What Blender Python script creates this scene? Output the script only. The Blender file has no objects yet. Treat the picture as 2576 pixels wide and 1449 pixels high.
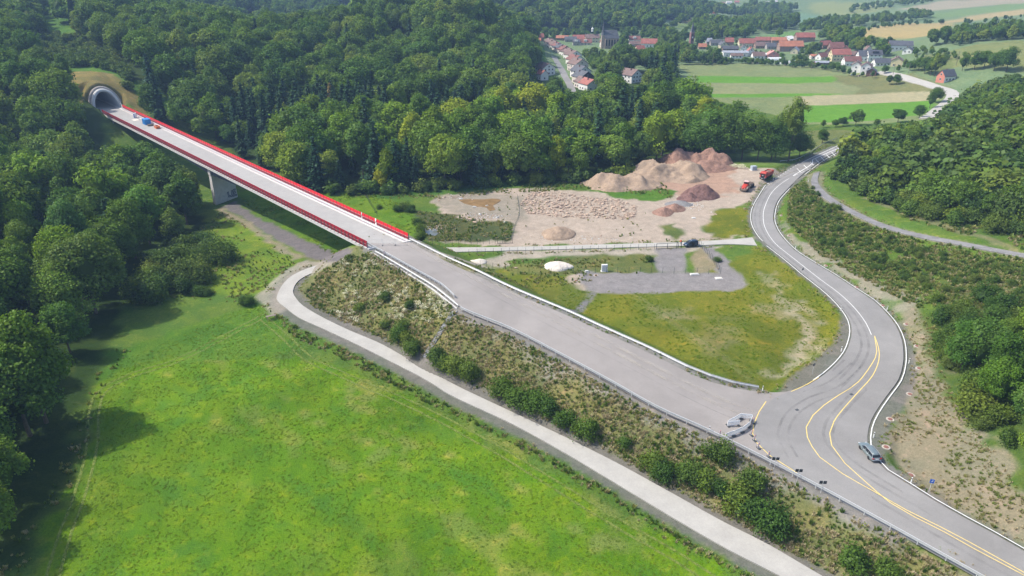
import bpy, bmesh, math, random
import numpy as np
from mathutils import Vector, Matrix
from mathutils.geometry import delaunay_2d_cdt
from mathutils import noise as mnoise
random.seed(7); RS = np.random.RandomState(7)
S = bpy.context.scene
COL = S.collection

# ------------------------------------------------------------------ camera, sky, sun, exposure
FOC, YH, CH = 1760.0, -110.0, 84.0          # survey of the drone: focal length (px of a 2576 px wide picture), horizon row, height
TILT = math.atan((724.5 - YH) / FOC)
cam = bpy.data.cameras.new("camera"); camo = bpy.data.objects.new("camera", cam); COL.objects.link(camo)
camo.location = (0, 0, CH); camo.rotation_euler = (math.radians(90) - TILT, 0, 0)
cam.sensor_width = 36; cam.sensor_fit = 'HORIZONTAL'; cam.lens = FOC / 2576 * 36
cam.clip_start = 1; cam.clip_end = 20000
S.camera = camo
SUN_AZ = math.radians(-82)                   # direction the light comes from, clockwise from +Y (camera forward)
SUN_EL = math.radians(50)
W = bpy.data.worlds.new("World"); S.world = W; W.use_nodes = True
wn = W.node_tree; bg = wn.nodes["Background"]
sk = wn.nodes.new("ShaderNodeTexSky"); sk.sky_type = 'NISHITA'; sk.sun_disc = False
sk.sun_elevation = SUN_EL; sk.sun_rotation = SUN_AZ; sk.air_density = 1.0; sk.dust_density = 2.0; sk.ozone_density = 1.0
wn.links.new(sk.outputs[0], bg.inputs[0]); bg.inputs[1].default_value = 0.145
sl = bpy.data.lights.new("sun", 'SUN'); sl.energy = 3.5; sl.angle = math.radians(1.2); sl.color = (1.0, 0.94, 0.83)
so = bpy.data.objects.new("sun", sl); COL.objects.link(so)
sd = Vector((math.sin(SUN_AZ) * math.cos(SUN_EL), math.cos(SUN_AZ) * math.cos(SUN_EL), math.sin(SUN_EL)))
so.rotation_euler = sd.to_track_quat('Z', 'Y').to_euler(); so.location = (-200, 0, 300)
S.view_settings.view_transform = 'Standard'; S.view_settings.look = 'None'
S.view_settings.exposure = 0.75; S.view_settings.gamma = 1.0
S.view_settings.use_curve_mapping = False
S.render.engine = 'CYCLES'
S.cycles.max_bounces = 5; S.cycles.diffuse_bounces = 3; S.cycles.glossy_bounces = 2
S.cycles.transmission_bounces = 2; S.cycles.volume_bounces = 0; S.cycles.transparent_max_bounces = 6
S.cycles.use_adaptive_sampling = True; S.cycles.adaptive_threshold = 0.02
S.cycles.use_denoising = True
S.cycles.caustics_reflective = False; S.cycles.caustics_refractive = False

# ------------------------------------------------------------------ survey helpers: where a sight line meets a level or the terrain
CT, ST = math.cos(TILT), math.sin(TILT)
def ray(x, y):
    a = (x - 1288) / FOC; b = -(y - 724.5) / FOC
    return (a, CT + b * ST, -ST + b * CT)
def G(x, y, z=0.0):
    d = ray(x, y); t = (z - CH) / d[2]
    return (d[0] * t, d[1] * t, z)
def proj(X, Y, Z):
    dz = Z - CH; zc = Y * CT - dz * ST; yc = Y * ST + dz * CT
    return 1288 + FOC * X / zc, 724.5 - FOC * yc / zc

def catmull(pts, step=2.0):
    """resample a polyline (tuples of any length) smoothly, about every `step` units of the first two coordinates"""
    P = [np.array(p, float) for p in pts]; out = []
    for i in range(len(P) - 1):
        p0 = P[i - 1] if i > 0 else 2 * P[0] - P[1]
        p1, p2 = P[i], P[i + 1]
        p3 = P[i + 2] if i + 2 < len(P) else 2 * P[-1] - P[-2]
        n = max(1, int(np.linalg.norm((p2 - p1)[:2]) / step))
        for k in range(n):
            t = k / n
            out.append(0.5 * (2 * p1 + (p2 - p0) * t + (2 * p0 - 5 * p1 + 4 * p2 - p3) * t * t + (3 * p1 - p0 - 3 * p2 + p3) * t ** 3))
    out.append(P[-1]); return np.array(out)

class TPS:
    def __init__(s, pts, reg=0.5):
        P = np.array(pts, float); s.xy = P[:, :2] / 100; n = len(P)
        K = s.k(s.xy, s.xy) + np.eye(n) * reg * 0.01
        A = np.zeros((n + 3, n + 3)); A[:n, :n] = K; A[:n, n] = 1; A[:n, n + 1:] = s.xy; A[n, :n] = 1; A[n + 1:, :n] = s.xy.T
        b = np.zeros(n + 3); b[:n] = P[:, 2]; s.w = np.linalg.solve(A, b)
    def k(s, a, b):
        d2 = ((a[:, None, :] - b[None, :, :]) ** 2).sum(-1)
        return 0.5 * d2 * np.log(d2 + 1e-9)
    def __call__(s, X, Y):
        X = np.atleast_1d(np.asarray(X, float)); Y = np.atleast_1d(np.asarray(Y, float)); sh = X.shape
        q = np.stack([X.ravel(), Y.ravel()], 1) / 100; out = np.empty(len(q)); n = len(s.xy)
        for i in range(0, len(q), 40000):
            c = q[i:i + 40000]; out[i:i + 40000] = s.k(c, s.xy) @ s.w[:n] + s.w[n] + c @ s.w[n + 1:]
        return out.reshape(sh)

# ------------------------------------------------------------------ levels of the made roads
ROADC = [(925, 617, 9.5), (1026, 606, 9.5), (1144, 750, 8.8), (1288, 740, 8.4), (1300, 830, 8.0), (1426, 797, 7.7), (1550, 966, 7.0), (1635, 893, 6.6),
         (1728, 940, 6.0), (1790, 1090, 5.6), (1915, 990, 5.0), (1932, 1160, 5.0), (2065, 1230, 4.8), (2225, 1318, 4.8), (2445, 1445, 5.0), (2700, 1580, 5.2),
         (2259, 966, 4.7), (2189, 1076, 4.6), (2289, 1218, 4.8), (2432, 1303, 5.0), (2576, 1383, 5.2), (2760, 1490, 5.4), (3150, 1712, 5.8), (3130, 1815, 5.7),
         (2276, 890, 4.8), (2232, 788, 4.6), (2152, 725, 4.3), (2042, 656, 3.8), (1970, 598, 3.3), (1947, 543, 2.9), (1985, 473, 2.9), (2075, 400, 3.1), (2129, 373, 3.2),
         (1999, 417, 2.9), (1932, 463, 2.8), (1890, 540, 2.8), (1908, 593, 3.0), (1975, 653, 3.5), (2065, 726, 4.0), (2135, 806, 4.4), (2124, 886, 4.6), (2032, 966, 4.7),
         (2340, 292, 5.0), (2400, 232, 6.0), (2230, 186, 5.5)]
ZR = TPS([G(*c) for c in ROADC], 1.0)
def on_road(x, y, dz=0.0):
    z = 5.0
    for _ in range(14):
        p = G(x, y, z); z = 0.5 * z + 0.5 * float(ZR(p[0], p[1])[0])
    p = G(x, y, z); return (p[0], p[1], z + dz)

# ------------------------------------------------------------------ natural ground levels
NAT = [G(*c) for c in [
    (0, 1449, 0), (600, 1449, 0), (1300, 1449, 0), (1900, 1449, .3), (700, 1000, 0), (300, 900, 0), (250, 1100, 0), (1200, 1100, .2), (1600, 1300, .3), (0, 1800, 0), (1288, 1900, 0), (2300, 1650, 1.0),
    (720, 740, .6), (900, 870, .4), (640, 640, -.8), (560, 600, -2.2), (545, 518, -5), (600, 480, -5), (620, 545, -4.2), (480, 560, -4), (700, 600, -1.6), (700, 540, -3), (850, 645, .3), (800, 480, -1.5), (950, 520, 0), (1000, 500, 0), (1060, 560, 0),
    (1200, 560, .8), (1300, 510, 1), (1500, 540, 1.5), (1750, 560, 2), (1736, 618, 2), (1200, 626, .8), (1500, 621, 1.2), (1800, 470, 2.3), (1200, 680, 1), (1400, 700, 1.5), (1550, 730, 1.8), (1750, 700, 2),
    (1700, 800, 2.8), (1900, 850, 3.4), (1950, 700, 3), (1800, 930, 4.2), (1990, 414, 2.2), (2100, 340, 2.2), (1900, 230, 1.8), (1750, 175, 2), (2250, 210, 3.5), (2300, 290, 3.5), (1000, 440, 0), (1300, 447, .3), (1500, 440, .8),
    (1600, 260, 1.5), (1300, 300, 1), (400, 600, -3), (250, 760, 0), (60, 1250, 0), (0, 1000, 1), (0, 700, 2), (150, 500, 2),
    (2060, 440, 4.5), (2150, 500, 6.2), (2300, 560, 9), (2450, 620, 11), (2576, 652, 12.5), (2330, 690, 7), (2450, 760, 10.5), (2576, 850, 12), (2350, 860, 5.8), (2450, 950, 7.5), (2576, 1100, 10), (2400, 1150, 5.6),
    (2576, 1300, 6.3), (2720, 1500, 6.5), (2050, 560, 4.5), (2150, 640, 5.5), (2330, 1030, 5)]]
NAT += [(-150, 285, -6), (-175, 315, -3), (-120, 300, -4), (-216, 366, 21), (-226, 377, 25), (-195, 378, 13), (-238, 392, 27), (-225, 410, 24), (-250, 380, 20), (-283, 480, 27), (-330, 560, 38), (-240, 330, 9), (-407, 600, 40), (-300, 400, 24), (-330, 300, 18),
        (-250, 220, 5), (-330, 200, 16), (-230, 120, 4), (-350, 60, 16), (-420, 400, 34), (-200, 0, 4), (-110, 378, 4), (-60, 400, 3), (-160, 400, 6), (-180, 470, 22), (-105, 500, 15), (-60, 540, 25), (-90, 600, 36), (-300, 600, 41), (-178, 560, 24), (-225, 520, 26), (-200, 640, 14), (-150, 640, 22),
        (-18, 590, 28), (2, 620, 13), (12, 560, 3), (20, 650, 5), (10, 500, 1.5), (-40, 450, 6), (-30, 680, 34), (-80, 720, 38), (-225, 740, 4), (-150, 760, 12), (25, 760, 4), (-30, 780, 18), (44, 560, 3), (41, 714, 4), (97, 731, 2), (150, 740, 2), (240, 700, 2), (300, 600, 2.5), (250, 560, 2.5), (200, 480, 2),
        (100, 870, 3), (0, 860, 10), (200, 930, 3), (190, 1000, 9), (100, 990, 24), (50, 1100, 50), (150, 1080, 28), (0, 1000, 40), (-120, 950, 20), (240, 1100, -2), (150, 1300, 70),
        (-200, 1000, 8), (-330, 1000, 25), (-450, 900, 60), (-400, 1500, 75), (-100, 1600, 90), (-900, 900, 90), (-700, 400, 70), (-700, 0, 50),
        (300, 1000, -3), (400, 1000, -1), (350, 1400, -8), (500, 1500, -2), (350, 2000, -10), (600, 2300, 15), (444, 1025, 2), (500, 900, 7), (434, 800, 13), (540, 800, 17), (338, 520, 21), (300, 520, 12), (290, 560, 7), (330, 640, 8), (380, 600, 22), (430, 620, 24), (500, 640, 26), (450, 520, 30), (400, 430, 30),
        (700, 1000, 18), (816, 1200, 20), (900, 1450, 22), (1300, 1300, 40), (1100, 1800, 45), (900, 2400, 40), (800, 700, 50), (700, 400, 65), (315, 526, 8),
        (237, 388, 4.5), (235, 335, 17), (260, 290, 25), (310, 250, 35), (178, 232, 16), (200, 260, 18), (205, 300, 15), (150, 300, 8), (170, 200, 15), (115, 290, 4.5), (190, 340, 7), (270, 400, 8), (330, 420, 14), (200, 180, 22), (250, 120, 32), (170, 110, 20), (130, 60, 9), (200, 0, 15), (400, 150, 55), (0, -300, 5), (500, -200, 40), (-500, -200, 40),
        (2500, 2500, 90), (1500, 3500, 90), (0, 3500, 110), (-2500, 2500, 120), (-2500, 0, 100), (2500, 0, 100), (600, 3000, 60), (-1200, 1800, 110)]
NATZ = TPS(NAT, 0.6)

def axis(fine0, fine1, st, lo, hi, g=1.09):
    a = list(np.arange(fine0, fine1 + st, st)); s = st
    while a[-1] < hi: s = min(s * g, 90); a.append(a[-1] + s)
    s = st
    while a[0] > lo: s = min(s * g, 90); a.insert(0, a[0] - s)
    return np.array(a)
GX = axis(-238, 150, 0.85, -3600, 3600, 1.035); GY = axis(70, 396, 0.85, -600, 4600, 1.03)
XX, YY = np.meshgrid(GX, GY)
ZN = NATZ(XX, YY)
far = np.clip((np.hypot(XX, YY) - 250) / 600, 0, 1)
ZN += far * 1.2 * np.sin(XX / 47 + 1.3 * np.sin(YY / 61)) * np.cos(YY / 39)

def vnoise(X, Y, s, seed=0):
    """cheap value noise in numpy, -1..1"""
    r = np.random.RandomState(seed + 11).rand(256, 256) * 2 - 1
    u = X / s + 40.3 * seed; v = Y / s - 17.1 * seed
    i = np.floor(u).astype(int); j = np.floor(v).astype(int); fu = u - i; fv = v - j
    fu = fu * fu * (3 - 2 * fu); fv = fv * fv * (3 - 2 * fv)
    a = r[j & 255, i & 255]; b = r[j & 255, (i + 1) & 255]; c = r[(j + 1) & 255, i & 255]; d = r[(j + 1) & 255, (i + 1) & 255]
    return (a * (1 - fu) + b * fu) * (1 - fv) + (c * (1 - fu) + d * fu) * fv

def earth(Z, line, slope_f=1.6, slope_c=1.5, pad=0.3, sink=0.16, maxd=40):
    """cut and fill the ground round a made strip: line = array of X, Y, z, half width"""
    x0, x1 = line[:, 0].min() - maxd, line[:, 0].max() + maxd; y0, y1 = line[:, 1].min() - maxd, line[:, 1].max() + maxd
    ii = np.where((GX > x0) & (GX < x1))[0]; jj = np.where((GY > y0) & (GY < y1))[0]
    if not len(ii) or not len(jj): return
    sx = slice(ii[0], ii[-1] + 1); sy = slice(jj[0], jj[-1] + 1)
    X = XX[sy, sx].ravel(); Y = YY[sy, sx].ravel(); z0 = Z[sy, sx].ravel()
    best = np.full(len(X), 1e9); zz = np.zeros(len(X))
    for k in range(len(line) - 1):
        a = line[k]; b = line[k + 1]; ab = b[:2] - a[:2]; L = (ab ** 2).sum() + 1e-9
        t = np.clip(((X - a[0]) * ab[0] + (Y - a[1]) * ab[1]) / L, 0, 1)
        d = np.hypot(X - a[0] - t * ab[0], Y - a[1] - t * ab[1]) - (a[3] + t * (b[3] - a[3]))
        m = d < best; best = np.where(m, d, best); zz = np.where(m, a[2] + t * (b[2] - a[2]), zz)
    dd = np.maximum(0, best - pad); top = zz - sink * (best < 0.05) - 0.05
    f = top - dd / slope_f; c = top + dd / slope_c
    r = np.where(z0 < top, np.maximum(z0, f), np.minimum(z0, c)); r = np.where(best < pad, top, r)
    Z[sy, sx] = r.reshape(Z[sy, sx].shape)

def pair(A, B, n=60, zf=None, z=None):
    """two edge lines in survey coordinates -> centre line with level and half width"""
    a = catmull(A, 4); b = catmull(B, 4)
    def rs(p):
        w = np.array([on_road(q[0], q[1]) if zf is None else G(q[0], q[1], zf(q)) for q in p])
        s = np.r_[0, np.cumsum(np.linalg.norm(np.diff(w[:, :2], axis=0), axis=1))]; t = np.linspace(0, s[-1], n)
        return np.stack([np.interp(t, s, w[:, i]) for i in range(3)], 1)
    a = rs(a); b = rs(b); c = (a + b) / 2; h = np.hypot(*(a - b)[:, :2].T) / 2
    return np.c_[c, h], a, b

ROAD_OUT = [(2129, 370), (2075, 398), (2022, 437), (1985, 473), (1957, 506), (1947, 543), (1952, 570), (1970, 598), (2002, 630), (2042, 656), (2099, 690), (2152, 725), (2199, 756), (2232, 788), (2257, 820), (2272, 856),
            (2276, 890), (2274, 920), (2263, 956), (2232, 999), (2205, 1039), (2189, 1076), (2187, 1123), (2209, 1159), (2232, 1183), (2289, 1218), (2349, 1256), (2432, 1303), (2499, 1339), (2576, 1383), (2760, 1490), (3150, 1712)]
ROAD_IN = [(2118, 360), (2060, 386), (1999, 417), (1932, 463), (1915, 486), (1898, 513), (1890, 540), (1893, 566), (1908, 593), (1932, 619), (1975, 653), (2019, 690), (2065, 726), (2095, 753), (2119, 780), (2135, 806), (2140, 833),
           (2135, 860), (2124, 886), (2102, 913), (2072, 940), (2032, 966)]
APP_R = [(1026, 606), (1120, 656), (1200, 693), (1288, 735), (1426, 793), (1520, 836), (1635, 889), (1728, 935), (1790, 961), (1850, 977), (1910, 986), (1975, 986), (2010, 977), (2032, 966)]
APP_L = [(926, 611), (971, 640), (1007, 660), (1061, 690), (1117, 723), (1141, 746), (1161, 779), (1288, 832), (1418, 899), (1545, 968), (1655, 1030), (1781, 1087), (1921, 1157), (2065, 1232), (2225, 1320), (2409, 1423), (2445, 1443), (2740, 1606), (3130, 1815)]
TR_L = [(849, 656), (804, 665), (761, 680), (731, 696), (711, 716), (699, 738), (697, 755), (721, 776), (754, 800), (811, 826), (897, 866), (977, 906), (1044, 940), (1090, 966), (1144, 999), (1288, 1066), (1421, 1139), (1555, 1219), (1688, 1299), (1821, 1376), (1932, 1433), (2060, 1500), (2250, 1600), (2620, 1790)]
TR_R = [(844, 660), (811, 676), (771, 693), (747, 710), (737, 733), (747, 753), (764, 770), (811, 798), (877, 830), (961, 866), (1044, 913), (1141, 966), (1211, 1000), (1288, 1036), (1421, 1099), (1555, 1166), (1688, 1239), (1821, 1313), (1932, 1369), (2069, 1449), (2200, 1520), (2360, 1600), (2740, 1790)]
ACC_L = [(1088, 623), (1288, 621), (1480, 616), (1648, 611), (1715, 609), (1830, 603), (1900, 596), (1922, 592)]
ACC_R = [(1098, 635), (1288, 630), (1480, 625), (1648, 620), (1755, 617), (1840, 614), (1930, 619), (1952, 624)]
GRV_L = [(2046, 438), (2040, 462), (2060, 490), (2095, 515), (2160, 548), (2225, 576), (2320, 600), (2440, 622), (2576, 648), (2700, 668), (3050, 722)]
GRV_R = [(2062, 430), (2058, 455), (2078, 482), (2110, 506), (2170, 538), (2235, 565), (2325, 589), (2445, 612), (2576, 637), (2700, 656), (3050, 708)]
def lin(keys):
    xs = [k[0] for k in keys]; ys = [k[1] for k in keys]
    return lambda q, xs=xs, ys=ys: float(np.interp(q[0], xs, ys))
zt_track = lin([(690, .9), (1100, .8), (2300, .9)])
zt_acc = lin([(1090, 1.1), (1500, 1.4), (1750, 2.1), (1860, 2.7), (1910, 2.95), (1950, 2.8)])
zt_grv = lin([(2040, 3.9), (2060, 4.6), (2160, 6.4), (2300, 9.0), (2450, 11.0), (2576, 12.5), (2700, 13.5), (3050, 16.5)])
ZG = ZN.copy()
main_c, main_a, main_b = pair(ROAD_IN + [(1999, 1000), (1975, 1060), (2000, 1120), (2110, 1220), (2300, 1320), (2520, 1450), (2700, 1560), (3100, 1775)], ROAD_OUT, 150)
app_c, _, _ = pair(APP_L[:15], [(p[0], p[1]) for p in APP_R[:10]] + [(1960, 1010), (2060, 1060), (2130, 1130), (2225, 1190)], 110)
track_c, track_a, track_b = pair(TR_L, TR_R, 120, zt_track)
acc_c, acc_a, acc_b = pair(ACC_L, ACC_R, 60, zt_acc)
grv_c, grv_a, grv_b = pair(GRV_L, GRV_R, 60, zt_grv)
for ln, sf in ((grv_c, 1.6), (acc_c, 3.0), (track_c, 3.0), (main_c, 1.9)): earth(ZG, ln + np.array([0, 0, 0, 1.3]), sf, 1.6)
tmp = app_c.copy(); tmp[:, 3] += 1.6
earth(ZG, tmp, 1.75, 2.0)

# portal platform and cutting
PF = lambda x, y, z: np.array(G(x, y, z))
Z_NEAR, Z_FAR = 9.5, 12.0
dL0, dR0 = PF(923, 625, Z_NEAR), PF(1029.5, 604, Z_NEAR)
dL1, dR1 = PF(254.7, 285, Z_FAR), PF(300, 268.5, Z_FAR)
ax = (dL1 + dR1) / 2 - (dL0 + dR0) / 2; BL = np.hypot(ax[0], ax[1]); bd = ax[:2] / BL; bn = np.array([bd[1], -bd[0]])   # bd along the bridge away from us, bn to its right
mid0 = (dL0 + dR0) / 2; mid1 = (dL1 + dR1) / 2
portal = np.array([[*(mid1[:2] - bd * 5), Z_FAR, 6.0], [*(mid1[:2] + bd * 5.5), Z_FAR, 6.0]])
earth(ZG, portal, 0.6, 0.6, 0.2, 0.3, 30)

_u = (XX - mid1[0]) * bd[0] + (YY - mid1[1]) * bd[1] - 6; _v = (XX - mid1[0]) * bn[0] + (YY - mid1[1]) * bn[1]
_hm = Z_FAR + np.minimum(12.2 + .04 * np.clip(_u, 0, 30) - .075 * _v ** 2, (_u - .4) / .42 + .6)
_mk = (_u > -.5) & (_u < 34) & (np.abs(_v) < 15); ZG[_mk] = np.maximum(ZG[_mk], _hm[_mk])
_mk = (_u > -24) & (_u < -.4) & (np.abs(_v) < 6.6); ZG[_mk] = np.minimum(ZG[_mk], Z_FAR - .9)
def micro(Z):
    Z += 0.10 * vnoise(XX, YY, 2.3, 1) * (far < .5) + 0.05 * vnoise(XX, YY, 1.1, 2) * (far < .5) + 0.25 * vnoise(XX, YY, 9, 3)
# keep made surfaces smooth: noise only where no road lies near
RD = np.full(XX.shape, 1e3)
def near_mask(line, maxd=8):
    x0, x1 = line[:, 0].min() - maxd - 8, line[:, 0].max() + maxd + 8; y0, y1 = line[:, 1].min() - maxd - 8, line[:, 1].max() + maxd + 8
    ii = np.where((GX > x0) & (GX < x1))[0]; jj = np.where((GY > y0) & (GY < y1))[0]
    sx = slice(ii[0], ii[-1] + 1); sy = slice(jj[0], jj[-1] + 1); X = XX[sy, sx]; Y = YY[sy, sx]; best = RD[sy, sx].copy()
    for k in range(len(line) - 1):
        a = line[k]; b = line[k + 1]; ab = b[:2] - a[:2]; L = (ab ** 2).sum() + 1e-9
        t = np.clip(((X - a[0]) * ab[0] + (Y - a[1]) * ab[1]) / L, 0, 1)
        best = np.minimum(best, np.hypot(X - a[0] - t * ab[0], Y - a[1] - t * ab[1]) - (a[3] + t * (b[3] - a[3])))
    RD[sy, sx] = best
for ln in (main_c, app_c, track_c, acc_c, grv_c): near_mask(ln)
amp = np.clip((RD - 0.6) / 2.5, 0, 1)
ZG += amp * (0.09 * vnoise(XX, YY, 2.3, 1) + 0.07 * vnoise(XX, YY, 5, 2) + 0.2 * vnoise(XX, YY, 13, 3))

def inpoly_v(X, Y, P):
    c = np.zeros(X.shape, bool)
    for k in range(len(P)):
        p, q = P[k], P[(k + 1) % len(P)]
        c ^= ((p[1] > Y) != (q[1] > Y)) & (X < (q[0] - p[0]) * (Y - p[1]) / (q[1] - p[1] + 1e-12) + p[0])
    return c
_rp = [on_road(*q)[:2] for q in [(1120, 720)] + APP_L[5:] + ROAD_OUT[::-1][:-1] + ROAD_IN + [(1975, 986), (1910, 986)] + APP_R[9::-1][:9]]
_m = inpoly_v(XX, YY, _rp); ZG[_m] = np.minimum(ZG[_m], ZR(XX[_m], YY[_m]) - .14)

def terr(X, Y):
    X = np.asarray(X, float); Y = np.asarray(Y, float)
    i = np.clip(np.searchsorted(GX, X) - 1, 0, len(GX) - 2); j = np.clip(np.searchsorted(GY, Y) - 1, 0, len(GY) - 2)
    u = np.clip((X - GX[i]) / (GX[i + 1] - GX[i]), 0, 1); v = np.clip((Y - GY[j]) / (GY[j + 1] - GY[j]), 0, 1)
    return (ZG[j, i] * (1 - u) + ZG[j, i + 1] * u) * (1 - v) + (ZG[j + 1, i] * (1 - u) + ZG[j + 1, i + 1] * u) * v
def at(x, y, dz=0.0):
    """the point of the ground on the sight line through survey position x, y"""
    d = ray(x, y); tt = np.concatenate([np.arange(60, 500, 1.0), np.arange(500, 4500, 5.0)]) / d[1]
    zz = CH + d[2] * tt; h = terr(d[0] * tt, d[1] * tt); k = np.where(zz < h)[0]
    if not len(k): t = tt[-1]
    elif k[0] == 0: t = tt[0]
    else:
        k = k[0]; a, b = tt[k - 1], tt[k]
        for _ in range(18):
            m = (a + b) / 2
            if CH + d[2] * m < float(terr(d[0] * m, d[1] * m)): b = m
            else: a = m
        t = b
    X, Y = d[0] * t, d[1] * t
    return (X, Y, float(terr(X, Y)) + dz)

# ------------------------------------------------------------------ materials
def nodes(name):
    m = bpy.data.materials.new(name); m.use_nodes = True; nt = m.node_tree
    return m, nt, nt.nodes["Principled BSDF"]
def N(nt, kind, **kw):
    n = nt.nodes.new(kind)
    for k, v in kw.items():
        if k[0] == '_': setattr(n, k[1:], v)
        else: n.inputs[k].default_value = v
    return n
def tex(nt, scale, detail=3, rough=.6, src=None, dist=0.0):
    n = N(nt, "ShaderNodeTexNoise", Scale=scale, Detail=detail, Roughness=rough, Distortion=dist)
    if src is not None: nt.links.new(src, n.inputs["Vector"])
    return n
def ramp(nt, src, stops):
    r = nt.nodes.new("ShaderNodeValToRGB"); e = r.color_ramp.elements
    while len(e) < len(stops): e.new(0.5)
    for k, (p, c) in enumerate(stops): e[k].position = p; e[k].color = (*c, 1) if len(c) == 3 else c
    nt.links.new(src, r.inputs[0]); return r
def mix(nt, a, b, f, mode='MIX'):
    n = nt.nodes.new("ShaderNodeMix"); n.data_type = 'RGBA'; n.blend_type = mode; n.clamp_factor = True
    for s, v in ((0, f), (6, a), (7, b)):
        if hasattr(v, 'links') or hasattr(v, 'is_linked'): nt.links.new(v, n.inputs[s])
        elif s == 0: n.inputs[0].default_value = v
        else: n.inputs[s].default_value = (*v, 1)
    return n.outputs[2]
def bump(nt, h, strength, dist, b):
    n = N(nt, "ShaderNodeBump", Strength=strength, Distance=dist); nt.links.new(h, n.inputs["Height"]); nt.links.new(n.outputs[0], b.inputs["Normal"])
def g3(v): return (v, v, v)
def wornmat(name, c, rough=.8, var=.18, scale=.6, metal=0.0, bmp=0.0, fine=12.0, obj=False):
    m, nt, b = nodes(name)
    tc = nt.nodes.new("ShaderNodeTexCoord" if obj else "ShaderNodeNewGeometry"); src = tc.outputs["Object" if obj else "Position"]
    n1 = tex(nt, scale, 4, .65, src); n2 = tex(nt, fine, 2, .6, src)
    v = ramp(nt, n1.outputs[0], [(.3, g3(1 - var)), (.7, g3(1 + var))]); w = ramp(nt, n2.outputs[0], [(.3, g3(1 - var * .6)), (.7, g3(1 + var * .6))])
    o = mix(nt, c, v.outputs[0], 1.0, 'MULTIPLY'); o = mix(nt, o, w.outputs[0], 1.0, 'MULTIPLY')
    nt.links.new(o, b.inputs["Base Color"]); b.inputs["Roughness"].default_value = rough; b.inputs["Metallic"].default_value = metal
    b.inputs["Specular IOR Level"].default_value = .3
    if bmp: bump(nt, n2.outputs[0], .6, bmp, b)
    return m
def asphalt(name, c, streak=.12):
    m, nt, b = nodes(name); gp = nt.nodes.new("ShaderNodeNewGeometry").outputs["Position"]
    n0 = tex(nt, .035, 4, .6, gp, 1.0); n1 = tex(nt, .3, 4, .7, gp); n2 = tex(nt, 5, 3, .8, gp)
    o = mix(nt, c, ramp(nt, n0.outputs[0], [(.3, g3(1 - streak)), (.72, g3(1 + streak))]).outputs[0], 1, 'MULTIPLY')
    o = mix(nt, o, ramp(nt, n1.outputs[0], [(.3, g3(.93)), (.66, g3(1.04)), (.8, g3(1.16))]).outputs[0], 1, 'MULTIPLY')
    o = mix(nt, o, ramp(nt, n2.outputs[0], [(.2, g3(.86)), (.8, g3(1.14))]).outputs[0], 1, 'MULTIPLY')
    nt.links.new(o, b.inputs["Base Color"]); b.inputs["Roughness"].default_value = .85; b.inputs["Specular IOR Level"].default_value = .25
    bump(nt, n2.outputs[0], .3, .02, b); return m
M = {}
M['app'] = asphalt("pinkish_asphalt", (.262, .24, .225), .12)
M['road'] = asphalt("grey_asphalt", (.232, .224, .216), .14)
M['conc'] = wornmat("pale_concrete_paving", (.365, .35, .32), .85, .09, .25, fine=3)
M['deck'] = asphalt("deck_asphalt", (.33, .32, .305), .06)
M['cap'] = wornmat("pale_concrete", (.56, .55, .53), .7, .06, .5)
M['wall'] = wornmat("grey_concrete", (.52, .51, .49), .8, .12, .5)
M['wall2'] = wornmat("weathered_concrete", (.27, .27, .27), .85, .22, .4)
M['girder'] = wornmat("blue_grey_steel", (.085, .10, .125), .5, .1, .3)
M['red'] = wornmat("red_panel", (.72, .012, .022), .45, .06, .7)
M['redpost'] = wornmat("dark_red_steel", (.22, .012, .022), .5, .1, 1)
M['steel'] = wornmat("galvanised_steel", (.52, .53, .54), .45, .08, 2, .15)
M['whitepaint'] = wornmat("white_marking", (.74, .74, .72), .6, .10, 1.2, fine=8)
M['yellowpaint'] = wornmat("yellow_marking", (.74, .56, .17), .6, .12, 1.2, fine=8)
M['white'] = wornmat("white_plastic", (.78, .78, .78), .45, .04, 1)
M['black'] = wornmat("black_rubber", (.02, .02, .022), .7, .1, 3)
M['darksteel'] = wornmat("dark_steel", (.06, .065, .07), .5, .1, 3)
M['fence'] = wornmat("green_fence_steel", (.05, .075, .07), .6, .1, 3)
M['shoulder'] = wornmat("dark_gravel_verge", (.135, .125, .12), .95, .25, .5, bmp=.03, fine=4)
M['gravel'] = wornmat("grey_gravel", (.20, .195, .195), .95, .28, .25, bmp=.03, fine=3)
M['tan'] = wornmat("tan_soil", (.29, .215, .155), .95, .22, .35, bmp=.12, fine=1.6)
M['redsoil'] = wornmat("red_brown_soil", (.235, .14, .105), .95, .28, .4, bmp=.15, fine=1.6)
M['darksoil'] = wornmat("dark_red_soil", (.15, .085, .075), .95, .35, .5, bmp=.18, fine=1.6)
M['palesand'] = wornmat("pale_sand", (.60, .54, .47), .95, .08, .5, bmp=.04, fine=3)
M['stone'] = wornmat("sandstone_block", (.40, .30, .23), .9, .35, 1.2, fine=3)
M['glass'] = wornmat("dark_glass", (.02, .024, .03), .08, .1, 1)
M['wood'] = wornmat("grey_wood", (.20, .17, .14), .85, .2, 2)
M['bark'] = wornmat("bark", (.10, .08, .06), .9, .3, 1.5)
M['manhole'] = wornmat("rusty_cast_iron", (.22, .10, .08), .8, .2, 3)

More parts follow.
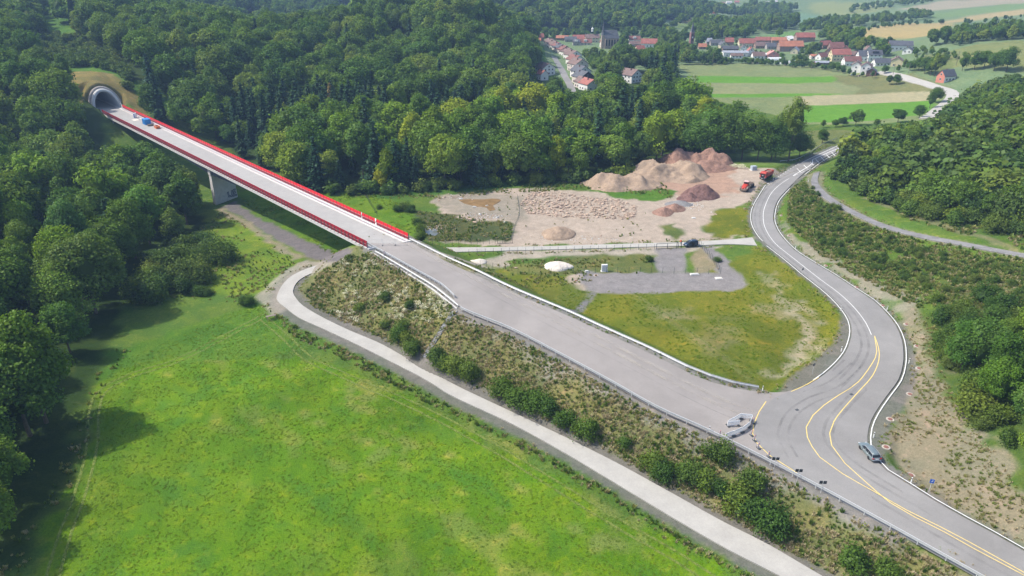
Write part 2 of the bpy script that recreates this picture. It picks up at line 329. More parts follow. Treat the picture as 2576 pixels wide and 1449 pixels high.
def mesh_obj(name, V, Fc, mat, parent=None, smooth=False):
    me = bpy.data.meshes.new(name); me.from_pydata([tuple(v) for v in V], [], [tuple(f) for f in Fc]); me.update()
    for mm in (mat if isinstance(mat, (list, tuple)) else [mat]): me.materials.append(mm)
    if smooth: me.polygons.foreach_set("use_smooth", [True] * len(me.polygons))
    o = bpy.data.objects.new(name, me); COL.objects.link(o)
    if parent is not None: o.parent = parent
    return o
def tag(o, label=None, cat=None, group=None, kind=None):
    for k, v in (("label", label), ("category", cat), ("group", group), ("kind", kind)):
        if v: o[k] = v
    return o
def struct(o): o["kind"] = "structure"; return o
def empty(name, loc=(0, 0, 0), rz=0.0, label=None, cat=None, group=None):
    o = bpy.data.objects.new(name, None); COL.objects.link(o); o.location = loc; o.rotation_euler = (0, 0, rz); o.empty_display_size = .2
    return tag(o, label, cat, group)
def copy_tree(o, parent=None):
    kids = [c for c in o.children]
    c = o.copy(); COL.objects.link(c)
    if parent is not None: c.parent = parent
    for k in kids: copy_tree(k, c)
    return c
def share(name, me, parent=None, loc=(0, 0, 0), rz=0.0, scale=None):
    o = bpy.data.objects.new(name, me); COL.objects.link(o); o.location = loc; o.rotation_euler = (0, 0, rz)
    if scale is not None: o.scale = scale if hasattr(scale, '__len__') else (scale,) * 3
    if parent is not None: o.parent = parent
    return o

# ------------------------------------------------------------------ the ground sheet and what grows on it
MEADOW = (.112, .196, .006); ROUGH = (.100, .155, .022); FIELD = (.15, .155, .014); WEED = (.165, .155, .055)
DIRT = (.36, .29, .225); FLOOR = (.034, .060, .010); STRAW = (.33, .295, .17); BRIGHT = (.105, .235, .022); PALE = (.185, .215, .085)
FARG = (.15, .205, .095); OCHRE = (.36, .275, .115); GREYD = (.215, .20, .195); REDD = (.34, .225, .165); LUSH = (.08, .16, .018); SCRUB = (.09, .13, .024)
C = np.empty(XX.shape + (4,), np.float32); C[..., :3] = FARG; C[..., 3] = .5
C[(YY < 700) & (XX < 30)] = (*LUSH, 1)
def paint(poly, col, feather=1.5, veg=1.0, wob=2.0, world=False, strength=1.0):
    pts = np.array([(p[0], p[1]) if world else at(*p)[:2] for p in poly])
    x0, y0 = pts.min(0) - 6 - wob; x1, y1 = pts.max(0) + 6 + wob
    ii = np.where((GX > x0) & (GX < x1))[0]; jj = np.where((GY > y0) & (GY < y1))[0]
    if not len(ii) or not len(jj): return
    sx = slice(ii[0], ii[-1] + 1); sy = slice(jj[0], jj[-1] + 1); X = XX[sy, sx]; Y = YY[sy, sx]
    X = X + wob * vnoise(X, Y, 3.1, 5) + wob * .6 * vnoise(X, Y, 9, 6); Y = Y + wob * vnoise(X, Y, 3.3, 7)
    ins = np.zeros(X.shape, bool); dist = np.full(X.shape, 1e9)
    for k in range(len(pts)):
        a, b = pts[k], pts[(k + 1) % len(pts)]
        c = ((a[1] > Y) != (b[1] > Y)) & (X < (b[0] - a[0]) * (Y - a[1]) / (b[1] - a[1] + 1e-12) + a[0]); ins ^= c
        ab = b - a; t = np.clip(((X - a[0]) * ab[0] + (Y - a[1]) * ab[1]) / ((ab ** 2).sum() + 1e-9), 0, 1)
        dist = np.minimum(dist, np.hypot(X - a[0] - t * ab[0], Y - a[1] - t * ab[1]))
    f = np.clip(np.where(ins, dist, -dist) / max(feather, .01) + .5, 0, 1) * strength
    cc = C[sy, sx]; cc[..., :3] = cc[..., :3] * (1 - f[..., None]) + np.array(col) * f[..., None]; cc[..., 3] = cc[..., 3] * (1 - f) + veg * f
def band(line, out, col, veg=1.0, inner=-2, fe=.6, strength=1.0):
    """paint beside a made strip out to `out` metres from its edge"""
    x0, x1 = line[:, 0].min() - out - 9, line[:, 0].max() + out + 9; y0, y1 = line[:, 1].min() - out - 9, line[:, 1].max() + out + 9
    ii = np.where((GX > x0) & (GX < x1))[0]; jj = np.where((GY > y0) & (GY < y1))[0]
    sx = slice(ii[0], ii[-1] + 1); sy = slice(jj[0], jj[-1] + 1); X = XX[sy, sx]; Y = YY[sy, sx]; best = np.full(X.shape, 1e9)
    for k in range(len(line) - 1):
        a = line[k]; b = line[k + 1]; ab = b[:2] - a[:2]; L = (ab ** 2).sum() + 1e-9
        t = np.clip(((X - a[0]) * ab[0] + (Y - a[1]) * ab[1]) / L, 0, 1)
        best = np.minimum(best, np.hypot(X - a[0] - t * ab[0], Y - a[1] - t * ab[1]) - (a[3] + t * (b[3] - a[3])))
    f = np.clip((out - best + .5 * vnoise(X, Y, 2, 9)) / fe, 0, 1) * strength; cc = C[sy, sx]
    cc[..., :3] = cc[..., :3] * (1 - f[..., None]) + np.array(col) * f[..., None]; cc[..., 3] = cc[..., 3] * (1 - f) + veg * f

# whole near valley: rough grass, then what differs
paint([(-150, 40), (200, 40), (260, 260), (240, 420), (60, 560), (-150, 420), (-300, 250)], ROUGH, 10, 1, 3, True)
paint([(260, 1700), (60, 1449), (215, 1100), (235, 960), (420, 900), (640, 905), (800, 905), (1000, 985), (1250, 1120), (1500, 1250), (1750, 1380), (1990, 1500), (2100, 1700)], MEADOW, 1.5)
paint([(235, 960), (280, 880), (640, 760), (690, 790), (790, 870), (640, 905), (420, 900)], (.085, .165, .014), 1.5)
paint([(560, 540), (760, 640), (700, 700), (640, 760), (430, 720), (380, 650), (450, 560)], (.135, .19, .018), 2)
paint([(580, 480), (900, 470), (1050, 520), (1050, 590), (900, 640), (700, 560)], (.12, .20, .012), 2)
paint([(760, 640), (930, 620), (1161, 776), (1288, 832), (1500, 945), (1930, 1158), (2440, 1445), (2300, 1600), (2069, 1449), (1555, 1166), (1288, 1036), (961, 866), (764, 770), (735, 730)], (.175, .165, .06), 1.5, .8)
paint([(690, 790), (760, 800), (1000, 935), (1288, 1075), (1555, 1228), (1932, 1445), (1880, 1460), (1500, 1235), (1250, 1090), (1000, 965), (820, 880), (740, 860)], (.10, .16, .022), 1.2)
paint([(1230, 1050), (1400, 1120), (1600, 1230), (1900, 1400), (1940, 1425), (1900, 1420), (1560, 1235), (1400, 1150)], LUSH, 1, 1, 1, strength=.5)
band(app_c, 2.8, GREYD, .1, strength=.9)
paint([(1150, 790), (1290, 850), (1560, 990), (1800, 1115), (2080, 1260), (2440, 1460), (2380, 1450), (2000, 1250), (1700, 1100), (1450, 960)], (.25, .225, .19), 1.5, .4, 2, strength=.75)
paint([(800, 830), (960, 905), (1150, 1000), (1420, 1130), (1690, 1275), (2060, 1480), (2120, 1470), (1900, 1340), (1600, 1180), (1300, 1030), (1050, 895), (850, 800)], (.30, .265, .19), 1.2, .3, 1.5, strength=.8)
# construction ground and the yard
paint([(1090, 606), (1100, 560), (1090, 490), (1200, 470), (1500, 478), (1600, 430), (1690, 385), (1810, 402), (1900, 425), (1975, 430), (1930, 455), (1880, 520), (1800, 526), (1788, 590), (1905, 596), (1640, 612), (1288, 620)], (.365, .30, .24), 2, .08, 3)
paint([(1700, 395), (1840, 425), (1860, 480), (1740, 500), (1640, 470)], REDD, 3, .05, 4)
paint([(1090, 640), (1290, 628), (1650, 622), (1760, 618), (1830, 616), (1700, 640), (1300, 650), (1120, 662)], (.33, .29, .23), 1.5, .1)
paint([(1480, 480), (1530, 462), (1600, 458), (1700, 482), (1690, 500), (1640, 505), (1560, 500)], LUSH, 1, 1, 1.5)
paint([(1130, 490), (1250, 480), (1300, 470), (1480, 452), (1500, 440), (1300, 448), (1100, 470), (950, 480), (950, 500)], (.065, .13, .02), 2)
paint([(1050, 530), (1150, 545), (1290, 560), (1285, 606), (1090, 608), (1055, 590)], (.085, .095, .032), 2)
paint([(1110, 488), (1250, 484), (1330, 500), (1320, 560), (1230, 548), (1130, 535), (1090, 505)], (.27, .235, .185), 1.5, .15)
paint([(1660, 568), (1700, 560), (1716, 590), (1690, 606), (1662, 590)], (.13, .15, .035), 1.5)
paint([(1800, 530), (1830, 524), (1870, 524), (1886, 540), (1892, 580), (1880, 592), (1790, 598), (1786, 560)], FIELD, 1.5)
paint([(1290, 668), (1500, 640), (1645, 640), (1655, 685), (1300, 690), (1180, 690), (1100, 650)], (.14, .145, .04), 2)
paint([(1290, 690), (1790, 690), (1900, 620), (1935, 625), (2020, 700), (2085, 750), (2125, 820), (2120, 880), (2070, 935), (1990, 970), (1900, 975), (1700, 900), (1430, 775), (1190, 650)], FIELD, 2)
paint([(1440, 690), (1470, 690), (1475, 735), (1440, 725), (1428, 705)], (.34, .28, .22), 1, .1, 1)
paint([(1748, 628), (1775, 622), (1815, 680), (1790, 690), (1745, 690)], (.24, .20, .12), 1.2, .4)
paint([(1455, 683), (1788, 687), (1830, 690), (1882, 712), (1872, 728), (1720, 735), (1590, 738), (1495, 738), (1476, 731), (1462, 712)], GREYD, .8, .05, 1)
paint([(1653, 625), (1722, 623), (1724, 686), (1652, 686)], GREYD, .8, .1, 1)
paint([(1755, 614), (1790, 616), (1830, 655), (1875, 696), (1884, 714), (1830, 725), (1812, 688), (1780, 640)], GREYD, .8, .05, 1)
paint([(1477, 734), (1500, 738), (1436, 784), (1422, 778)], (.17, .165, .165), .5, .05, .3)
for pl in ([(1590, 740), (1600, 740), (1900, 960), (1890, 965)],):
    paint(pl, (.22, .19, .08), 1.0, .6, .4, strength=.5)
paint([(1932, 690), (2000, 770), (2035, 800), (2055, 850), (2040, 900), (1965, 950), (1905, 950), (1985, 910), (2000, 850), (1975, 770)], (.34, .29, .19), 3.0, .3, 3, strength=.85)
paint([(1620, 775), (1720, 770), (1760, 800), (1650, 800)], (.24, .20, .10), 3, .6, 3, strength=.6)
paint([(1740, 840), (1830, 800), (1860, 880), (1780, 900)], (.23, .19, .09), 4, .6, 4, strength=.45)
paint([(1900, 770), (1990, 760), (1980, 800), (1900, 790)], (.26, .22, .12), 3, .5, 3, strength=.6)
paint([(1320, 700), (1400, 695), (1470, 740), (1430, 770), (1300, 720)], (.135, .145, .025), 3, .9, 3, strength=.6)
# right hand slopes
paint([(2046, 440), (2100, 500), (2300, 585), (2600, 660), (3050, 730), (3050, 1000), (2480, 900), (2300, 800), (2250, 760), (2160, 700), (2060, 640), (1985, 580), (1965, 520), (2000, 470)], (.115, .165, .022), 2)
paint([(1960, 560), (1990, 590), (2060, 620), (2150, 680), (2260, 725), (2310, 750), (2300, 800), (2270, 775), (2200, 750), (2110, 690), (2030, 642), (1970, 590)], (.27, .235, .18), 1.5, .25, 2, strength=.85)
paint([(2300, 760), (2330, 780), (2340, 850), (2400, 1000), (2470, 1100), (2560, 1230), (3100, 1610), (3100, 1680), (2430, 1300), (2290, 1215), (2215, 1150), (2225, 1060), (2290, 960), (2300, 880), (2270, 820)], (.235, .20, .13), 1.5, .5, 2.5)
paint([(2170, 500), (2300, 552), (2576, 640), (2576, 625), (2330, 545), (2200, 490)], (.22, .19, .10), 1, .6, 1, strength=.7)
band(grv_c, 1.2, (.22, .20, .13), .3, strength=.8)
band(main_c, 1.5, (.16, .15, .14), .1, strength=.85)
band(track_c, 1.0, (.15, .14, .13), .1, strength=.85)
paint([(640, 745), (690, 700), (760, 655), (840, 645), (846, 662), (760, 690), (725, 730), (722, 780), (690, 790)], (.30, .265, .22), 1, .1, 1, strength=.8)
paint([(592, 505), (644, 545), (700, 571), (760, 601), (831, 630), (892, 626), (880, 650), (844, 660), (800, 655), (760, 640), (707, 612), (644, 570), (610, 545), (560, 520)], (.15, .135, .135), .8, .1, .8)
paint([(560, 520), (610, 548), (707, 618), (760, 648), (735, 655), (690, 620), (600, 560), (545, 530)], (.27, .215, .16), 1, .3, 1.2, strength=.8)
# forest floors
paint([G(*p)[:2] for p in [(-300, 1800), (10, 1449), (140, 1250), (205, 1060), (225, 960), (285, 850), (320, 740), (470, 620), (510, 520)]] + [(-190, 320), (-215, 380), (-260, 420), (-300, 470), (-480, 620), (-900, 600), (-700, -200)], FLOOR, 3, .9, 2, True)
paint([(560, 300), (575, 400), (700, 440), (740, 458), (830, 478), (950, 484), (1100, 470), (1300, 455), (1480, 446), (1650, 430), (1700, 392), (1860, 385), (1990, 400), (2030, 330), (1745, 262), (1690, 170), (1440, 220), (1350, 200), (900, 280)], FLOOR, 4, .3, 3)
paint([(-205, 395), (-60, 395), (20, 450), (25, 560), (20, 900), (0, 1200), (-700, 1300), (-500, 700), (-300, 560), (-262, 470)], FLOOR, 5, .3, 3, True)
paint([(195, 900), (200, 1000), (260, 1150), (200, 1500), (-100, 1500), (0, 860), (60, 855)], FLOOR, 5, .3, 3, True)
_pp = lambda u, v: tuple(mid1[:2] + bd * u + bn * v)
paint([_pp(2, -12), _pp(18, -16), _pp(44, -14), _pp(52, 2), _pp(40, 16), _pp(14, 17), _pp(-12, 15), _pp(-14, 8), _pp(2, 8)], (.215, .165, .05), 2.5, .8, 2.5, True)
paint([(200, 255), (262, 180), (300, 250), (340, 262), (300, 280), (240, 262), (205, 262)], (.17, .135, .045), 1.5, .8, 2)
paint([(2110, 450), (2300, 530), (2576, 610), (3100, 640), (3100, 150), (2500, 200), (2410, 250), (2380, 310), (2200, 340)], SCRUB, 3)
paint([(2300, 820), (2345, 900), (2420, 1030), (2520, 1150), (2640, 1300), (3200, 1500), (3200, 800), (2400, 760)], SCRUB, 2)
paint([(2370, 640), (2576, 670), (2576, 850), (2400, 800)], (.095, .105, .035), 3)
# valley fields
paint([(1690, 163), (1850, 158), (2050, 168), (2150, 178), (2300, 190), (2380, 225), (2376, 242), (2370, 262), (2340, 300), (2016, 312), (2000, 300), (1760, 243), (1750, 200)], PALE, 2, .5, 1)
paint([(1752, 191), (2100, 189), (2112, 198), (2095, 208), (1752, 209)], BRIGHT, .8, .3, .4)
paint([(1752, 209), (2095, 208), (2170, 222), (2130, 236), (1760, 236)], (.21, .225, .10), .8, .4, .4)
paint([(1760, 236), (2130, 236), (2100, 242), (2005, 243), (1760, 245)], BRIGHT, .8, .3, .4)
paint([(2095, 190), (2200, 186), (2310, 190), (2385, 222), (2378, 232), (2240, 232), (2150, 238), (2170, 222), (2115, 208)], (.17, .17, .065), 1, .6, 1)
paint([(2000, 243), (2130, 238), (2250, 232), (2375, 228), (2360, 250), (2200, 260), (2000, 268)], STRAW, .8, .2, .4)
paint([(2000, 268), (2200, 260), (2360, 251), (2345, 275), (2310, 290), (2200, 303), (2090, 308), (2000, 308)], BRIGHT, .8, .3, .4)
paint([(2020, 330), (2100, 325), (2200, 330), (2140, 352), (2080, 370), (2030, 392)], (.13, .15, .045), 1, .6, 1)
paint([(1680, 385), (1860, 392), (1990, 408), (1960, 420), (1890, 418), (1740, 402), (1690, 398)], (.13, .19, .04), 1, .6, 1)
# far land
paint([(2132, 98), (2145, 78), (2200, 66), (2265, 58), (2375, 57), (2400, 62), (2352, 86), (2310, 94), (2250, 98), (2190, 92)], OCHRE, 3, .4, 2)
paint([(2430, 116), (2490, 108), (2700, 100), (2700, 190), (2576, 180), (2440, 172), (2330, 152), (2310, 140), (2380, 132)], (.17, .185, .065), 3, .6, 2)
paint([(2280, 165), (2330, 150), (2400, 160), (2380, 185), (2300, 182)], (.13, .155, .045), 3, .6, 2)
paint([(2330, 62), (2430, 42), (2600, 18), (2700, 15), (2700, 34), (2576, 36), (2440, 52), (2380, 60)], (.34, .27, .13), 4, .3, 2)
paint([(2255, 40), (2380, 30), (2576, 6), (2700, 0), (2700, 10), (2576, 22), (2400, 42), (2270, 52)], (.15, .22, .08), 4, .3, 2)
paint([(2255, 25), (2350, 5), (2576, -8), (2700, -10), (2700, 2), (2500, 12), (2330, 28)], (.30, .26, .17), 4, .3, 2)
paint([(2030, 12), (2080, 5), (2180, 8), (2250, 16), (2210, 30), (2120, 38), (2060, 34)], (.21, .235, .09), 4, .3, 2)
paint([(2000, 30), (2040, 38), (2110, 44), (2090, 52), (1995, 56)], (.13, .21, .12), 4, .3, 2)
paint([(1885, 95), (1990, 78), (2040, 82), (1985, 98), (1885, 104)], (.12, .215, .06), 2, .3, 1)
paint([(2020, 68), (2140, 60), (2120, 72), (2020, 84)], (.19, .23, .10), 3, .3, 2)
paint([(1870, 46), (1910, 40), (1960, 46), (2000, 40), (1995, 58), (1950, 66), (1890, 56)], (.33, .275, .15), 4, .3, 2)
paint([(1690, 62), (1712, 40), (1745, 48), (1740, 54), (1700, 60)], (.32, .27, .09), 3, .3, 2)
paint([(1690, 66), (1745, 54), (1860, 52), (1850, 62), (1700, 72)], (.14, .2, .06), 3, .3, 2)
# mowing streaks and dry patches of the meadow, stronger towards the track
td = track_c[60, :2] - track_c[40, :2]; td /= np.hypot(*td); UU = XX * td[0] + YY * td[1]; VV = -XX * td[1] + YY * td[0]
mp = inpoly_v(XX, YY, [at(*q)[:2] for q in [(60, 1449), (215, 1100), (240, 970), (420, 905), (700, 905), (860, 930), (1040, 1000), (1288, 1120), (1500, 1240), (1750, 1380), (1990, 1520), (1990, 1700), (100, 1700)]])
dtr = np.clip(1.15 - RD / 45, .12, 1); sn = .55 * vnoise(UU / 5.5, VV, 2.6, 21) + .45 * vnoise(UU / 1.6, VV, 1.5, 22) + .35 * vnoise(UU, VV, 11, 23)
st_ = (np.clip((sn - .12) * 3.2, 0, 1) * dtr * mp * .8)[..., None]; C[..., :3] = C[..., :3] * (1 - st_) + np.array((.235, .235, .055)) * st_
st_ = (np.clip((-sn - .30) * 3, 0, 1) * mp * .45)[..., None]; C[..., :3] = C[..., :3] * (1 - st_) + np.array((.055, .15, .02)) * st_
mow = np.sin((XX * .985 + YY * .17) * 2 * math.pi / 5.2 + .5 * vnoise(XX, YY, 30, 25)); mw = (mp * (.045 + .03 * vnoise(XX, YY, 18, 26)) * np.clip(RD / 20 - .3, 0, 1))[..., None]; C[..., :3] *= 1 + mw * mow[..., None] * np.array([1.3, 1.0, .8])
nx = vnoise(XX, YY, 23, 3)[..., None]; ny = vnoise(XX, YY, 6, 4)[..., None]
C[..., :3] *= 1 + (.10 * nx + .10 * ny) * np.clip(C[..., 3:], .2, 1)

mg, nt, b = nodes("ground_cover"); gp = nt.nodes.new("ShaderNodeNewGeometry").outputs["Position"]
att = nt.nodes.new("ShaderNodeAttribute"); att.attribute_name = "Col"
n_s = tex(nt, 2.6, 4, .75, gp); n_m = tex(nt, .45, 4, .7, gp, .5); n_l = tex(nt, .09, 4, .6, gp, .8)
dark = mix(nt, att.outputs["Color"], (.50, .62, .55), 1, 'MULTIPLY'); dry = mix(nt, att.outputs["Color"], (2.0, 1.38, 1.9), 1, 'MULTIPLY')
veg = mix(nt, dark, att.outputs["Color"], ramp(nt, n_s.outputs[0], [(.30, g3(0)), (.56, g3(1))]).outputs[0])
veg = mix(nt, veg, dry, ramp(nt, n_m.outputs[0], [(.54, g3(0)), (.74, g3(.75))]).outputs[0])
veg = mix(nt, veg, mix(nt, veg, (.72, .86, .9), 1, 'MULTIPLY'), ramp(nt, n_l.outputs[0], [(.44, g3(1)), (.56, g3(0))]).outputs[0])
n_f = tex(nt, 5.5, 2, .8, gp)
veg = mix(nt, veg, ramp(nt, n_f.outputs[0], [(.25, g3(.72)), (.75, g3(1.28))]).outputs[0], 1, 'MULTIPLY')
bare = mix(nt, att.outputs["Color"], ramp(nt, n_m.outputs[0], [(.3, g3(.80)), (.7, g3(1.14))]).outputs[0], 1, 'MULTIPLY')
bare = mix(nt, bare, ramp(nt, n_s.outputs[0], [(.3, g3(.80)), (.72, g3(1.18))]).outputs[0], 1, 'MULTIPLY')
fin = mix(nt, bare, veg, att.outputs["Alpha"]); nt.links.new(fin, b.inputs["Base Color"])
b.inputs["Roughness"].default_value = .95; b.inputs["Specular IOR Level"].default_value = .1
bump(nt, n_f.outputs[0], .8, .16, b)

def grid_mesh(name, mat):
    ny_, nx_ = XX.shape; V = np.stack([XX, YY, ZG], -1).reshape(-1, 3).astype(np.float32)
    idx = np.arange(ny_ * nx_).reshape(ny_, nx_); q = np.stack([idx[:-1, :-1], idx[:-1, 1:], idx[1:, 1:], idx[1:, :-1]], -1).reshape(-1, 4)
    cx = XX[:-1, :-1].ravel() + .3 - mid1[0]; cy = YY[:-1, :-1].ravel() + .3 - mid1[1]; uu = cx * bd[0] + cy * bd[1]; vv = cx * bn[0] + cy * bn[1]
    q = q[~((uu > 4.2) & (uu < 46) & (np.abs(vv) < 6.2) & (ZG[:-1, :-1].ravel() < Z_FAR + 8.8 * np.sqrt(np.clip(1 - (vv / 6.8) ** 2, 0, 1))))]
    me = bpy.data.meshes.new(name); me.vertices.add(len(V)); me.vertices.foreach_set("co", V.ravel())
    me.loops.add(q.size); me.loops.foreach_set("vertex_index", q.ravel().astype(np.int32)); me.polygons.add(len(q))
    me.polygons.foreach_set("loop_start", np.arange(0, q.size, 4, dtype=np.int32)); me.update(calc_edges=True)
    me.polygons.foreach_set("use_smooth", np.ones(len(q), bool))
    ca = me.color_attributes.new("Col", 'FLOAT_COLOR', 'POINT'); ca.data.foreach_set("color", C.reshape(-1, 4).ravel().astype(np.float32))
    me.materials.append(mat); o = bpy.data.objects.new(name, me); COL.objects.link(o); return o
struct(grid_mesh("ground", mg))

# ------------------------------------------------------------------ road sheets and markings
def sheet(name, pts, mat, zf, lift=0.0, cell=3.0, depth=.25, parent=None):
    """flat made surface inside an outline of world points, levels from zf, with a downturned edge"""
    P = [(float(p[0]), float(p[1])) for p in pts]; n = len(P)
    a = np.array(P); x0, y0 = a.min(0); x1, y1 = a.max(0); extra = []
    for X in np.arange(x0, x1, cell):
        for Y in np.arange(y0, y1, cell):
            ins = False
            for k in range(n):
                p, q = P[k], P[(k + 1) % n]
                if (p[1] > Y) != (q[1] > Y) and X < (q[0] - p[0]) * (Y - p[1]) / (q[1] - p[1]) + p[0]: ins = not ins
            if ins and np.min(np.hypot(a[:, 0] - X, a[:, 1] - Y)) > cell * .4: extra.append((X, Y))
    r = delaunay_2d_cdt([Vector(p) for p in P + extra], [], [list(range(n))], 1, 1e-4)
    v2 = np.array([tuple(v) for v in r[0]]); z = zf(v2[:, 0], v2[:, 1]) + lift; V = [(v2[i, 0], v2[i, 1], z[i]) for i in range(len(v2))]
    F = [tuple(f) for f in r[2]]; F = [f if ((V[f[1]][0] - V[f[0]][0]) * (V[f[2]][1] - V[f[0]][1]) - (V[f[1]][1] - V[f[0]][1]) * (V[f[2]][0] - V[f[0]][0])) > 0 else f[::-1] for f in F]
    if depth:
        ed = {}
        for f in F:
            for k in range(len(f)): e = (f[k], f[(k + 1) % len(f)]); ed[e] = 1
        low = {}
        for (i, j) in list(ed):
            if (j, i) not in ed:
                for q in (i, j):
                    if q not in low: low[q] = len(V); V.append((V[q][0], V[q][1], V[q][2] - depth))
                F.append((j, i, low[i], low[j]))
    return mesh_obj(name, V, F, mat, parent)
def strip_w(name, W3, width, mat, lift=.012, parent=None, thick=0.0):
    """a painted line: world points, width in metres"""
    P = np.array(W3); T = np.gradient(P[:, :2], axis=0); T /= np.linalg.norm(T, axis=1)[:, None] + 1e-9; Nn = np.stack([-T[:, 1], T[:, 0]], 1) * width / 2
    V = []; F = []
    for i in range(len(P)):
        V += [(P[i, 0] + Nn[i, 0], P[i, 1] + Nn[i, 1], P[i, 2] + lift), (P[i, 0] - Nn[i, 0], P[i, 1] - Nn[i, 1], P[i, 2] + lift)]
    for i in range(len(P) - 1): F.append((2 * i + 1, 2 * i + 3, 2 * i + 2, 2 * i))
    return V, F
ZRf = lambda x, y: ZR(x, y)
def roadline(px, step=2.5):
    P = catmull([on_road(*p) for p in px], step); P[:, 2] = ZR(P[:, 0], P[:, 1]); return P
rin = roadline(ROAD_IN); rout = roadline(ROAD_OUT)
apr = roadline(APP_R); apl = roadline(APP_L)
JUNC = roadline([(2032, 966), (2005, 978), (1950, 1000), (1918, 1030), (1902, 1060), (1898, 1090), (1908, 1120), (1940, 1150), (2000, 1190), (2055, 1226)])
gravel_edge = lambda P, d, sgn: P  # unused
def offset(P, d):
    T = np.gradient(P[:, :2], axis=0); T /= np.linalg.norm(T, axis=1)[:, None] + 1e-9; Q = P.copy(); Q[:, 0] += -T[:, 1] * d; Q[:, 1] += T[:, 0] * d; return Q
kj = int(np.argmin(np.hypot(apl[:, 0] - JUNC[-1, 0], apl[:, 1] - JUNC[-1, 1])))
road_poly = list(offset(rin, .25)[:, :2]) + list(JUNC[1:-1, :2]) + list(apl[kj:, :2]) + list(offset(rout, -.25)[::-1, :2])
struct(sheet("main_road", road_poly, M['road'], ZRf))
app_poly = list(apl[:kj + 1, :2]) + list(JUNC[::-1][1:, :2]) + list(apr[::-1][1:, :2])
struct(sheet("approach_road", app_poly, M['app'], ZRf))
def offset_(P, d):
    T = np.gradient(P[:, :2], axis=0); T /= np.linalg.norm(T, axis=1)[:, None] + 1e-9; Q = P.copy(); Q[:, 0] += -T[:, 1] * d; Q[:, 1] += T[:, 0] * d; return Q
# the far stretch of the road that comes out behind the bushes
fr = catmull([at(*q) for q in [(2209, 182), (2267, 194), (2315, 208), (2360, 222), (2390, 231), (2396, 244), (2380, 262), (2357, 280), (2330, 299)]], 6)
fa = offset_(fr, 3.5); fb = offset_(fr, -3.5)
struct(sheet("valley_road", list(fa[:, :2]) + list(fb[::-1, :2]), M['conc'], lambda x, y: terr(x, y) + .5, 0, 4, .9))
def flat_z(line):
    def f(x, y):
        x = np.atleast_1d(x); y = np.atleast_1d(y); d = np.hypot(x[:, None] - line[None, :, 0], y[:, None] - line[None, :, 1]); w = 1 / (d ** 4 + .01)
        return (w * line[None, :, 2]).sum(1) / w.sum(1)
    return f
struct(sheet("field_track", list(track_a[:, :2]) + list(track_b[::-1, :2]), M['conc'], flat_z(track_c), .02))
struct(sheet("access_road", list(acc_a[:, :2]) + list(acc_b[::-1, :2]), M['conc'], flat_z(acc_c), .02))
struct(sheet("gravel_path", list(grv_a[:, :2]) + list(grv_b[::-1, :2]), M['gravel'], flat_z(grv_c), .02))

def marking(name, polys, mat, width=.16, lift=.014):
    V = []; F = []
    for P in polys:
        v, f = strip_w(name, P, width, mat, lift); F += [tuple(i + len(V) for i in q) for q in f]; V += v
    return struct(mesh_obj(name, V, F, mat))
def dash(P, on=3.0, off=3.0):
    s = np.r_[0, np.cumsum(np.linalg.norm(np.diff(P[:, :2], axis=0), axis=1))]; out = []; t = 0
    while t + on < s[-1]:
        q = np.linspace(t, t + on, 4); out.append(np.stack([np.interp(q, s, P[:, i]) for i in range(3)], 1)); t += on + off
    return out
m_in1 = roadline([(1925, 468), (1898, 513), (1890, 540), (1893, 566), (1908, 593), (1921, 607)])
m_in2 = roadline([(1930, 618), (1975, 653), (2019, 690), (2065, 726), (2095, 753), (2119, 780), (2135, 806), (2140, 833), (2135, 860), (2124, 886), (2102, 913), (2072, 940), (2048, 957)])
m_in3 = roadline([(2120, 361), (2062, 388), (2020, 408)])
m_far = roadline([(2010, 412), (1975, 434), (1925, 468)])
m_out1 = roadline([(2127, 373), (2075, 400), (2022, 439)]); m_out2 = roadline(ROAD_OUT[3:])
mid_line = roadline([(2040, 424), (1985, 449), (1945, 480), (1924, 520), (1920, 550), (1927, 578), (1950, 612), (1990, 645), (2060, 700), (2110, 737), (2150, 775), (2178, 812), (2192, 842)])
marking("edge_lines", [offset(m_in1, -.2), offset(m_in2, -.2), offset(m_in3, -.2), offset(m_out1, .3), offset(m_out2, .3)] + dash(offset(m_far, -.2), 1.5, 1.5), M['whitepaint'], .18)
marking("centre_line", [mid_line[8:]] + dash(mid_line[:8], 4, 2), M['whitepaint'], .15)
marking("hatching", [roadline([(2044, 402), (2090, 381), (2122, 369)], 2), roadline([(1995, 442), (2040, 414), (2044, 402)], 2)] +
        [np.array([on_road(x, y), on_road(x + 9, y + 9)]) for x, y in [(2005, 424), (2022, 415), (2038, 407), (2052, 401), (2065, 395), (2079, 389), (2092, 383), (2104, 377)]], M['whitepaint'], .3)
Y1 = roadline([(2200, 845), (2204, 870), (2202, 900), (2160, 960), (2113, 992), (2072, 1020), (2045, 1045), (2028, 1075), (2031, 1100), (2062, 1150), (2120, 1192), (2200, 1237), (2280, 1283), (2365, 1325), (2432, 1360), (2576, 1440), (2700, 1508), (3095, 1730)])
Y2 = roadline([(2200, 845), (2210, 875), (2211, 905), (2195, 945), (2160, 985), (2120, 1030), (2098, 1060), (2087, 1090), (2092, 1120), (2125, 1165), (2175, 1210), (2240, 1265), (2300, 1300), (2375, 1338), (2450, 1380), (2576, 1447), (2700, 1515), (3090, 1735)])
Y3 = roadline([(2060, 949), (2030, 967), (1990, 985)]); Y4 = roadline([(1927, 1010), (1910, 1035), (1897, 1065), (1893, 1090), (1903, 1113), (1935, 1145), (1990, 1180), (2005, 1190)])
marking("yellow_lines", [Y1, Y2, Y3, Y4], M['yellowpaint'], .15, .02)

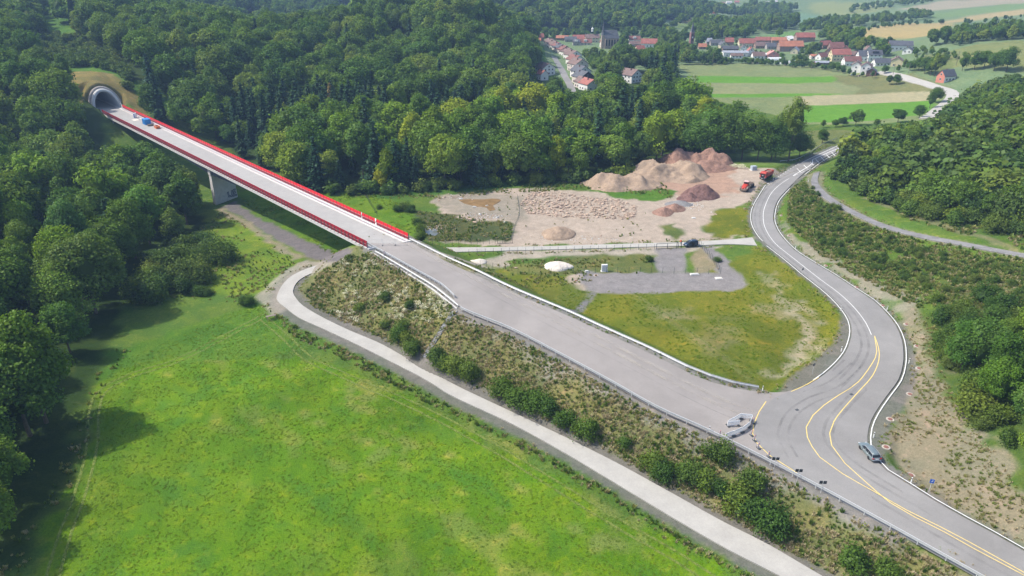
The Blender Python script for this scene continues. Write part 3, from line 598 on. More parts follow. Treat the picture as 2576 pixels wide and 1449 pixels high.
def softmat(name, c, amount, scale=.5):
    m, nt, b = nodes(name); gp = nt.nodes.new("ShaderNodeNewGeometry").outputs["Position"]; n_ = tex(nt, scale, 4, .7, gp)
    b.inputs["Base Color"].default_value = (*c, 1); b.inputs["Roughness"].default_value = .9; nt.links.new(ramp(nt, n_.outputs[0], [(.35, g3(0)), (.72, g3(amount))]).outputs[0], b.inputs["Alpha"]); return m
M['tyre'] = softmat("tyre_polish", (.13, .125, .12), .28, .25); M['dust'] = softmat("pale_dust", (.46, .42, .36), .5, .22); M['seam'] = softmat("bitumen_seam", (.13, .125, .12), .6, .12)
lane = roadline([(2040, 424), (1985, 449), (1945, 480), (1924, 520), (1920, 550), (1927, 578), (1950, 612), (1990, 645), (2060, 700), (2110, 737), (2150, 775), (2178, 812), (2196, 850), (2198, 890), (2170, 940), (2110, 1000), (2060, 1060), (2060, 1110), (2110, 1165), (2200, 1225), (2330, 1300), (2480, 1385), (2700, 1500), (3100, 1730)])
marking("tyre_wear", [offset(lane, d) for d in (-2.7, -1.15, 1.15, 2.7)], M['tyre'], .55, .007)
bend = roadline([(1960, 1150), (1935, 1090), (1960, 1030), (2020, 990), (2090, 965), (2150, 915)])
marking("turning_wear", [offset(bend, d) for d in (-3.2, -1.5, .6, 2.2)], M['tyre'], .45, .009)
app_mid = roadline([(985, 610), (1150, 695), (1300, 775), (1480, 870), (1640, 955), (1790, 1030), (1890, 1070)])
marking("paving_seams", [app_mid], M['seam'], .12, .010); marking("dust_bands", [offset(app_mid, d) for d in (-5.2, -3.0, -1.2, 2.4, 4.6)] + [offset(lane[:18], d) for d in (-3.2, 3.3)], M['dust'], 1.0, .005)

# ------------------------------------------------------------------ mesh building
class MB:
    def __init__(s): s.V = []; s.F = []; s.I = []; s.mi = 0
    def add(s, V, F):
        n = len(s.V); s.V += [tuple(v) for v in V]; s.F += [tuple(i + n for i in f) for f in F]; s.I += [s.mi] * len(F); return s
    def box(s, c, d, rz=0.0, rx=0.0):
        x, y, z = d[0] / 2, d[1] / 2, d[2] / 2; Mx = Matrix.Rotation(rz, 3, 'Z') @ Matrix.Rotation(rx, 3, 'X'); c = Vector(c)
        V = [c + Mx @ Vector((a * x, b * y, e * z)) for e in (-1, 1) for b in (-1, 1) for a in (-1, 1)]
        return s.add(V, [(0, 2, 3, 1), (4, 5, 7, 6), (0, 1, 5, 4), (2, 6, 7, 3), (0, 4, 6, 2), (1, 3, 7, 5)])
    def hexa(s, b, t):
        """bottom and top quads, counter-clockwise from above"""
        return s.add(list(b) + list(t), [(3, 2, 1, 0), (4, 5, 6, 7)] + [(i, (i + 1) % 4, (i + 1) % 4 + 4, i + 4) for i in range(4)])
    def tube(s, a, b, r0, r1=None, n=8, cap=True):
        a = Vector(a); b = Vector(b); r1 = r0 if r1 is None else r1; d = (b - a).normalized(); u = d.orthogonal().normalized(); w = d.cross(u)
        V = [p + (u * math.cos(k * 2 * math.pi / n) + w * math.sin(k * 2 * math.pi / n)) * r for p, r in ((a, r0), (b, r1)) for k in range(n)]
        F = [(k, (k + 1) % n, (k + 1) % n + n, k + n) for k in range(n)]
        if cap: F += [tuple(range(n))[::-1], tuple(range(n, 2 * n))]
        return s.add(V, F)
    def prism(s, poly, y0, y1, axis='y'):
        """outline in x,z pulled along y"""
        n = len(poly); V = [(p[0], y0, p[1]) for p in poly] + [(p[0], y1, p[1]) for p in poly]
        return s.add(V, [tuple(range(n)), tuple(range(n, 2 * n))[::-1]] + [(i, i + n, (i + 1) % n + n, (i + 1) % n) for i in range(n)])
    def loft(s, rings, closed=True, cap=True):
        n = len(rings[0]); V = [p for r in rings for p in r]; F = []
        for k in range(len(rings) - 1):
            for i in range(n if closed else n - 1): F.append((k * n + i, k * n + (i + 1) % n, (k + 1) * n + (i + 1) % n, (k + 1) * n + i))
        if cap: F += [tuple(range(n))[::-1], tuple(range((len(rings) - 1) * n, len(rings) * n))]
        return s.add(V, F)
    def mesh(s, name, mat, smooth=False, weld=False):
        me = bpy.data.meshes.new(name); me.from_pydata(s.V, [], s.F); me.update()
        for m in (mat if isinstance(mat, (list, tuple)) else [mat]): me.materials.append(m)
        me.polygons.foreach_set("material_index", s.I)
        bm = bmesh.new(); bm.from_mesh(me)
        if weld: bmesh.ops.remove_doubles(bm, verts=bm.verts, dist=.001)
        bmesh.ops.recalc_face_normals(bm, faces=bm.faces); bm.to_mesh(me); bm.free()
        if smooth: me.polygons.foreach_set("use_smooth", [True] * len(me.polygons))
        return me
    def build(s, name, mat, parent=None, smooth=False, loc=None, rz=0.0, bevel=0.0):
        me = s.mesh(name, mat, smooth, weld=bevel > 0)
        o = bpy.data.objects.new(name, me); COL.objects.link(o)
        if parent is not None: o.parent = parent
        if loc is not None: o.location = loc
        o.rotation_euler[2] = rz
        if bevel: bv = o.modifiers.new("bevel", 'BEVEL'); bv.width = bevel; bv.segments = 2; bv.limit_method = 'ANGLE'
        return o

# ------------------------------------------------------------------ the bridge
def BRp(u, v, h=0.0):
    """u metres from the near end along the bridge, v metres from its left edge, h above the deck"""
    t = u / BL; Lp = dL0 + (dL1 - dL0) * t; Rp = dR0 + (dR1 - dR0) * t; w = Rp - Lp; wl = np.hypot(w[0], w[1])
    p = Lp + w / wl * v; p[2] = Z_NEAR + (Z_FAR - Z_NEAR) * t + h; return tuple(p)
BW = lambda u: float(np.hypot(*((dR0 - dL0) + ((dR1 - dR0) - (dL1 - dL0)) * (u / BL))[:2]))
def beam(mb, u0, u1, v0, v1, h0, h1, n=1, right=False):
    """box along the bridge; v measured from the right edge if right"""
    us = np.linspace(u0, u1, n + 1)
    for a, b_ in zip(us[:-1], us[1:]):
        f = (lambda u, v: BW(u) - v) if right else (lambda u, v: v)
        va, vb = (v0, v1) if not right else (v1, v0)
        q = [(a, f(a, va)), (b_, f(b_, va)), (b_, f(b_, vb)), (a, f(a, vb))]
        mb.hexa([BRp(u, v, h0) for u, v in q], [BRp(u, v, h1) for u, v in q])
bridge = empty("road_bridge", (0, 0, 0), 0, "long road bridge with steel girders and white edges crossing the green valley", "bridge")
UP = None
for u in np.arange(20, BL, .5):                       # the pier stands where the left edge passes over its foot
    px = proj(*BRp(u, 0, 0))[0]
    if px < 517: UP = u; break
m = MB(); beam(m, -1, BL + 1, 1.9, 2.45, 0, .02); beam(m, 0, BL, 0, 0.01, 0, .01); m = MB()
us = np.linspace(-1.0, BL + 4.5, 41)
r = []
for u in us: w = BW(u); r.append([BRp(u, 1.7, .0), BRp(u, w - 2.45, .0), BRp(u, w - 2.45, -.25), BRp(u, 1.7, -.25)])
m.loft(r); m.build("deck", M['deck'], bridge)
m = MB(); m.loft([[BRp(u, -.05, .14), BRp(u, 1.72, .14), BRp(u, 1.72, -.24), BRp(u, .35, -.24), BRp(u, .35, -.75), BRp(u, -.05, -.75)] for u in us]); m.build("edge_cap", M['cap'], bridge)
m = MB(); m.loft([[BRp(u, BW(u) + .05, .14), BRp(u, BW(u) - 2.47, .14), BRp(u, BW(u) - 2.47, -.24), BRp(u, BW(u) - .35, -.24), BRp(u, BW(u) - .35, -.75), BRp(u, BW(u) + .05, -.75)] for u in us]); m.build("edge_cap", M['cap'], bridge)
def gdepth(u): return 1.5 + 2.3 * max(0, 1 - abs(u - UP) / 62) ** 1.4 + .5 * max(0, (u - BL + 60) / 60)
usg = np.linspace(0.5, BL - 3, 70)
for nm, va, vb in (("girder", 1.7, 2.5), ("girder", -2.5, -1.7)):
    m = MB(); rr = []
    for u in usg:
        w = BW(u); a, b_ = (va, vb) if va > 0 else (w + va, w + vb); d = gdepth(u); rr.append([BRp(u, a, -.26), BRp(u, b_, -.26), BRp(u, b_, -d), BRp(u, a, -d)])
    m.loft(rr); m.build(nm, M['girder'], bridge)
m = MB(); m.loft([[BRp(u, .36, -.26), BRp(u, BW(u) - .36, -.26), BRp(u, BW(u) - .36, -.5), BRp(u, .36, -.5)] for u in usg]); m.build("deck_slab", M['wall2'], bridge)
m = MB(); m.loft([[BRp(u, 2.5, -gdepth(u) + .25), BRp(u, BW(u) - 2.5, -gdepth(u) + .25), BRp(u, BW(u) - 2.5, -gdepth(u) + .05), BRp(u, 2.5, -gdepth(u) + .05)] for u in usg]); m.build("bottom_plate", M['girder'], bridge)
wp = BW(UP); m = MB(); zb = float(terr(*BRp(UP, wp / 2)[:2])) - 1.5
def prect(u0, u1, v0, v1, z): return [(*BRp(u, v)[:2], z) for u, v in ((u0, v0), (u1, v0), (u1, v1), (u0, v1))]
zt = BRp(UP, 0)[2]
m.hexa(prect(UP - 1.5, UP + 1.5, 1.0, wp - 1.0, zb), prect(UP - 1.15, UP + 1.15, 1.3, wp - 1.3, zt - gdepth(UP) + .3)); m.hexa(prect(UP - 1.15, UP + 1.15, 1.05, 1.69, zt - gdepth(UP) + .1), prect(UP - 1.15, UP + 1.15, 1.05, 1.69, zt - 1.3))
pier = m.build("pier", M['wall'], bridge)
m = MB(); m.hexa(prect(3.5, 5.5, 1.2, BW(4) - 1.2, 1), prect(3.5, 5.5, 1.2, BW(4) - 1.2, Z_NEAR - .8)); m.build("near_abutment", M['wall'], bridge)
m = MB(); m.hexa(prect(BL - 16, BL - 2, .9, BW(BL) - .9, -2), prect(BL - 16, BL - 2, .9, BW(BL) - .9, Z_FAR - 2.2)); m.build("far_abutment", M['wall2'], bridge)
# graffiti: three rounded letters, dark outline with grey fill, on the pier face that looks down the valley
M['ink'] = wornmat("dark_blue_spray_paint", (.03, .04, .08), .7, .1); M['ink2'] = wornmat("grey_spray_paint", (.30, .31, .36), .7, .1); M['ink3'] = wornmat("pale_teal_spray_paint", (.20, .30, .34), .7, .1)
gm = MB(); fm = MB()
def on_pier(v, z, off):
    k = (z - zb) / (zt - gdepth(UP) + .3 - zb); u = UP - 1.5 + .35 * k - off; return (*BRp(u, v)[:2], z)
def stroke(mb, pts, w, off):
    for (a, b_) in zip(pts[:-1], pts[1:]):
        a = np.array(a); b_ = np.array(b_); d = b_ - a; L = np.hypot(*d) + 1e-6; n_ = np.array([-d[1], d[0]]) / L * w / 2; e = d / L * w * .35
        q = [a - e - n_, b_ + e - n_, b_ + e + n_, a - e + n_]; mb.add([on_pier(p[0], p[1], off) for p in q], [(0, 1, 2, 3)])
g0 = zb + 2.6; gv = wp - 5.4
letters = [[(0, 2.3), (.15, .6), (1.3, .5)], [(1.5, .2), (1.9, 2.3), (2.5, .1)], [(1.65, 1.0), (2.3, 1.0)], [(3.7, 2.5), (2.8, 2.4), (2.9, .3), (3.9, .2)], [(2.85, 1.35), (3.6, 1.35)]]
for st in letters:
    P = [(gv + x, g0 + y) for x, y in st]; stroke(gm, P, .78, .012); stroke(fm, P, .36, .026)
for st in [[(-3.0, 1.7), (-2.4, 1.4), (-2.9, .9)], [(-2.2, 1.7), (-1.9, .9), (-1.5, 1.6)], [(-.9, 2.2), (-.2, 2.0)], [(-.8, .2), (.2, .4), (1.0, .05)]]: tagm = MB(); stroke(tagm, [(gv + x, g0 + y) for x, y in st], .10, .012); tagm.build('graffiti_scrawl', M['ink3'], pier)
gr = gm.build("graffiti", M['ink'], pier); fm.build("graffiti_fill", M['ink2'], pier)

def rot_to(a, b_): return math.atan2(b_[1] - a[1], b_[0] - a[0])
M['redshade'] = wornmat('shaded_red_panel', (.34, .008, .025), .5, .1, .9)  # red panel darkened: shade of the tilted louvres put into the colour
def screen(side, label):
    root = empty("noise_screen", (0, 0, 0), 0, label, "noise barrier", "red screens along both edges of the bridge")
    bay = 2.0; n = int((BL - (2 if side < 0 else 6)) / bay)
    ang = rot_to(BRp(0, 0), BRp(BL, 0)); out = 1 if side < 0 else -1      # local x along bridge, local +y points outward on the left side
    up = MB().box((bay / 2, 0, 1.50), (bay - .09, .06, 1.05)).mesh("upper_panel", M['red'] if side > 0 else M['redshade'])
    lo = MB().box((bay / 2, 0, .50), (bay - .09, .05, .78)).mesh("lower_panel", M['redpost'])
    pm = MB(); pm.box((0, 0, 1.02), (.10, .12, 2.05))
    for hz in (.35, .75, 1.15, 1.55): pm.box((0, .17 * out, hz), (.30, .26, .07))
    pm.box((0, .20 * out, -.02), (.22, .5, .06)); pst = pm.mesh("post", M['darksteel'])
    rl = MB(); 
    for k in range(n + 1):
        u = k * bay; v = .22 if side < 0 else BW(u) - .22; p = BRp(u, v, .14); share("post", pst, root, p, ang)
        if k < n: share("upper_panel", up, root, p, ang); share("lower_panel", lo, root, p, ang)
    m = MB()
    for hh, yy in ((.92, .0), (.98, .03)): pass
    m.loft([[BRp(u, (.22 if side < 0 else BW(u) - .22) + dv, .14 + dh) for dv, dh in ((-.05, .91), (.05, .91), (.05, .97), (-.05, .97))] for u in np.linspace(0, n * bay, 30)])
    m.build("middle_rail", M['steel'], root)
    return root
screen(-1, "red noise screen along the near left edge of the bridge with dark outer brackets")
scr = screen(1, "bright red noise screen along the far right edge of the bridge")
# torn white sheeting on the right screen
M['sheet'] = wornmat("white_tarpaulin", (.8, .79, .78), .6, .05)
for px_, lb in ((16.0, "torn white plastic sheet hanging on the red screen, the wider one"), (23.5, "narrow white plastic strip hanging higher up on the red screen")):
    m = MB(); w = .45 if px_ < 20 else .22; rr = []
    for h in np.linspace(.25, 2.3, 8):
        ww = w * (1 + .5 * math.sin(h * 4)); v = BW(px_) - .32 - .05 * math.sin(h * 5)
        rr.append([BRp(px_ - ww / 2, v, h), BRp(px_ + ww / 2, v, h), BRp(px_ + ww / 2, v - .06, h), BRp(px_ - ww / 2, v - .06, h)])
    m.loft(rr); tag(m.build("plastic_sheet", M['sheet']), lb, "plastic sheet")

def wbeam(mb, P, h, side=1, off=0.06):
    """corrugated guard rail beam along points"""
    P = np.array(P); T = np.gradient(P[:, :2], axis=0); T /= np.linalg.norm(T, axis=1)[:, None] + 1e-9; Nn = np.stack([-T[:, 1], T[:, 0]], 1) * side
    prof = [(0, -.155), (.08, -.10), (.08, -.06), (.01, 0), (.08, .06), (.08, .10), (0, .155), (-.02, .155), (-.02, -.155)]
    mb.loft([[(P[i, 0] + Nn[i, 0] * (a + off), P[i, 1] + Nn[i, 1] * (a + off), P[i, 2] + h + b_) for a, b_ in prof] for i in range(len(P))])
POSTM = MB().box((0, 0, .35), (.12, .06, .8)).mesh("post", M['steel'])
def guardrail(P, label, double=False, side=1, sp=4.0, h=.6, top=False):
    P = np.array(P); s = np.r_[0, np.cumsum(np.linalg.norm(np.diff(P[:, :2], axis=0), axis=1))]
    root = empty("guardrail", (0, 0, 0), 0, label, "guardrail", "steel guardrails")
    root.location = tuple(P[0]); org = P[0].copy(); Q = P - org
    m = MB(); wbeam(m, Q, h, side); m.build("rail", M['steel'], root)
    if double: m = MB(); wbeam(m, Q, h, -side, .34); m.build("rail", M['steel'], root)
    if top: m = MB(); m.loft([[(q[0] - .04, q[1] - .04, q[2] + h + .3), (q[0] + .04, q[1] + .04, q[2] + h + .3), (q[0] + .04, q[1] + .04, q[2] + h + .38), (q[0] - .04, q[1] - .04, q[2] + h + .38)] for q in Q]); m.build("top_rail", M['steel'], root)
    for t in np.arange(.3, s[-1], sp):
        p = [np.interp(t, s, Q[:, i]) for i in range(3)]; k = min(len(Q) - 2, int(np.searchsorted(s, t)) - 1 if t > 0 else 0); share("post", POSTM, root, p, rot_to(Q[max(k, 0)], Q[max(k, 0) + 1]))
    return root
def gnd(px, dz=0.0, step=2.5): return catmull([at(x, y, dz) for x, y in px], step)
def rl_(px, step=3): return roadline(px, step)
guardrail(offset(apl[[i for i in range(len(apl)) if apl[i, 1] < 205]][np.argmin(np.abs(apl[:, 0] - on_road(1161, 779)[0])):], -.35), "steel guardrail along the left edge of the approach road, above the grassy embankment", side=1, top=True, h=.66)
guardrail(rl_([(1029, 604), (1120, 649), (1200, 685), (1288, 728), (1426, 786), (1520, 829), (1635, 881), (1728, 927), (1788, 951), (1845, 968), (1908, 980)]), "double steel guardrail along the right edge of the approach road, beside the green field", True, side=-1, h=.62)
guardrail(rl_([(924, 617), (971, 642), (1007, 662), (1055, 689), (1110, 720), (1143, 750)]), "steel guardrail with top tube bending away from the bridge end", side=1, top=True, sp=2.0)
guardrail([BRp(u, BW(u) - 1.75, .14) for u in np.arange(0, BL - 6, 4)], "steel guardrail on the white kerb in front of the far red screen", side=1, sp=2.0, h=.6, top=True)
guardrail([BRp(u, 1.45, .14) for u in np.arange(0, BL - 2, 4)], "steel guardrail behind the near red screen", side=-1, sp=4.0, h=.6)
guardrail(gnd([(1962, 408), (1999, 404), (2032, 389), (2075, 362), (2105, 351)]), "distant steel guardrail behind the road bend near the tall poplar", sp=3)
# wing wall, kerb strip and rail beside the bridge end
wall_px = [(941, 632), (980, 655), (1040, 691), (1090, 722), (1149, 769)]
WP = catmull([on_road(x, y + 4) for x, y in wall_px], 2.5)
m = MB(); m.loft([[(p[0] - q[0], p[1] - q[1], p[2] - 2.6), (p[0] + q[0], p[1] + q[1], p[2] - 2.6), (p[0] + q[0], p[1] + q[1], p[2] - .25), (p[0] - q[0], p[1] - q[1], p[2] - .25)] for p, q in ((p, (.12, .12)) for p in WP)])
tag(m.build("wing_wall", M['wall']), "long pale concrete wing wall beside the bridge end, at the top of the embankment", "retaining wall")
K = offset(WP, .8); K2 = offset(WP, 1.35)
m = MB(); m.loft([[(a[0], a[1], a[2] - .02), (b_[0], b_[1], b_[2] - .02), (b_[0], b_[1], b_[2] - .6), (a[0], a[1], a[2] - .6)] for a, b_ in zip(K, K2)])
struct(m.build("pale_kerb_strip", M['conc']))
K3 = offset(WP, .45); guardrail([(p[0], p[1], p[2] - .1) for p in K3], "low pale handrail on the wing wall between wall and road", side=-1, sp=2.0, h=.55)
# embankment steps
a_, b2 = at(1146, 783), at(1066, 900); root = empty("embankment_steps", a_, 0, "worn concrete stairway running down the embankment from the wing wall", "steps")
nst = 34; rz_ = rot_to(a_, b2); st_me = MB().box((0, 0, 0), (.32, 1.0, .34)).mesh("step", M['wall2'])
for k in range(nst):
    t = (k + .5) / nst; X = a_[0] + (b2[0] - a_[0]) * t; Y = a_[1] + (b2[1] - a_[1]) * t; share("step", st_me, root, (X - a_[0], Y - a_[1], float(terr(X, Y)) - a_[2] + .02), rz_)
ed = MB(); 
for sd_ in (-.6, .6):
    rr = []
    for t in np.linspace(0, 1, 14):
        X = a_[0] + (b2[0] - a_[0]) * t - math.sin(rz_) * sd_; Y = a_[1] + (b2[1] - a_[1]) * t + math.cos(rz_) * sd_; z = float(terr(X, Y)) - a_[2]; rr.append([(X - a_[0] - .06, Y - a_[1] - .06, z - .2), (X - a_[0] + .06, Y - a_[1] + .06, z - .2), (X - a_[0] + .06, Y - a_[1] + .06, z + .2), (X - a_[0] - .06, Y - a_[1] - .06, z + .2)])
    ed = MB(); ed.loft(rr); ed.build("side_kerb", M['wall2'], root)

# ------------------------------------------------------------------ tunnel portal
tun = empty("tunnel_portal", (0, 0, 0), 0, "pale concrete arched tunnel mouth at the far end of the bridge", "tunnel")
def TP(u, v, h): p = mid1[:2] + bd * (u + 6.0) + bn * v; return (p[0], p[1], Z_FAR + h)
def arch(a, b_, n=28): return [(a * math.cos(t), b_ * math.sin(t)) for t in np.linspace(math.radians(-8), math.radians(188), n)]
def ring(mb, ai, bi, ao, bo, f_in, f_out, back):
    I = arch(ai, bi); O = arch(ao, bo); n = len(I)
    V = [TP(f_in(z), x, z) for x, z in I] + [TP(f_out(z), x, z) for x, z in O] + [TP(back, x, z) for x, z in O] + [TP(back, x, z) for x, z in I]
    F = []
    for i in range(n - 1):
        for k in range(4): F.append((k * n + i, k * n + i + 1, ((k + 1) % 4) * n + i + 1, ((k + 1) % 4) * n + i))
    F += [(0, n, 2 * n, 3 * n), (n - 1, 2 * n - 1, 3 * n - 1, 4 * n - 1)]; mb.add(V, F)
M['lining'] = wornmat("tunnel_lining", (.40, .41, .42), .7, .1, .4)
m = MB(); ring(m, 5.75, 8.5, 7.05, 9.8, lambda z: -3.2 + .42 * z, lambda z: -2.6 + .42 * z, 9); m.build("collar", M['cap'], tun, True)
m = MB(); ring(m, 5.6, 8.35, 5.9, 8.7, lambda z: -2.6 + .42 * z, lambda z: -2.6 + .42 * z, 40); m.build("lining", M['lining'], tun, True)
m = MB(); ring(m, 7.05, 9.8, 8.1, 10.8, lambda z: -1.5 + .42 * z, lambda z: -.9 + .42 * z, 8); m.build("stone_surround", wornmat("grey_paving_stone", (.36, .32, .29), .9, .2, 1.5), tun, True)
m = MB(); m.hexa([TP(-4, -5.2, -.2), TP(40, -5.2, -.2), TP(40, 5.2, -.2), TP(-4, 5.2, -.2)][::-1], [TP(-4, -5.2, .03), TP(40, -5.2, .03), TP(40, 5.2, .03), TP(-4, 5.2, .03)][::-1]); m.build("carriageway", M['deck'], tun)
for sg in (-1, 1): m = MB(); m.hexa([TP(-4, sg * 4.4, 0), TP(40, sg * 4.4, 0), TP(40, sg * 5.6, 0), TP(-4, sg * 5.6, 0)], [TP(-4, sg * 4.4, .2), TP(40, sg * 4.4, .2), TP(40, sg * 5.6, .2), TP(-4, sg * 5.6, .2)]); m.build("walkway", M['cap'], tun)
m = MB(); m.hexa([TP(39, -6, -1), TP(40, -6, -1), TP(40, 6, -1), TP(39, 6, -1)][::-1], [TP(39, -6, 9), TP(40, -6, 9), TP(40, 6, 9), TP(39, 6, 9)][::-1]); m.build("dark_end_panel", M['black'], tun)  # black panel added to stand for the darkness deeper in the tunnel
# gabion wall and walls beside the portal
gb = empty("gabion_wall", TP(0, 0, 0), 0, "dark red brown stone retaining wall under the left side of the tunnel mouth", "retaining wall")
M['gab'] = wornmat("dark_red_gabion_stone", (.115, .075, .07), .95, .35, .8, fine=2.5)
gm_ = MB().box((0, 0, 0), (1.9, 1.0, .92)).mesh("stone_basket", M['gab'])
base = Vector(TP(0, 0, 0))
for r_ in range(10):
    for c_ in range(6):
        p = Vector(TP(-10.5 + c_ * 2.0, -6.9 - .12 * (10 - r_), -10 + r_ * .96 + .2)) - base; share("stone_basket", gm_, gb, p, rot_to(TP(0, 0, 0), TP(1, 0, 0)))
m = MB(); m.hexa([TP(-9, -6.2, -12), TP(4, -6.2, -12), TP(4, -5.9, -12), TP(-9, -5.9, -12)], [TP(-9, -6.2, .3), TP(4, -6.2, .3), TP(4, -5.9, .3), TP(-9, -5.9, .3)]); tag(m.build("parapet_wall", M['wall']), "short grey concrete parapet left of the tunnel mouth", "wall")
m = MB(); m.box((0, 0, .9), (2.6, 1.6, 1.8)); o = m.build("control_cabinet", wornmat("dark_blue_paint", (.04, .07, .11), .5), loc=TP(-7, -6.2, .1), rz=rot_to(TP(0, 0, 0), TP(1, 0, 0)), bevel=.04); tag(o, "dark blue box on the left edge just outside the tunnel mouth", "cabinet")
m = MB()
for k, (u0, u1, h1) in enumerate(((-4, -1.5, 2.4), (-8, -4, 1.7), (-14, -8, 1.1))): m.hexa([TP(u0, 6.0, -.5), TP(u1, 6.0, -.5), TP(u1, 6.35, -.5), TP(u0, 6.35, -.5)], [TP(u0, 6.0, h1), TP(u1, 6.0, h1), TP(u1, 6.35, h1), TP(u0, 6.35, h1)])
tag(m.build("stepped_wall", M['cap']), "stepped white wall on the right where the red screen meets the tunnel", "wall")

# ------------------------------------------------------------------ foliage
def leafmat(name, stops, trans=.28, dry=None):
    m = bpy.data.materials.new(name); m.use_nodes = True; nt = m.node_tree; nt.nodes.clear(); out = nt.nodes.new("ShaderNodeOutputMaterial")
    oi = nt.nodes.new("ShaderNodeObjectInfo"); at_ = nt.nodes.new("ShaderNodeAttribute"); at_.attribute_name = "tint"
    c = ramp(nt, oi.outputs["Random"], stops).outputs[0]
    c = mix(nt, c, at_.outputs["Color"], 1, 'MULTIPLY'); c = mix(nt, c, oi.outputs["Color"], 1, 'MULTIPLY')
    d = nt.nodes.new("ShaderNodeBsdfDiffuse"); t = nt.nodes.new("ShaderNodeBsdfTranslucent"); gl = N(nt, "ShaderNodeBsdfGlossy", Roughness=.45)
    c2 = mix(nt, c, (1.25, 1.2, .55), 1, 'MULTIPLY'); nt.links.new(c, d.inputs[0]); nt.links.new(c2, t.inputs[0]); gl.inputs[0].default_value = (.5, .55, .5, 1)
    a = N(nt, "ShaderNodeMixShader", Fac=trans); nt.links.new(d.outputs[0], a.inputs[1]); nt.links.new(t.outputs[0], a.inputs[2])
    b_ = N(nt, "ShaderNodeMixShader", Fac=.012); nt.links.new(a.outputs[0], b_.inputs[1]); nt.links.new(gl.outputs[0], b_.inputs[2]); nt.links.new(b_.outputs[0], out.inputs[0]); return m
ML = leafmat("broadleaf_foliage", [(0, (.095, .170, .026)), (.25, (.165, .265, .030)), (.45, (.115, .220, .038)), (.65, (.205, .295, .032)), (.85, (.135, .225, .050)), (1, (.28, .34, .045))])
MC = leafmat("conifer_needles", [(0, (.048, .105, .045)), (.5, (.062, .125, .046)), (1, (.075, .135, .055))], .12)
MBU = leafmat("bush_foliage", [(0, (.09, .165, .032)), (.5, (.125, .205, .038)), (1, (.17, .23, .045))])
MW = leafmat("herb_leaves", [(0, (.17, .25, .05)), (.35, (.26, .29, .08)), (.7, (.34, .32, .13)), (1, (.46, .40, .26))], .35)
MWF = leafmat("pale_umbels", [(0, (.55, .54, .38)), (1, (.72, .70, .55))], .2)
MG = leafmat("grass_blades", [(0, (.14, .25, .020)), (.55, (.19, .30, .024)), (1, (.29, .34, .05))], .3)
MST = leafmat("dry_stalks", [(0, (.42, .34, .20)), (1, (.55, .47, .30))], .2)

class Leaves:
    def __init__(s): s.V = []; s.T = []; s.n = 0; s.extra = []
    def quads(s, P, Nn, size, tint):
        """bent quads at points P facing Nn"""
        n = len(P); r = RS.randn(n, 3); u = np.cross(Nn, r); u /= np.linalg.norm(u, axis=1)[:, None] + 1e-9; w = np.cross(Nn, u); sz = size[:, None]
        k = .8 + .5 * RS.rand(n, 1); bend = Nn * sz * .22
        q = np.stack([P - u * sz * k - w * sz * .25 + bend * .2, P - w * sz * .8 - bend, P + u * sz * k + w * sz * .2 - bend * .3, P + w * sz * .8 + bend], 1)
        s.V.append(q.reshape(-1, 3)); s.T.append(np.repeat(tint, 4, axis=0)); s.n += n
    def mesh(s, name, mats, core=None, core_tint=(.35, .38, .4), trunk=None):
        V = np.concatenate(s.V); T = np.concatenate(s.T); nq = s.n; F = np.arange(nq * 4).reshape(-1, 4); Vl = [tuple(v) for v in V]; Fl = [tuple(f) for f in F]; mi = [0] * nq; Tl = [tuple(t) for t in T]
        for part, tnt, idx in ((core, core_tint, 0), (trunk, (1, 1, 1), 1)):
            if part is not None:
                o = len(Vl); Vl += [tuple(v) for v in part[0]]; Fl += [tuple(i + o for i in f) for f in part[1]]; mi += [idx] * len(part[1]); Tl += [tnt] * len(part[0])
        me = bpy.data.meshes.new(name); me.from_pydata(Vl, [], Fl); me.update()
        ca = me.color_attributes.new("tint", 'BYTE_COLOR', 'POINT'); ca.data.foreach_set("color", np.c_[np.clip(np.array(Tl), 0, 1), np.ones(len(Tl))].ravel().astype(np.float32))
        for mm in mats: me.materials.append(mm)
        me.polygons.foreach_set("material_index", mi); return me
def sph(n):
    v = RS.randn(n, 3); return v / np.linalg.norm(v, axis=1)[:, None]
def core_ball(rx, rz, cz, amp=.25):
    bm = bmesh.new(); bmesh.ops.create_icosphere(bm, subdivisions=2, radius=1); V = []
    o = RS.rand(3) * 50
    for v in bm.verts:
        k = 1 + amp * mnoise.noise(Vector(v.co * 1.6) + Vector(o)); V.append((v.co.x * rx * k, v.co.y * rx * k, v.co.z * rz * k + cz))
    F = [tuple(v.index for v in f.verts) for f in bm.faces]; bm.free(); return V, F
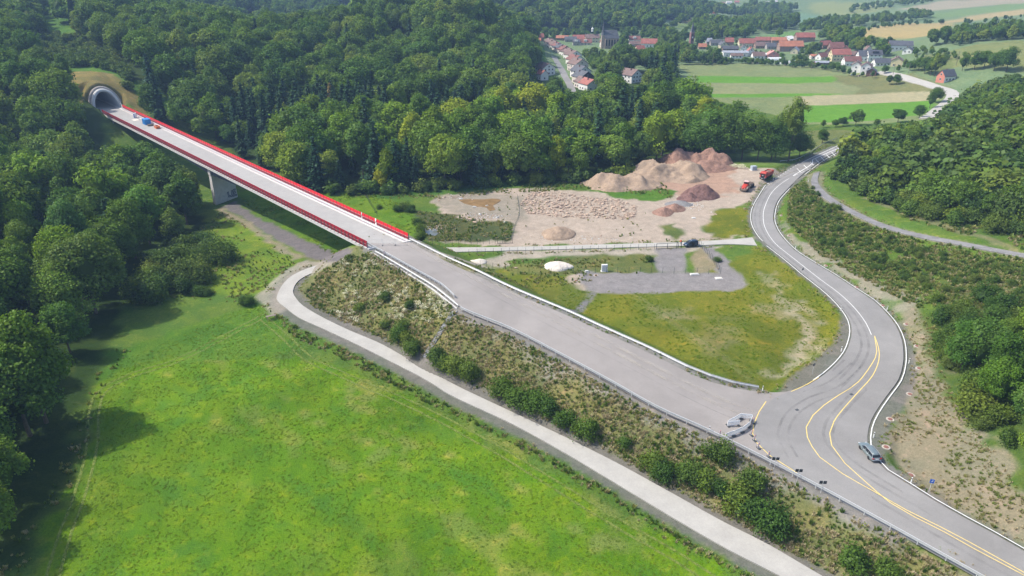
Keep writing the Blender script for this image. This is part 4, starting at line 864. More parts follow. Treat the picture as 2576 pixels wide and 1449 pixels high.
def crown_mesh(name, R=5.0, H=11.0, base=3.0, lobes=22, leaves=3600, leaf=.42, mat=None, narrow=0.0, gap=.15):
    """crown of leaf clumps over many uneven lobes; unit: metres, foot of the tree at the origin"""
    cz = base + H / 2; L = Leaves(); d = sph(lobes * 2); d = d[d[:, 2] > -.62][:lobes]
    cen = d * np.array([R * .66, R * .66, H * .40]) * (.82 + .42 * RS.rand(len(d), 1)) + np.array([0, 0, cz])
    cen[:, :2] *= 1 - narrow * np.clip((cen[:, 2:3] - base) / H, 0, 1)
    rad = R * (.26 + .20 * RS.rand(len(cen))) * (1 - .5 * narrow * np.clip((cen[:, 2] - base) / H, 0, 1)); per = leaves // len(cen)
    for c, r in zip(cen, rad):
        out = c - np.array([0, 0, cz - H * .25]); out /= np.linalg.norm(out) + 1e-6
        dd = sph(per); k = dd @ out; dd = dd[(k > -.45)]; n = len(dd); rr = r * (1 + .28 * RS.randn(n) * .6)
        # sub-clumps inside a lobe
        sub = sph(7); s_ = (dd @ sub.T).max(1); keep = s_ > .52 + .25 * gap * RS.rand(n); dd = dd[keep]; rr = rr[keep] * (.9 + .22 * s_[keep]); n = len(dd)
        P = c + dd * rr[:, None] * np.array([1, 1, .82]); Nn = dd * .8 + np.array([0, 0, .55]) + .45 * RS.randn(n, 3); Nn /= np.linalg.norm(Nn, axis=1)[:, None]
        lt = .78 + .22 * RS.rand(); t = lt * (.72 + .28 * RS.rand(n, 1)) * np.array([[1, 1, 1]]); t[:, 0] *= .86 + .14 * RS.rand(n)
        L.quads(P, Nn, leaf * (.6 + .8 * RS.rand(n)), t)
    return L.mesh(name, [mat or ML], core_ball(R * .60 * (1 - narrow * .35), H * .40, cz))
def trunk_mesh(name, h, r, limbs=5, R=4.0):
    m = MB(); pts = [(0, 0, -.6)]
    for k in range(1, 5): pts.append((.12 * k * (RS.rand() - .5), .12 * k * (RS.rand() - .5), h * k / 4))
    for k in range(4): m.tube(pts[k], pts[k + 1], r * (1 - .2 * k), r * (1 - .2 * (k + 1)), 7, k in (0, 3))
    for k in range(limbs):
        a = 2 * math.pi * k / limbs + RS.rand(); z = h * (.45 + .45 * RS.rand()); m.tube((0, 0, z), (math.cos(a) * R * .6, math.sin(a) * R * .6, z + R * .5), r * .4, r * .12, 5)
    return m.mesh(name, M['bark'])
def conifer_mesh(name, H=18, R=3.2, base=1.5, levels=24, arms=11, dens=1.0):
    L = Leaves(); P = []; Nn = []; sz = []; T = []
    for i in range(levels):
        t = i / levels; z = base + (H - base) * t ** .93; rl = R * (1 - t) ** .85 * (.85 + .3 * RS.rand()) + .15
        for a in range(max(4, int(arms * (1 - t * .55)))):
            th = RS.rand() * 6.283; ln = rl * (.75 + .45 * RS.rand()); nseg = max(2, int(ln / .55 * dens))
            for s_ in range(nseg):
                q = (s_ + .6) / nseg; rr = ln * q; P.append((math.cos(th) * rr + .12 * RS.randn(), math.sin(th) * rr + .12 * RS.randn(), z - .28 * rr * q + .12 * RS.randn() + .18 * q * q * ln * .3))
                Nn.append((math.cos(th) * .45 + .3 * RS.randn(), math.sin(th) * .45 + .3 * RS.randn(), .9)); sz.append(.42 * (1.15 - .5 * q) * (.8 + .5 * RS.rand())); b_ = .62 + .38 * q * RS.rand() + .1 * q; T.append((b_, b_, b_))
    P = np.array(P); Nn = np.array(Nn); Nn /= np.linalg.norm(Nn, axis=1)[:, None]; L.quads(P, Nn, np.array(sz), np.array(T))
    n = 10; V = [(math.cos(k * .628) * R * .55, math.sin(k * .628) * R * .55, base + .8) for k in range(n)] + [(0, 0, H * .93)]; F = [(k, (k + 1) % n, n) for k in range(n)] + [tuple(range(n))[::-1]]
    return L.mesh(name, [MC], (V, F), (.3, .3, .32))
def bush_mesh(name, R=1.6, H=1.9, lobes=9, leaves=900, leaf=.2, mat=None):
    L = Leaves(); d = sph(lobes * 3); d = d[d[:, 2] > -.1][:lobes]; cen = d * np.array([R * .72, R * .72, H * .6]) * (.5 + .6 * RS.rand(len(d), 1)) + np.array([0, 0, H * .38])
    for c in cen:
        r = R * (.32 + .2 * RS.rand()); dd = sph(leaves // len(cen)); n = len(dd); P = c + dd * (r * (1 + .34 * RS.randn(n)))[:, None]; P[:, 2] = np.maximum(P[:, 2], .03)
        Nn = dd + np.array([0, 0, .5]) + .5 * RS.randn(n, 3); Nn /= np.linalg.norm(Nn, axis=1)[:, None]; t = (.7 + .3 * RS.rand()) * (.7 + .3 * RS.rand(n, 1)) * np.ones((1, 3)); L.quads(P, Nn, leaf * (.6 + .8 * RS.rand(n)), t)
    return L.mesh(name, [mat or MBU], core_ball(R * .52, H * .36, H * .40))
def tuft_mesh(name, n, h, spread, w, mat, droop=.5):
    V = []; F = []; T = []
    for k in range(n):
        a = RS.rand() * 6.283; r0 = spread * RS.rand() ** .7; x, y = math.cos(a) * r0, math.sin(a) * r0; b_ = RS.rand() * 6.283; hh = h * (.5 + .6 * RS.rand()); dx, dy = math.cos(b_) * hh * droop, math.sin(b_) * hh * droop; ww = w * (.6 + .8 * RS.rand()); px_, py_ = -math.sin(b_) * ww, math.cos(b_) * ww
        o = len(V); V += [(x - px_, y - py_, -.03), (x + px_, y + py_, -.03), (x + dx * .45 + px_, y + dy * .45 + py_, hh * .7), (x + dx * .45 - px_, y + dy * .45 - py_, hh * .7), (x + dx, y + dy, hh)]
        F += [(o, o + 1, o + 2, o + 3), (o + 3, o + 2, o + 4)]; t = .65 + .35 * RS.rand(); T += [(t, t, t)] * 5
    me = bpy.data.meshes.new(name); me.from_pydata(V, [], F); me.update(); ca = me.color_attributes.new("tint", 'BYTE_COLOR', 'POINT'); ca.data.foreach_set("color", np.c_[np.array(T), np.ones(len(T))].ravel().astype(np.float32)); me.materials.append(mat); return me

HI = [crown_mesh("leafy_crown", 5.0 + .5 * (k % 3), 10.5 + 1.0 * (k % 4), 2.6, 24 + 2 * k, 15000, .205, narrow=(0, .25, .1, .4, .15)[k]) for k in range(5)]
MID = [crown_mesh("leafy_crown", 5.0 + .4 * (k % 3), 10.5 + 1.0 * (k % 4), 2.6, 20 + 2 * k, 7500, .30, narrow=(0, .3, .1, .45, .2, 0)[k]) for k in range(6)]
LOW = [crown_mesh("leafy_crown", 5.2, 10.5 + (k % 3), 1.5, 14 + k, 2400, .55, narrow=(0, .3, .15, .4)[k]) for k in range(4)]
TRK = [trunk_mesh("trunk", 7.5, .30), trunk_mesh("trunk", 8.0, .24)]
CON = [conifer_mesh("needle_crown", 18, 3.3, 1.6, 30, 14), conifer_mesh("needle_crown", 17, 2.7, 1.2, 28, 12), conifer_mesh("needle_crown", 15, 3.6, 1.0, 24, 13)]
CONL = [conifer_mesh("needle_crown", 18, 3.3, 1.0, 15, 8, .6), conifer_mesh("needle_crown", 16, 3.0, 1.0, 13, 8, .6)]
CTR = MB().tube((0, 0, -.5), (0, 0, 15), .26, .04, 6).mesh("trunk", M['bark'])
BSH = [bush_mesh("bush", 1.5 + .2 * k, 1.8 + .2 * k, 8 + 2 * k, 2600, .10) for k in range(4)]
BSL = [bush_mesh("bush", 1.6, 1.8, 6, 700, .20) for k in range(3)]
POP = crown_mesh("leafy_crown", 5.2, 19, 8.5, 30, 7000, .24, gap=1.0)
WIL = [crown_mesh("leafy_crown", 7.5, 15, 2.2, 34, 15000, .27), crown_mesh("leafy_crown", 6.8, 14, 2.0, 30, 14000, .27, narrow=.15)]

# ------------------------------------------------------------------ where houses stand (needed to keep trees off them) : px, py, ridge angle, length, width, wall height, roof height, wall colour, roof colour, label
WH = (.72, .71, .69); CRM = (.60, .53, .38); CR2 = (.62, .56, .50); GRW = (.36, .33, .31); BRK = (.30, .20, .16); RED = (.31, .105, .08); ORG = (.41, .16, .09); DRD = (.20, .085, .07); BRN = (.17, .11, .095); SLT = (.085, .09, .105); GRR = (.30, .32, .36); PNK = (.46, .22, .19); WD = (.16, .09, .07)
HOUSES = [
 # terrace on the wooded slope
 (1385, 116, 118, 11, 9, 4.5, 2.6, WH, BRN, "uppermost small house of the hillside street, brown roof, farthest up the row"),
 (1392, 121, 118, 11, 9, 4.5, 2.6, WH, BRN, "second house from the top of the hillside street, brown gabled roof"),
 (1399, 125, 118, 11, 9, 4.5, 2.6, WH, DRD, "third house from the top of the hillside street, faded red roof"),
 (1407, 130, 118, 11, 9.5, 4.5, 2.8, CR2, SLT, "fourth house from the top of the hillside street, grey roof"),
 (1416, 135, 118, 12, 10, 4.6, 3.0, CR2, DRD, "fifth house from the top of the hillside street, red brown roof"),
 (1426, 141, 118, 12, 10, 4.6, 3.0, WH, BRN, "sixth house from the top of the hillside street, dark brown roof"),
 (1440, 150, 118, 13, 11.5, 5.0, 3.4, WH, BRN, "white house with wide brown roof in the middle of the hillside row"),
 (1447, 163, 118, 13, 11.5, 5.0, 3.4, WH, DRD, "white house with wine red roof above the pink gabled one"),
 (1453, 178, 118, 12, 12, 6.0, 3.6, (.62, .54, .50), BRN, "pale pink gabled house with five windows, largest of the hillside row"),
 (1460, 194, 118, 12, 11, 5.2, 3.4, WH, SLT, "white house with grey roof below the pale pink gabled house"),
 (1466, 208, 118, 12, 11.5, 5.0, 3.6, CR2, SLT, "house with black timber gable near the bottom of the hillside row"),
 (1467, 219, 118, 10, 9, 4.2, 3.0, CR2, BRN, "cream house with stepped brown roof second from the bottom of the row"),
 (1481, 225, 118, 11, 10, 4.5, 3.0, WH, RED, "white house with bright red roof edge at the bottom end of the row"),
 (1371, 186, 118, 12, 11, 5.5, 3.2, WH, BRN, "white gabled house alone left of the street, brown roof"),
 (1364, 200, 118, 7, 6.5, 4.5, 2.6, WH, RED, "little white house with red roof at the left side of the street"),
 (1586, 205, 128, 12, 11, 5.5, 3.6, WH, BRN, "lone white gabled house with brown roof among trees below the church"),
 # round the church
 (1358, 101, 10, 12, 9, 5, 4.5, BRK, RED, "steep red roofed house at the left edge of the village"),
 (1353, 107, 0, 9, 8, 3, 2.5, CRM, ORG, "low orange roofed house at the left edge of the village"),
 (1414, 101, 0, 22, 10, 4, 3, BRK, ORG, "long low orange roofed barn left of the church"),
 (1435, 105, 0, 20, 10, 4, 3.5, GRW, SLT, "dark roofed barn beside the orange roofed barn"),
 (1455, 104, 5, 20, 11, 5, 4.5, GRW, RED, "tall wine red roofed farmhouse left of the cream hall"),
 (1449, 114, 0, 11, 8, 5, 3, GRW, SLT, "small grey house with a row of dormer windows"),
 (1472, 113, 0, 20, 11, 4, 4.5, CR2, DRD, "brownish red roofed house with three roof windows below the cream hall"),
 (1489, 106, 0, 24, 12, 7, 4.5, CRM, BRN, "large cream hall with brown hipped roof and a small white cupola"),
 (1527, 118, 3, 22, 10, 5.5, 4, WH, RED, "white house with long red roof in front of the church"),
 (1595, 107, 0, 19, 10, 5, 4.5, WH, DRD, "white house with dark red roof and small white gable right of the church"),
 (1598, 117, 10, 20, 10, 4, 3.5, GRW, BRN, "grey brown roofed barn below the white gabled house"),
 (1632, 118, -8, 24, 12, 5.5, 5.5, WH, RED, "big red roofed barn with bright white gable, right of the church"),
 (1609, 129, 20, 14, 9, 3.5, 4, CRM, RED, "red roof half hidden by trees below the big barn"),
 # the village on the right
 (1782, 112, 0, 9, 8, 5, 4, GRW, GRR, "small grey house at the left end of the right hand village"),
 (1801, 114, 0, 20, 10, 4, 4, GRW, SLT, "long slate roofed house at the left end of the right hand village"),
 (1818, 121, 95, 12, 11, 5, 4.5, CRM, SLT, "cream gable with a small round window between slate and red roofs"),
 (1833, 113, 0, 13, 10, 5, 5, BRK, RED, "red roofed house behind the cream gable"),
 (1766, 123, 0, 12, 8, 3, 3.5, BRK, ORG, "bright red roof peeping over trees at the left village end"),
 (1836, 128, 0, 24, 8, 3, 3, WD, SLT, "long low dark shed in front of the cream gable"),
 (1848, 141, -3, 36, 12, 5, 1.8, WH, GRR, "long white hall with grey blue roof, the longest in the village"),
 (1852, 146, -3, 17, 7, 3, 2.2, WH, BRN, "low white building with brown roof in front of the long white hall"),
 (1877, 118, 0, 26, 11, 6, 5.5, CRM, RED, "wide faded red roof in the village centre"),
 (1870, 129, 75, 12, 9, 5, 4.5, WH, BRN, "white gable with slanting roof below the wide faded red roof"),
 (1887, 139, 85, 11, 9, 6, 4.5, WH, RED, "timber framed house with red roof beside the white hall"),
 (1917, 109, 0, 24, 10, 5, 4, BRK, RED, "brownish red roofed barn behind the village centre"),
 (1915, 121, 0, 22, 11, 4, 4, BRK, BRN, "old brown barn in the village centre"),
 (1906, 147, 0, 17, 10, 4, 4, WH, BRN, "open shed with dark brown roof and white upper wall"),
 (1924, 145, 0, 9, 9, 4, 1.6, WH, WH, "low white flat hall between the open shed and the pink roofed farm"),
 (1942, 146, 85, 14, 15, 5, 4.5, PNK, PNK, "salmon pink roofed farm building with wide gable at the field edge"),
 (1943, 123, 0, 21, 10, 4, 4, GRW, SLT, "dark slate roofed barn right of the village centre"),
 (1957, 108, 0, 24, 10, 4.5, 3.5, BRK, ORG, "orange roofed barn at the back of the village"),
 (1986, 128, 0, 36, 13, 7, 6, BRK, ORG, "largest barn of the village, orange roof over grey brown wall"),
 (1999, 134, 60, 14, 10, 4, 4, CRM, GRR, "barn with pale grey metal roof below the largest orange barn"),
 (1983, 103, 40, 16, 14, 4, 3, (.7, .7, .68), (.72, .71, .68), "white tent like roof at the back of the village"),
 (2022, 105, 0, 30, 13, 7, 5.5, BRK, RED, "tall brown barn with red roof farthest back on the right"),
 (2047, 148, 0, 11, 8, 4, 1.6, CR2, ORG, "small flat orange roofed house at the field edge"),
 (2073, 121, 25, 20, 11, 5, 4.5, BRK, RED, "faded red roof running up the lane at the right of the village"),
 (2101, 128, 0, 20, 12, 5, 6, BRK, DRD, "large dark red patterned roof right of the lane"),
 (2085, 139, 60, 15, 10, 5, 5, BRK, ORG, "barn with bright orange roof slope and brown gable"),
 (2066, 149, 30, 15, 9, 4, 3.5, WH, DRD, "cream house with red brown roof left of the big red roof"),
 (2110, 152, 0, 26, 13, 8, 5.5, (.62, .52, .32), RED, "large yellow walled house under a broad red roof"),
 (2066, 164, -5, 18, 9, 3, 1.4, WD, GRR, "low shed with blue grey metal roof at the field edge"),
 (2140, 165, 0, 22, 11, 6, 4.5, WH, DRD, "white house with brownish red roof beside the yellow one"),
 (2125, 133, 60, 10, 9, 5, 4, BRK, RED, "small red gabled roof behind the yellow walled house"),
 (2152, 146, -20, 18, 10, 4, 4, GRW, BRN, "grey brown barn roof between red and slate roofs"),
 (2172, 152, -3, 18, 12, 6, 5.5, WH, SLT, "house with steep dark slate roof, left one of the slate pair"),
 (2196, 151, -3, 18, 11, 7, 4.5, WH, SLT, "house with slate roof and long black dormer, right one of the slate pair"),
 (2181, 138, 85, 9, 8, 7, 4, WH, BRN, "narrow white gable rising behind the slate pair"),
 (2216, 165, 0, 21, 11, 4, 4, WH, SLT, "low white bungalow with blue grey roof beside the lane"),
 (2254, 166, 62, 17, 12, 6.5, 3.6, (.64, .54, .33), BRN, "pale yellow house with brown roof at the right village end"),
 (2152, 181, 62, 15, 10, 8, 3.4, WH, BRN, "white three storey house with brown roof, left of the balcony house"),
 (2177, 184, 62, 16, 11, 8, 3.4, WH, BRN, "white three storey house with balconies and brown roof at the field edge"),
 (2191, 189, 62, 12, 10, 4.5, 3, WD, SLT, "dark red wooden barn at the right of the balcony house"),
 (2262, 125, -14, 30, 13, 6, 4.5, WH, SLT, "long school like building with slate roof and orange red gable walls"),
 (2283, 133, 55, 14, 11, 4, 3, WH, SLT, "white garage building with grey roof under the long slate roofed building"),
 (2378, 203, 20, 16, 9.5, 5.2, 5, (.50, .19, .14), SLT, "lone salmon red house with slate roof beside the valley road"),
]
FARH = [(1698, 27, 12, WH, "white house far left below the distant wood"), (1713, 20, 12, WH, "small far white house above the pair of roofs"), (1722, 23, 22, WH, "long white far hall left of the distant town"), (1738, 20, 26, WH, "long pale far shed in the distant town"),
        (1760, 12, 12, RED, "far red roofed house in the distant town"), (1772, 9, 11, WH, "tiny white far house near the top edge"), (1786, 22, 12, WH, "small white far house in the middle of the distant town"), (1801, 14, 14, PNK, "far house with pinkish walls and steep roof"),
        (1818, 12, 12, WH, "far white house right of the steep roofed one"), (1792, 38, 16, ORG, "lone far orange roof among the woods"), (1833, 10, 18, WH, "pale long far building at the right of the distant town"), (1853, 9, 14, RED, "far red roof at the right end of the distant town"), (1932, 9, 30, WH, "long white far farm hall above the wooded knoll"), (1948, 8, 16, WH, "small white far barn beside the long farm hall")]

# ------------------------------------------------------------------ trees
def inpoly(x, y, P):
    c = False
    for k in range(len(P)):
        p, q = P[k], P[(k + 1) % len(P)]
        if (p[1] > y) != (q[1] > y) and x < (q[0] - p[0]) * (y - p[1]) / (q[1] - p[1]) + p[0]: c = not c
    return c
OPENS = [[(222, 272), (228, 214), (262, 208), (312, 250), (1032, 572), (1036, 610), (925, 634), (800, 566), (600, 476), (440, 398), (380, 366), (330, 343), (240, 330)], [(512, 432), (584, 440), (640, 500), (760, 560), (900, 632), (800, 650), (585, 525), (512, 520)],
         [(193, 176), (255, 172), (300, 190), (335, 262), (305, 262), (262, 212), (215, 225)], [(1702, 168), (2050, 172), (2120, 180), (2330, 195), (2410, 235), (2350, 300), (2150, 325), (2030, 325), (2025, 290), (1990, 242), (1775, 240), (1745, 192)],
         [(2000, 405), (2120, 350), (2132, 380), (2060, 420), (1990, 480), (1900, 640), (1060, 640), (1040, 500), (1480, 475), (1560, 425), (1690, 380), (1980, 408)], [(1396, 150), (1418, 150), (1442, 215), (1425, 232), (1405, 190)],
         [(2228, 178), (2330, 186), (2418, 222), (2404, 244), (2320, 212), (2230, 192)], [(2322, 288), (2356, 283), (2352, 304), (2322, 302)], [(2440, 122), (2576, 112), (2576, 165), (2500, 168), (2470, 162)], [(2150, 84), (2262, 62), (2372, 60), (2330, 84), (2250, 90)],
         [(1885, 92), (1990, 76), (2036, 82), (1985, 98), (1885, 102)], [(2046, 438), (2100, 500), (2300, 570), (2576, 640), (2576, 655), (2300, 605), (2100, 540), (2020, 480)], [(1985, 28), (2090, 30), (2200, 30), (2250, 14), (2030, 10)], [(2350, 40), (2576, 12), (2576, 36), (2440, 52), (2330, 56)], [(1692, 64), (1740, 52), (1745, 56), (1700, 70)]]
HOUSES = [h if i < 16 else (h[0], h[1], h[2], h[3] * .62, h[4] * .66, max(2.6, h[5] * .72), h[6] * .72, h[7], h[8], h[9]) for i, h in enumerate(HOUSES)]
HP = []
for h in HOUSES:
    p = at(h[0], h[1]); HP.append(p)
    s_ = FOC / math.hypot(p[0], p[1], CH - p[2]); w2 = .5 * max(h[3] * abs(math.cos(math.radians(h[2]))), h[4]) * s_; up_ = (h[5] + h[6]) * s_ * .95; e_ = 3 if len(HP) < 17 else 0; OPENS.append([(h[0] - w2 - e_, h[1] - 2), (h[0] + w2 + e_, h[1] - 2), (h[0] + w2 + e_, h[1] - up_ - e_), (h[0] - w2 - e_, h[1] - up_ - e_)])
OPENS += [[(1512, 100), (1558, 100), (1558, 74), (1530, 74), (1526, 55), (1518, 74)], [(1733, 104), (1743, 104), (1743, 70), (1733, 70)]]
OB = [(min(p[0] for p in P), min(p[1] for p in P), max(p[0] for p in P), max(p[1] for p in P)) for P in OPENS]
def blocked(X, Y, z, h, r):
    for f, q in ((1.0, 0), (.86, .55), (.86, -.55), (.55, .9), (.55, -.9), (.75, 0), (.5, 0), (.3, .5), (.3, -.5)):
        x, y = proj(X + q * r, Y, z + h * f)
        for P, bb in zip(OPENS, OB):
            if bb[0] < x < bb[2] and bb[1] < y < bb[3] and inpoly(x, y, P): return True
    return False
TREES = []      # X, Y, z, height, kind, colour, group, label
GAP = [(540, -60), (822, -60), (800, 2), (745, 20), (700, 27), (640, 24), (600, 12)]
LAND = [(20, 1350, "at the lower left corner"), (140, 1120, "beside the meadow wheel tracks"), (215, 960, "at the upper corner of the meadow"), (300, 800, "behind the rough meadow corner"), (400, 650, "left of the thicket"), (470, 520, "left of the bridge pier"), (380, 400, "under the bridge's left side"), (200, 380, "below the tunnel mouth"), (90, 250, "left of the tunnel mouth"), (40, 520, "at the left picture edge"), (30, 850, "at the left picture edge, lower down"), (90, 60, "in the upper left corner"), (200, 650, "in the middle of the left wood"),
        (420, 240, "behind the far bridge end"), (560, 330, "behind the bridge middle"), (300, 60, "on the slope above the tunnel"), (700, 260, "at the foot of the hill"), (680, 390, "close behind the right screen"), (800, 150, "on the left flank of the hill"), (1000, 80, "near the hilltop"), (1200, 150, "on the right flank of the hill"), (900, 420, "above the green strip"), (1100, 400, "above the pond"), (1300, 400, "above the rubble field"), (1500, 400, "behind the soil heaps"), (1050, 280, "in the valley middle"), (1300, 250, "below the hillside houses"), (1550, 300, "in front of the lone white house"), (1650, 260, "left of the fields"), (1700, 330, "near the tall poplar"),
        (2180, 400, "close to the road bend"), (2200, 520, "at the gravel path"), (2350, 400, "halfway up the hill"), (2350, 560, "above the straight gravel path"), (2540, 280, "near the hill crest"), (2540, 450, "at the right picture edge"), (2540, 600, "at the far end of the gravel path"), (2430, 330, "near the valley road"), (2100, 600, "beside the upper road bend"), (2250, 680, "above the long road curve"), (2450, 720, "on the dry upper slope"), (2360, 850, "above the sharp bend"), (2450, 980, "above the bare verge"), (2540, 1150, "at the lower right edge")]
LANDV = [(2376, 210, "the salmon red house"), (2254, 166, "the pale yellow house"), (2262, 125, "the long slate roofed building"), (2110, 152, "the yellow walled house"), (1986, 128, "the largest orange roofed barn"), (2022, 105, "the tall brown barn"), (1942, 146, "the pink roofed farm"), (1848, 141, "the long white hall"), (2165, 183, "the white three storey houses"), (1525, 105, "the gothic church"), (1632, 118, "the barn with bright white gable"), (1440, 150, "the hillside row of houses"), (1470, 220, "the lower end of the hillside row"), (1395, 118, "the upper end of the hillside row"), (1586, 205, "the lone white house"), (2460, 110, "the ridge above the right meadow"), (2550, 100, "the ridge at the right picture edge"), (2370, 110, "the left end of the ridge"), (1738, 110, "the brick tower"), (1800, 90, "the wood behind the village"), (1870, 80, "the far strip field"), (1414, 101, "the low orange roofed barn"), (1560, 150, "the gardens below the church"), (1660, 150, "the gardens beside the fields"), (2200, 130, "the wood above the village"), (2330, 180, "the lane left of the salmon red house"), (2300, 135, "the white garage building")]
def named(kd, h, hr, tn, px, py, base):
    lum = tn[0] * .4 + tn[1] * .6; sh = "dark green" if lum < .8 else "yellow green" if tn[0] > 1.2 and tn[0] > tn[1] else "pale green" if lum > 1.12 else "mid green"
    t = (h - hr[0]) / max(hr[1] - hr[0], .1); sz = "tall" if t > .66 else "medium" if t > .33 else "low"
    kw = {'broad': "leafy tree", 'conifer': "spruce", 'bush': "shrub"}[kd]
    if "village" in base or "the church" in base.replace("behind the church", "") or "long white hall" in base or "hillside street" in base or "ridge wood" in base:
        k = min(LANDV, key=lambda q: (q[0] - px) ** 2 + 2 * (q[1] - py) ** 2); return "%s %s %s near %s" % (sz, sh, kw, k[2])
    if "spruce in the row" in base: return "%s spruce in the spruce row at the hill foot, %s part, %s" % (sz, "left" if px < 730 else "middle" if px < 800 else "right", "front" if py > 285 else "back")
    if not any(w_ in base for w_ in ("left of the meadow", "valley wood", "steep wooded hill", "scrubby hill", "outer bend", "gravel path", "thicket", "lower right", "right hand hill", "near foot")): return base
    k = min(LAND, key=lambda q: (q[0] - px) ** 2 + 1.5 * (q[1] - py) ** 2)
    z_ = "in the left wood" if "left of the meadow" in base else "in the valley wood" if "valley wood" in base or "near foot" in base else "on the wooded hill" if "steep" in base else "in the meadow thicket" if "thicket" in base else "on the right hand slope"
    if "thicket" in base: return "%s %s %s in the thicket between meadow and field track" % (sz, sh, kw)
    return "%s %s %s %s" % (sz, sh, kw, k[2])
def scatter(poly, sp, kinds, hr, group, labels, world=False, jit=.42, chk=True, rs=None, tint=((1, 1, 1),), clear=5.5):
    P = [(p[0], p[1]) if world else at(*p)[:2] for p in poly]; a = np.array(P); x0, y0 = a.min(0); x1, y1 = a.max(0); r = np.random.RandomState(len(TREES) + 5); n = 0
    Ys = np.arange(y0, y1, sp)
    for j, Y0 in enumerate(Ys):
        for X0 in np.arange(x0 + (j % 2) * sp / 2, x1, sp):
            X = X0 + sp * jit * r.randn() * .7; Y = Y0 + sp * jit * r.randn() * .7; k = r.rand(); h = hr[0] + (hr[1] - hr[0]) * r.rand(); q = r.rand(); t3 = r.randint(len(tint))
            if not inpoly(X, Y, P): continue
            z = float(terr(X, Y)); px, py = proj(X, Y, z + h * .6)
            if px < -330 or px > 3020 or py > 1700 or py < -140: continue
            ku = (X - mid0[0]) * bd[0] + (Y - mid0[1]) * bd[1]; kv = (X - mid0[0]) * bn[0] + (Y - mid0[1]) * bn[1]
            if -5 < ku < BL + 40 and abs(kv) < 6 + .33 * h and ku < BL + 6: continue
            if abs(kv) < 9 and BL < ku < BL + 24: continue
            if any(abs(X - p[0]) < 6 and abs(Y - p[1]) < 6 for p in HP): continue
            acc = 0
            for kd, w in kinds:
                acc += w
                if k < acc: break
            if kd == K_ and sp > 8: h *= 1.18
            if chk and blocked(X, Y, z, h, .33 * h): continue
            if Y < 900 and any(inpoly(*proj(X + q2 * h, Y, z + h * f2), GAP) for f2, q2 in ((1, 0), (.85, .2), (.85, -.2))): continue
            tn = TD[t3 % 3] if kd == K_ else tint[t3]
            TREES.append((X, Y, z, h, kd, tn, group, named(kd, h, hr, tn, px, py, labels[kd] if isinstance(labels, dict) else labels))); n += 1
    return n
B, K_, U = 'broad', 'conifer', 'bush'
TV = ((1.25, 1.15, .85), (1.1, 1.1, .95), (1.5, 1.35, .8), (.8, .88, .95), (1.35, 1.35, 1.05), (.95, 1, .9), (1.7, 1.45, .75))
TH = ((.66, .74, .86), (.80, .86, .88), (.55, .62, .76), (.98, .96, .85), (.68, .80, .9))  # darker, bluer tree kinds on the hill; its shaded relief put into tint
T0 = ((1, 1, 1), (1.15, 1.1, .85), (.75, .82, .95), (1.4, 1.3, .8), (.85, .98, 1.1), (.65, .72, .85), (.95, .95, .85), (1.2, 1.25, 1.05))
TY = ((1.5, 1.25, .7),); TD = ((.7, .78, .95), (.62, .72, .9), (.8, .85, .9))
lw = G(10, 1449)[:2]
woodA = [G(-330, 1750)[:2], G(-60, 1449)[:2], G(85, 1250)[:2], G(150, 1080)[:2], G(180, 980)[:2], G(225, 880)[:2], G(265, 790)[:2], G(300, 740)[:2], G(430, 640)[:2], G(475, 560)[:2], G(508, 520)[:2], (-118, 262), (-160, 300), (-196, 335), (-212, 358), (-232, 372), (-262, 400), (-290, 440), (-350, 560), (-420, 720), (-700, 700), (-600, 300), (-260, 60)]
scatter(woodA, 10.6, [(B, .96), (K_, 1)], (12, 22), "trees of the wood along the left side", {B: "leafy deciduous tree in the dense wood left of the meadow and bridge", K_: "dark spruce standing among the leafy trees left of the meadow"}, True, tint=T0)
woodB = [G(*p, 1)[:2] for p in [(575, 405), (640, 430), (740, 462), (830, 482), (950, 486), (1100, 474), (1300, 459), (1480, 450), (1650, 434), (1690, 412), (1720, 392), (1860, 388), (1880, 330), (1760, 290), (1700, 240)]] + [G(1700, 172, 1)[:2], G(1590, 172)[:2], G(1500, 225)[:2], G(1440, 240)[:2], (28, 500), (15, 470), (-90, 420), (-120, 395), (-190, 372), (-160, 320), (-120, 290)]
scatter(woodB, 9.8, [(B, .68), (K_, 1)], (11, 23), "trees of the valley wood behind the bridge", {B: "round leafy tree in the valley wood between bridge and houses", K_: "tall dark green spruce in the valley wood between bridge and houses"}, True, tint=TV)
hill1 = [(-196, 385), (-120, 397), (-90, 421), (12, 470), (26, 500), (24, 640), (28, 740), (10, 850), (-150, 1000), (-500, 1000), (-420, 720), (-355, 580), (-262, 470), (-235, 440), (-205, 410)]
scatter(hill1, 11.2, [(B, .95), (K_, 1)], (14, 25), "trees on the wooded hill above the bridge", {B: "leafy tree on the steep wooded hill above the bridge", K_: "dark spruce among leafy trees on the steep wooded hill"}, True, tint=TH)
scatter([(-145, 345), (-65, 345), (-60, 385), (-140, 388)], 6.5, [(K_, 1)], (19, 24), "row of tall spruces at the foot of the hill", "tall dense spruce in the row at the foot of the wooded hill", True, tint=TD)
hill2 = [(36, 860), (100, 868), (192, 905), (200, 1000), (300, 1150), (250, 1500), (-400, 1500), (-200, 1010), (0, 860)]
scatter(hill2, 13, [(B, .95), (K_, 1)], (15, 22), "trees on the second wooded hill behind the church", {B: "leafy tree on the far wooded hill behind the church", K_: "conifer on the far wooded hill behind the church"}, True, tint=TH)
scatter([(-700, 1000), (-200, 1000), (100, 1500), (200, 2100), (-700, 2100), (-1100, 1500)], 19, [(B, 1)], (20, 26), "trees on the far blue hills", "tree in the distant blue wooded hills along the top edge", True, tint=T0)
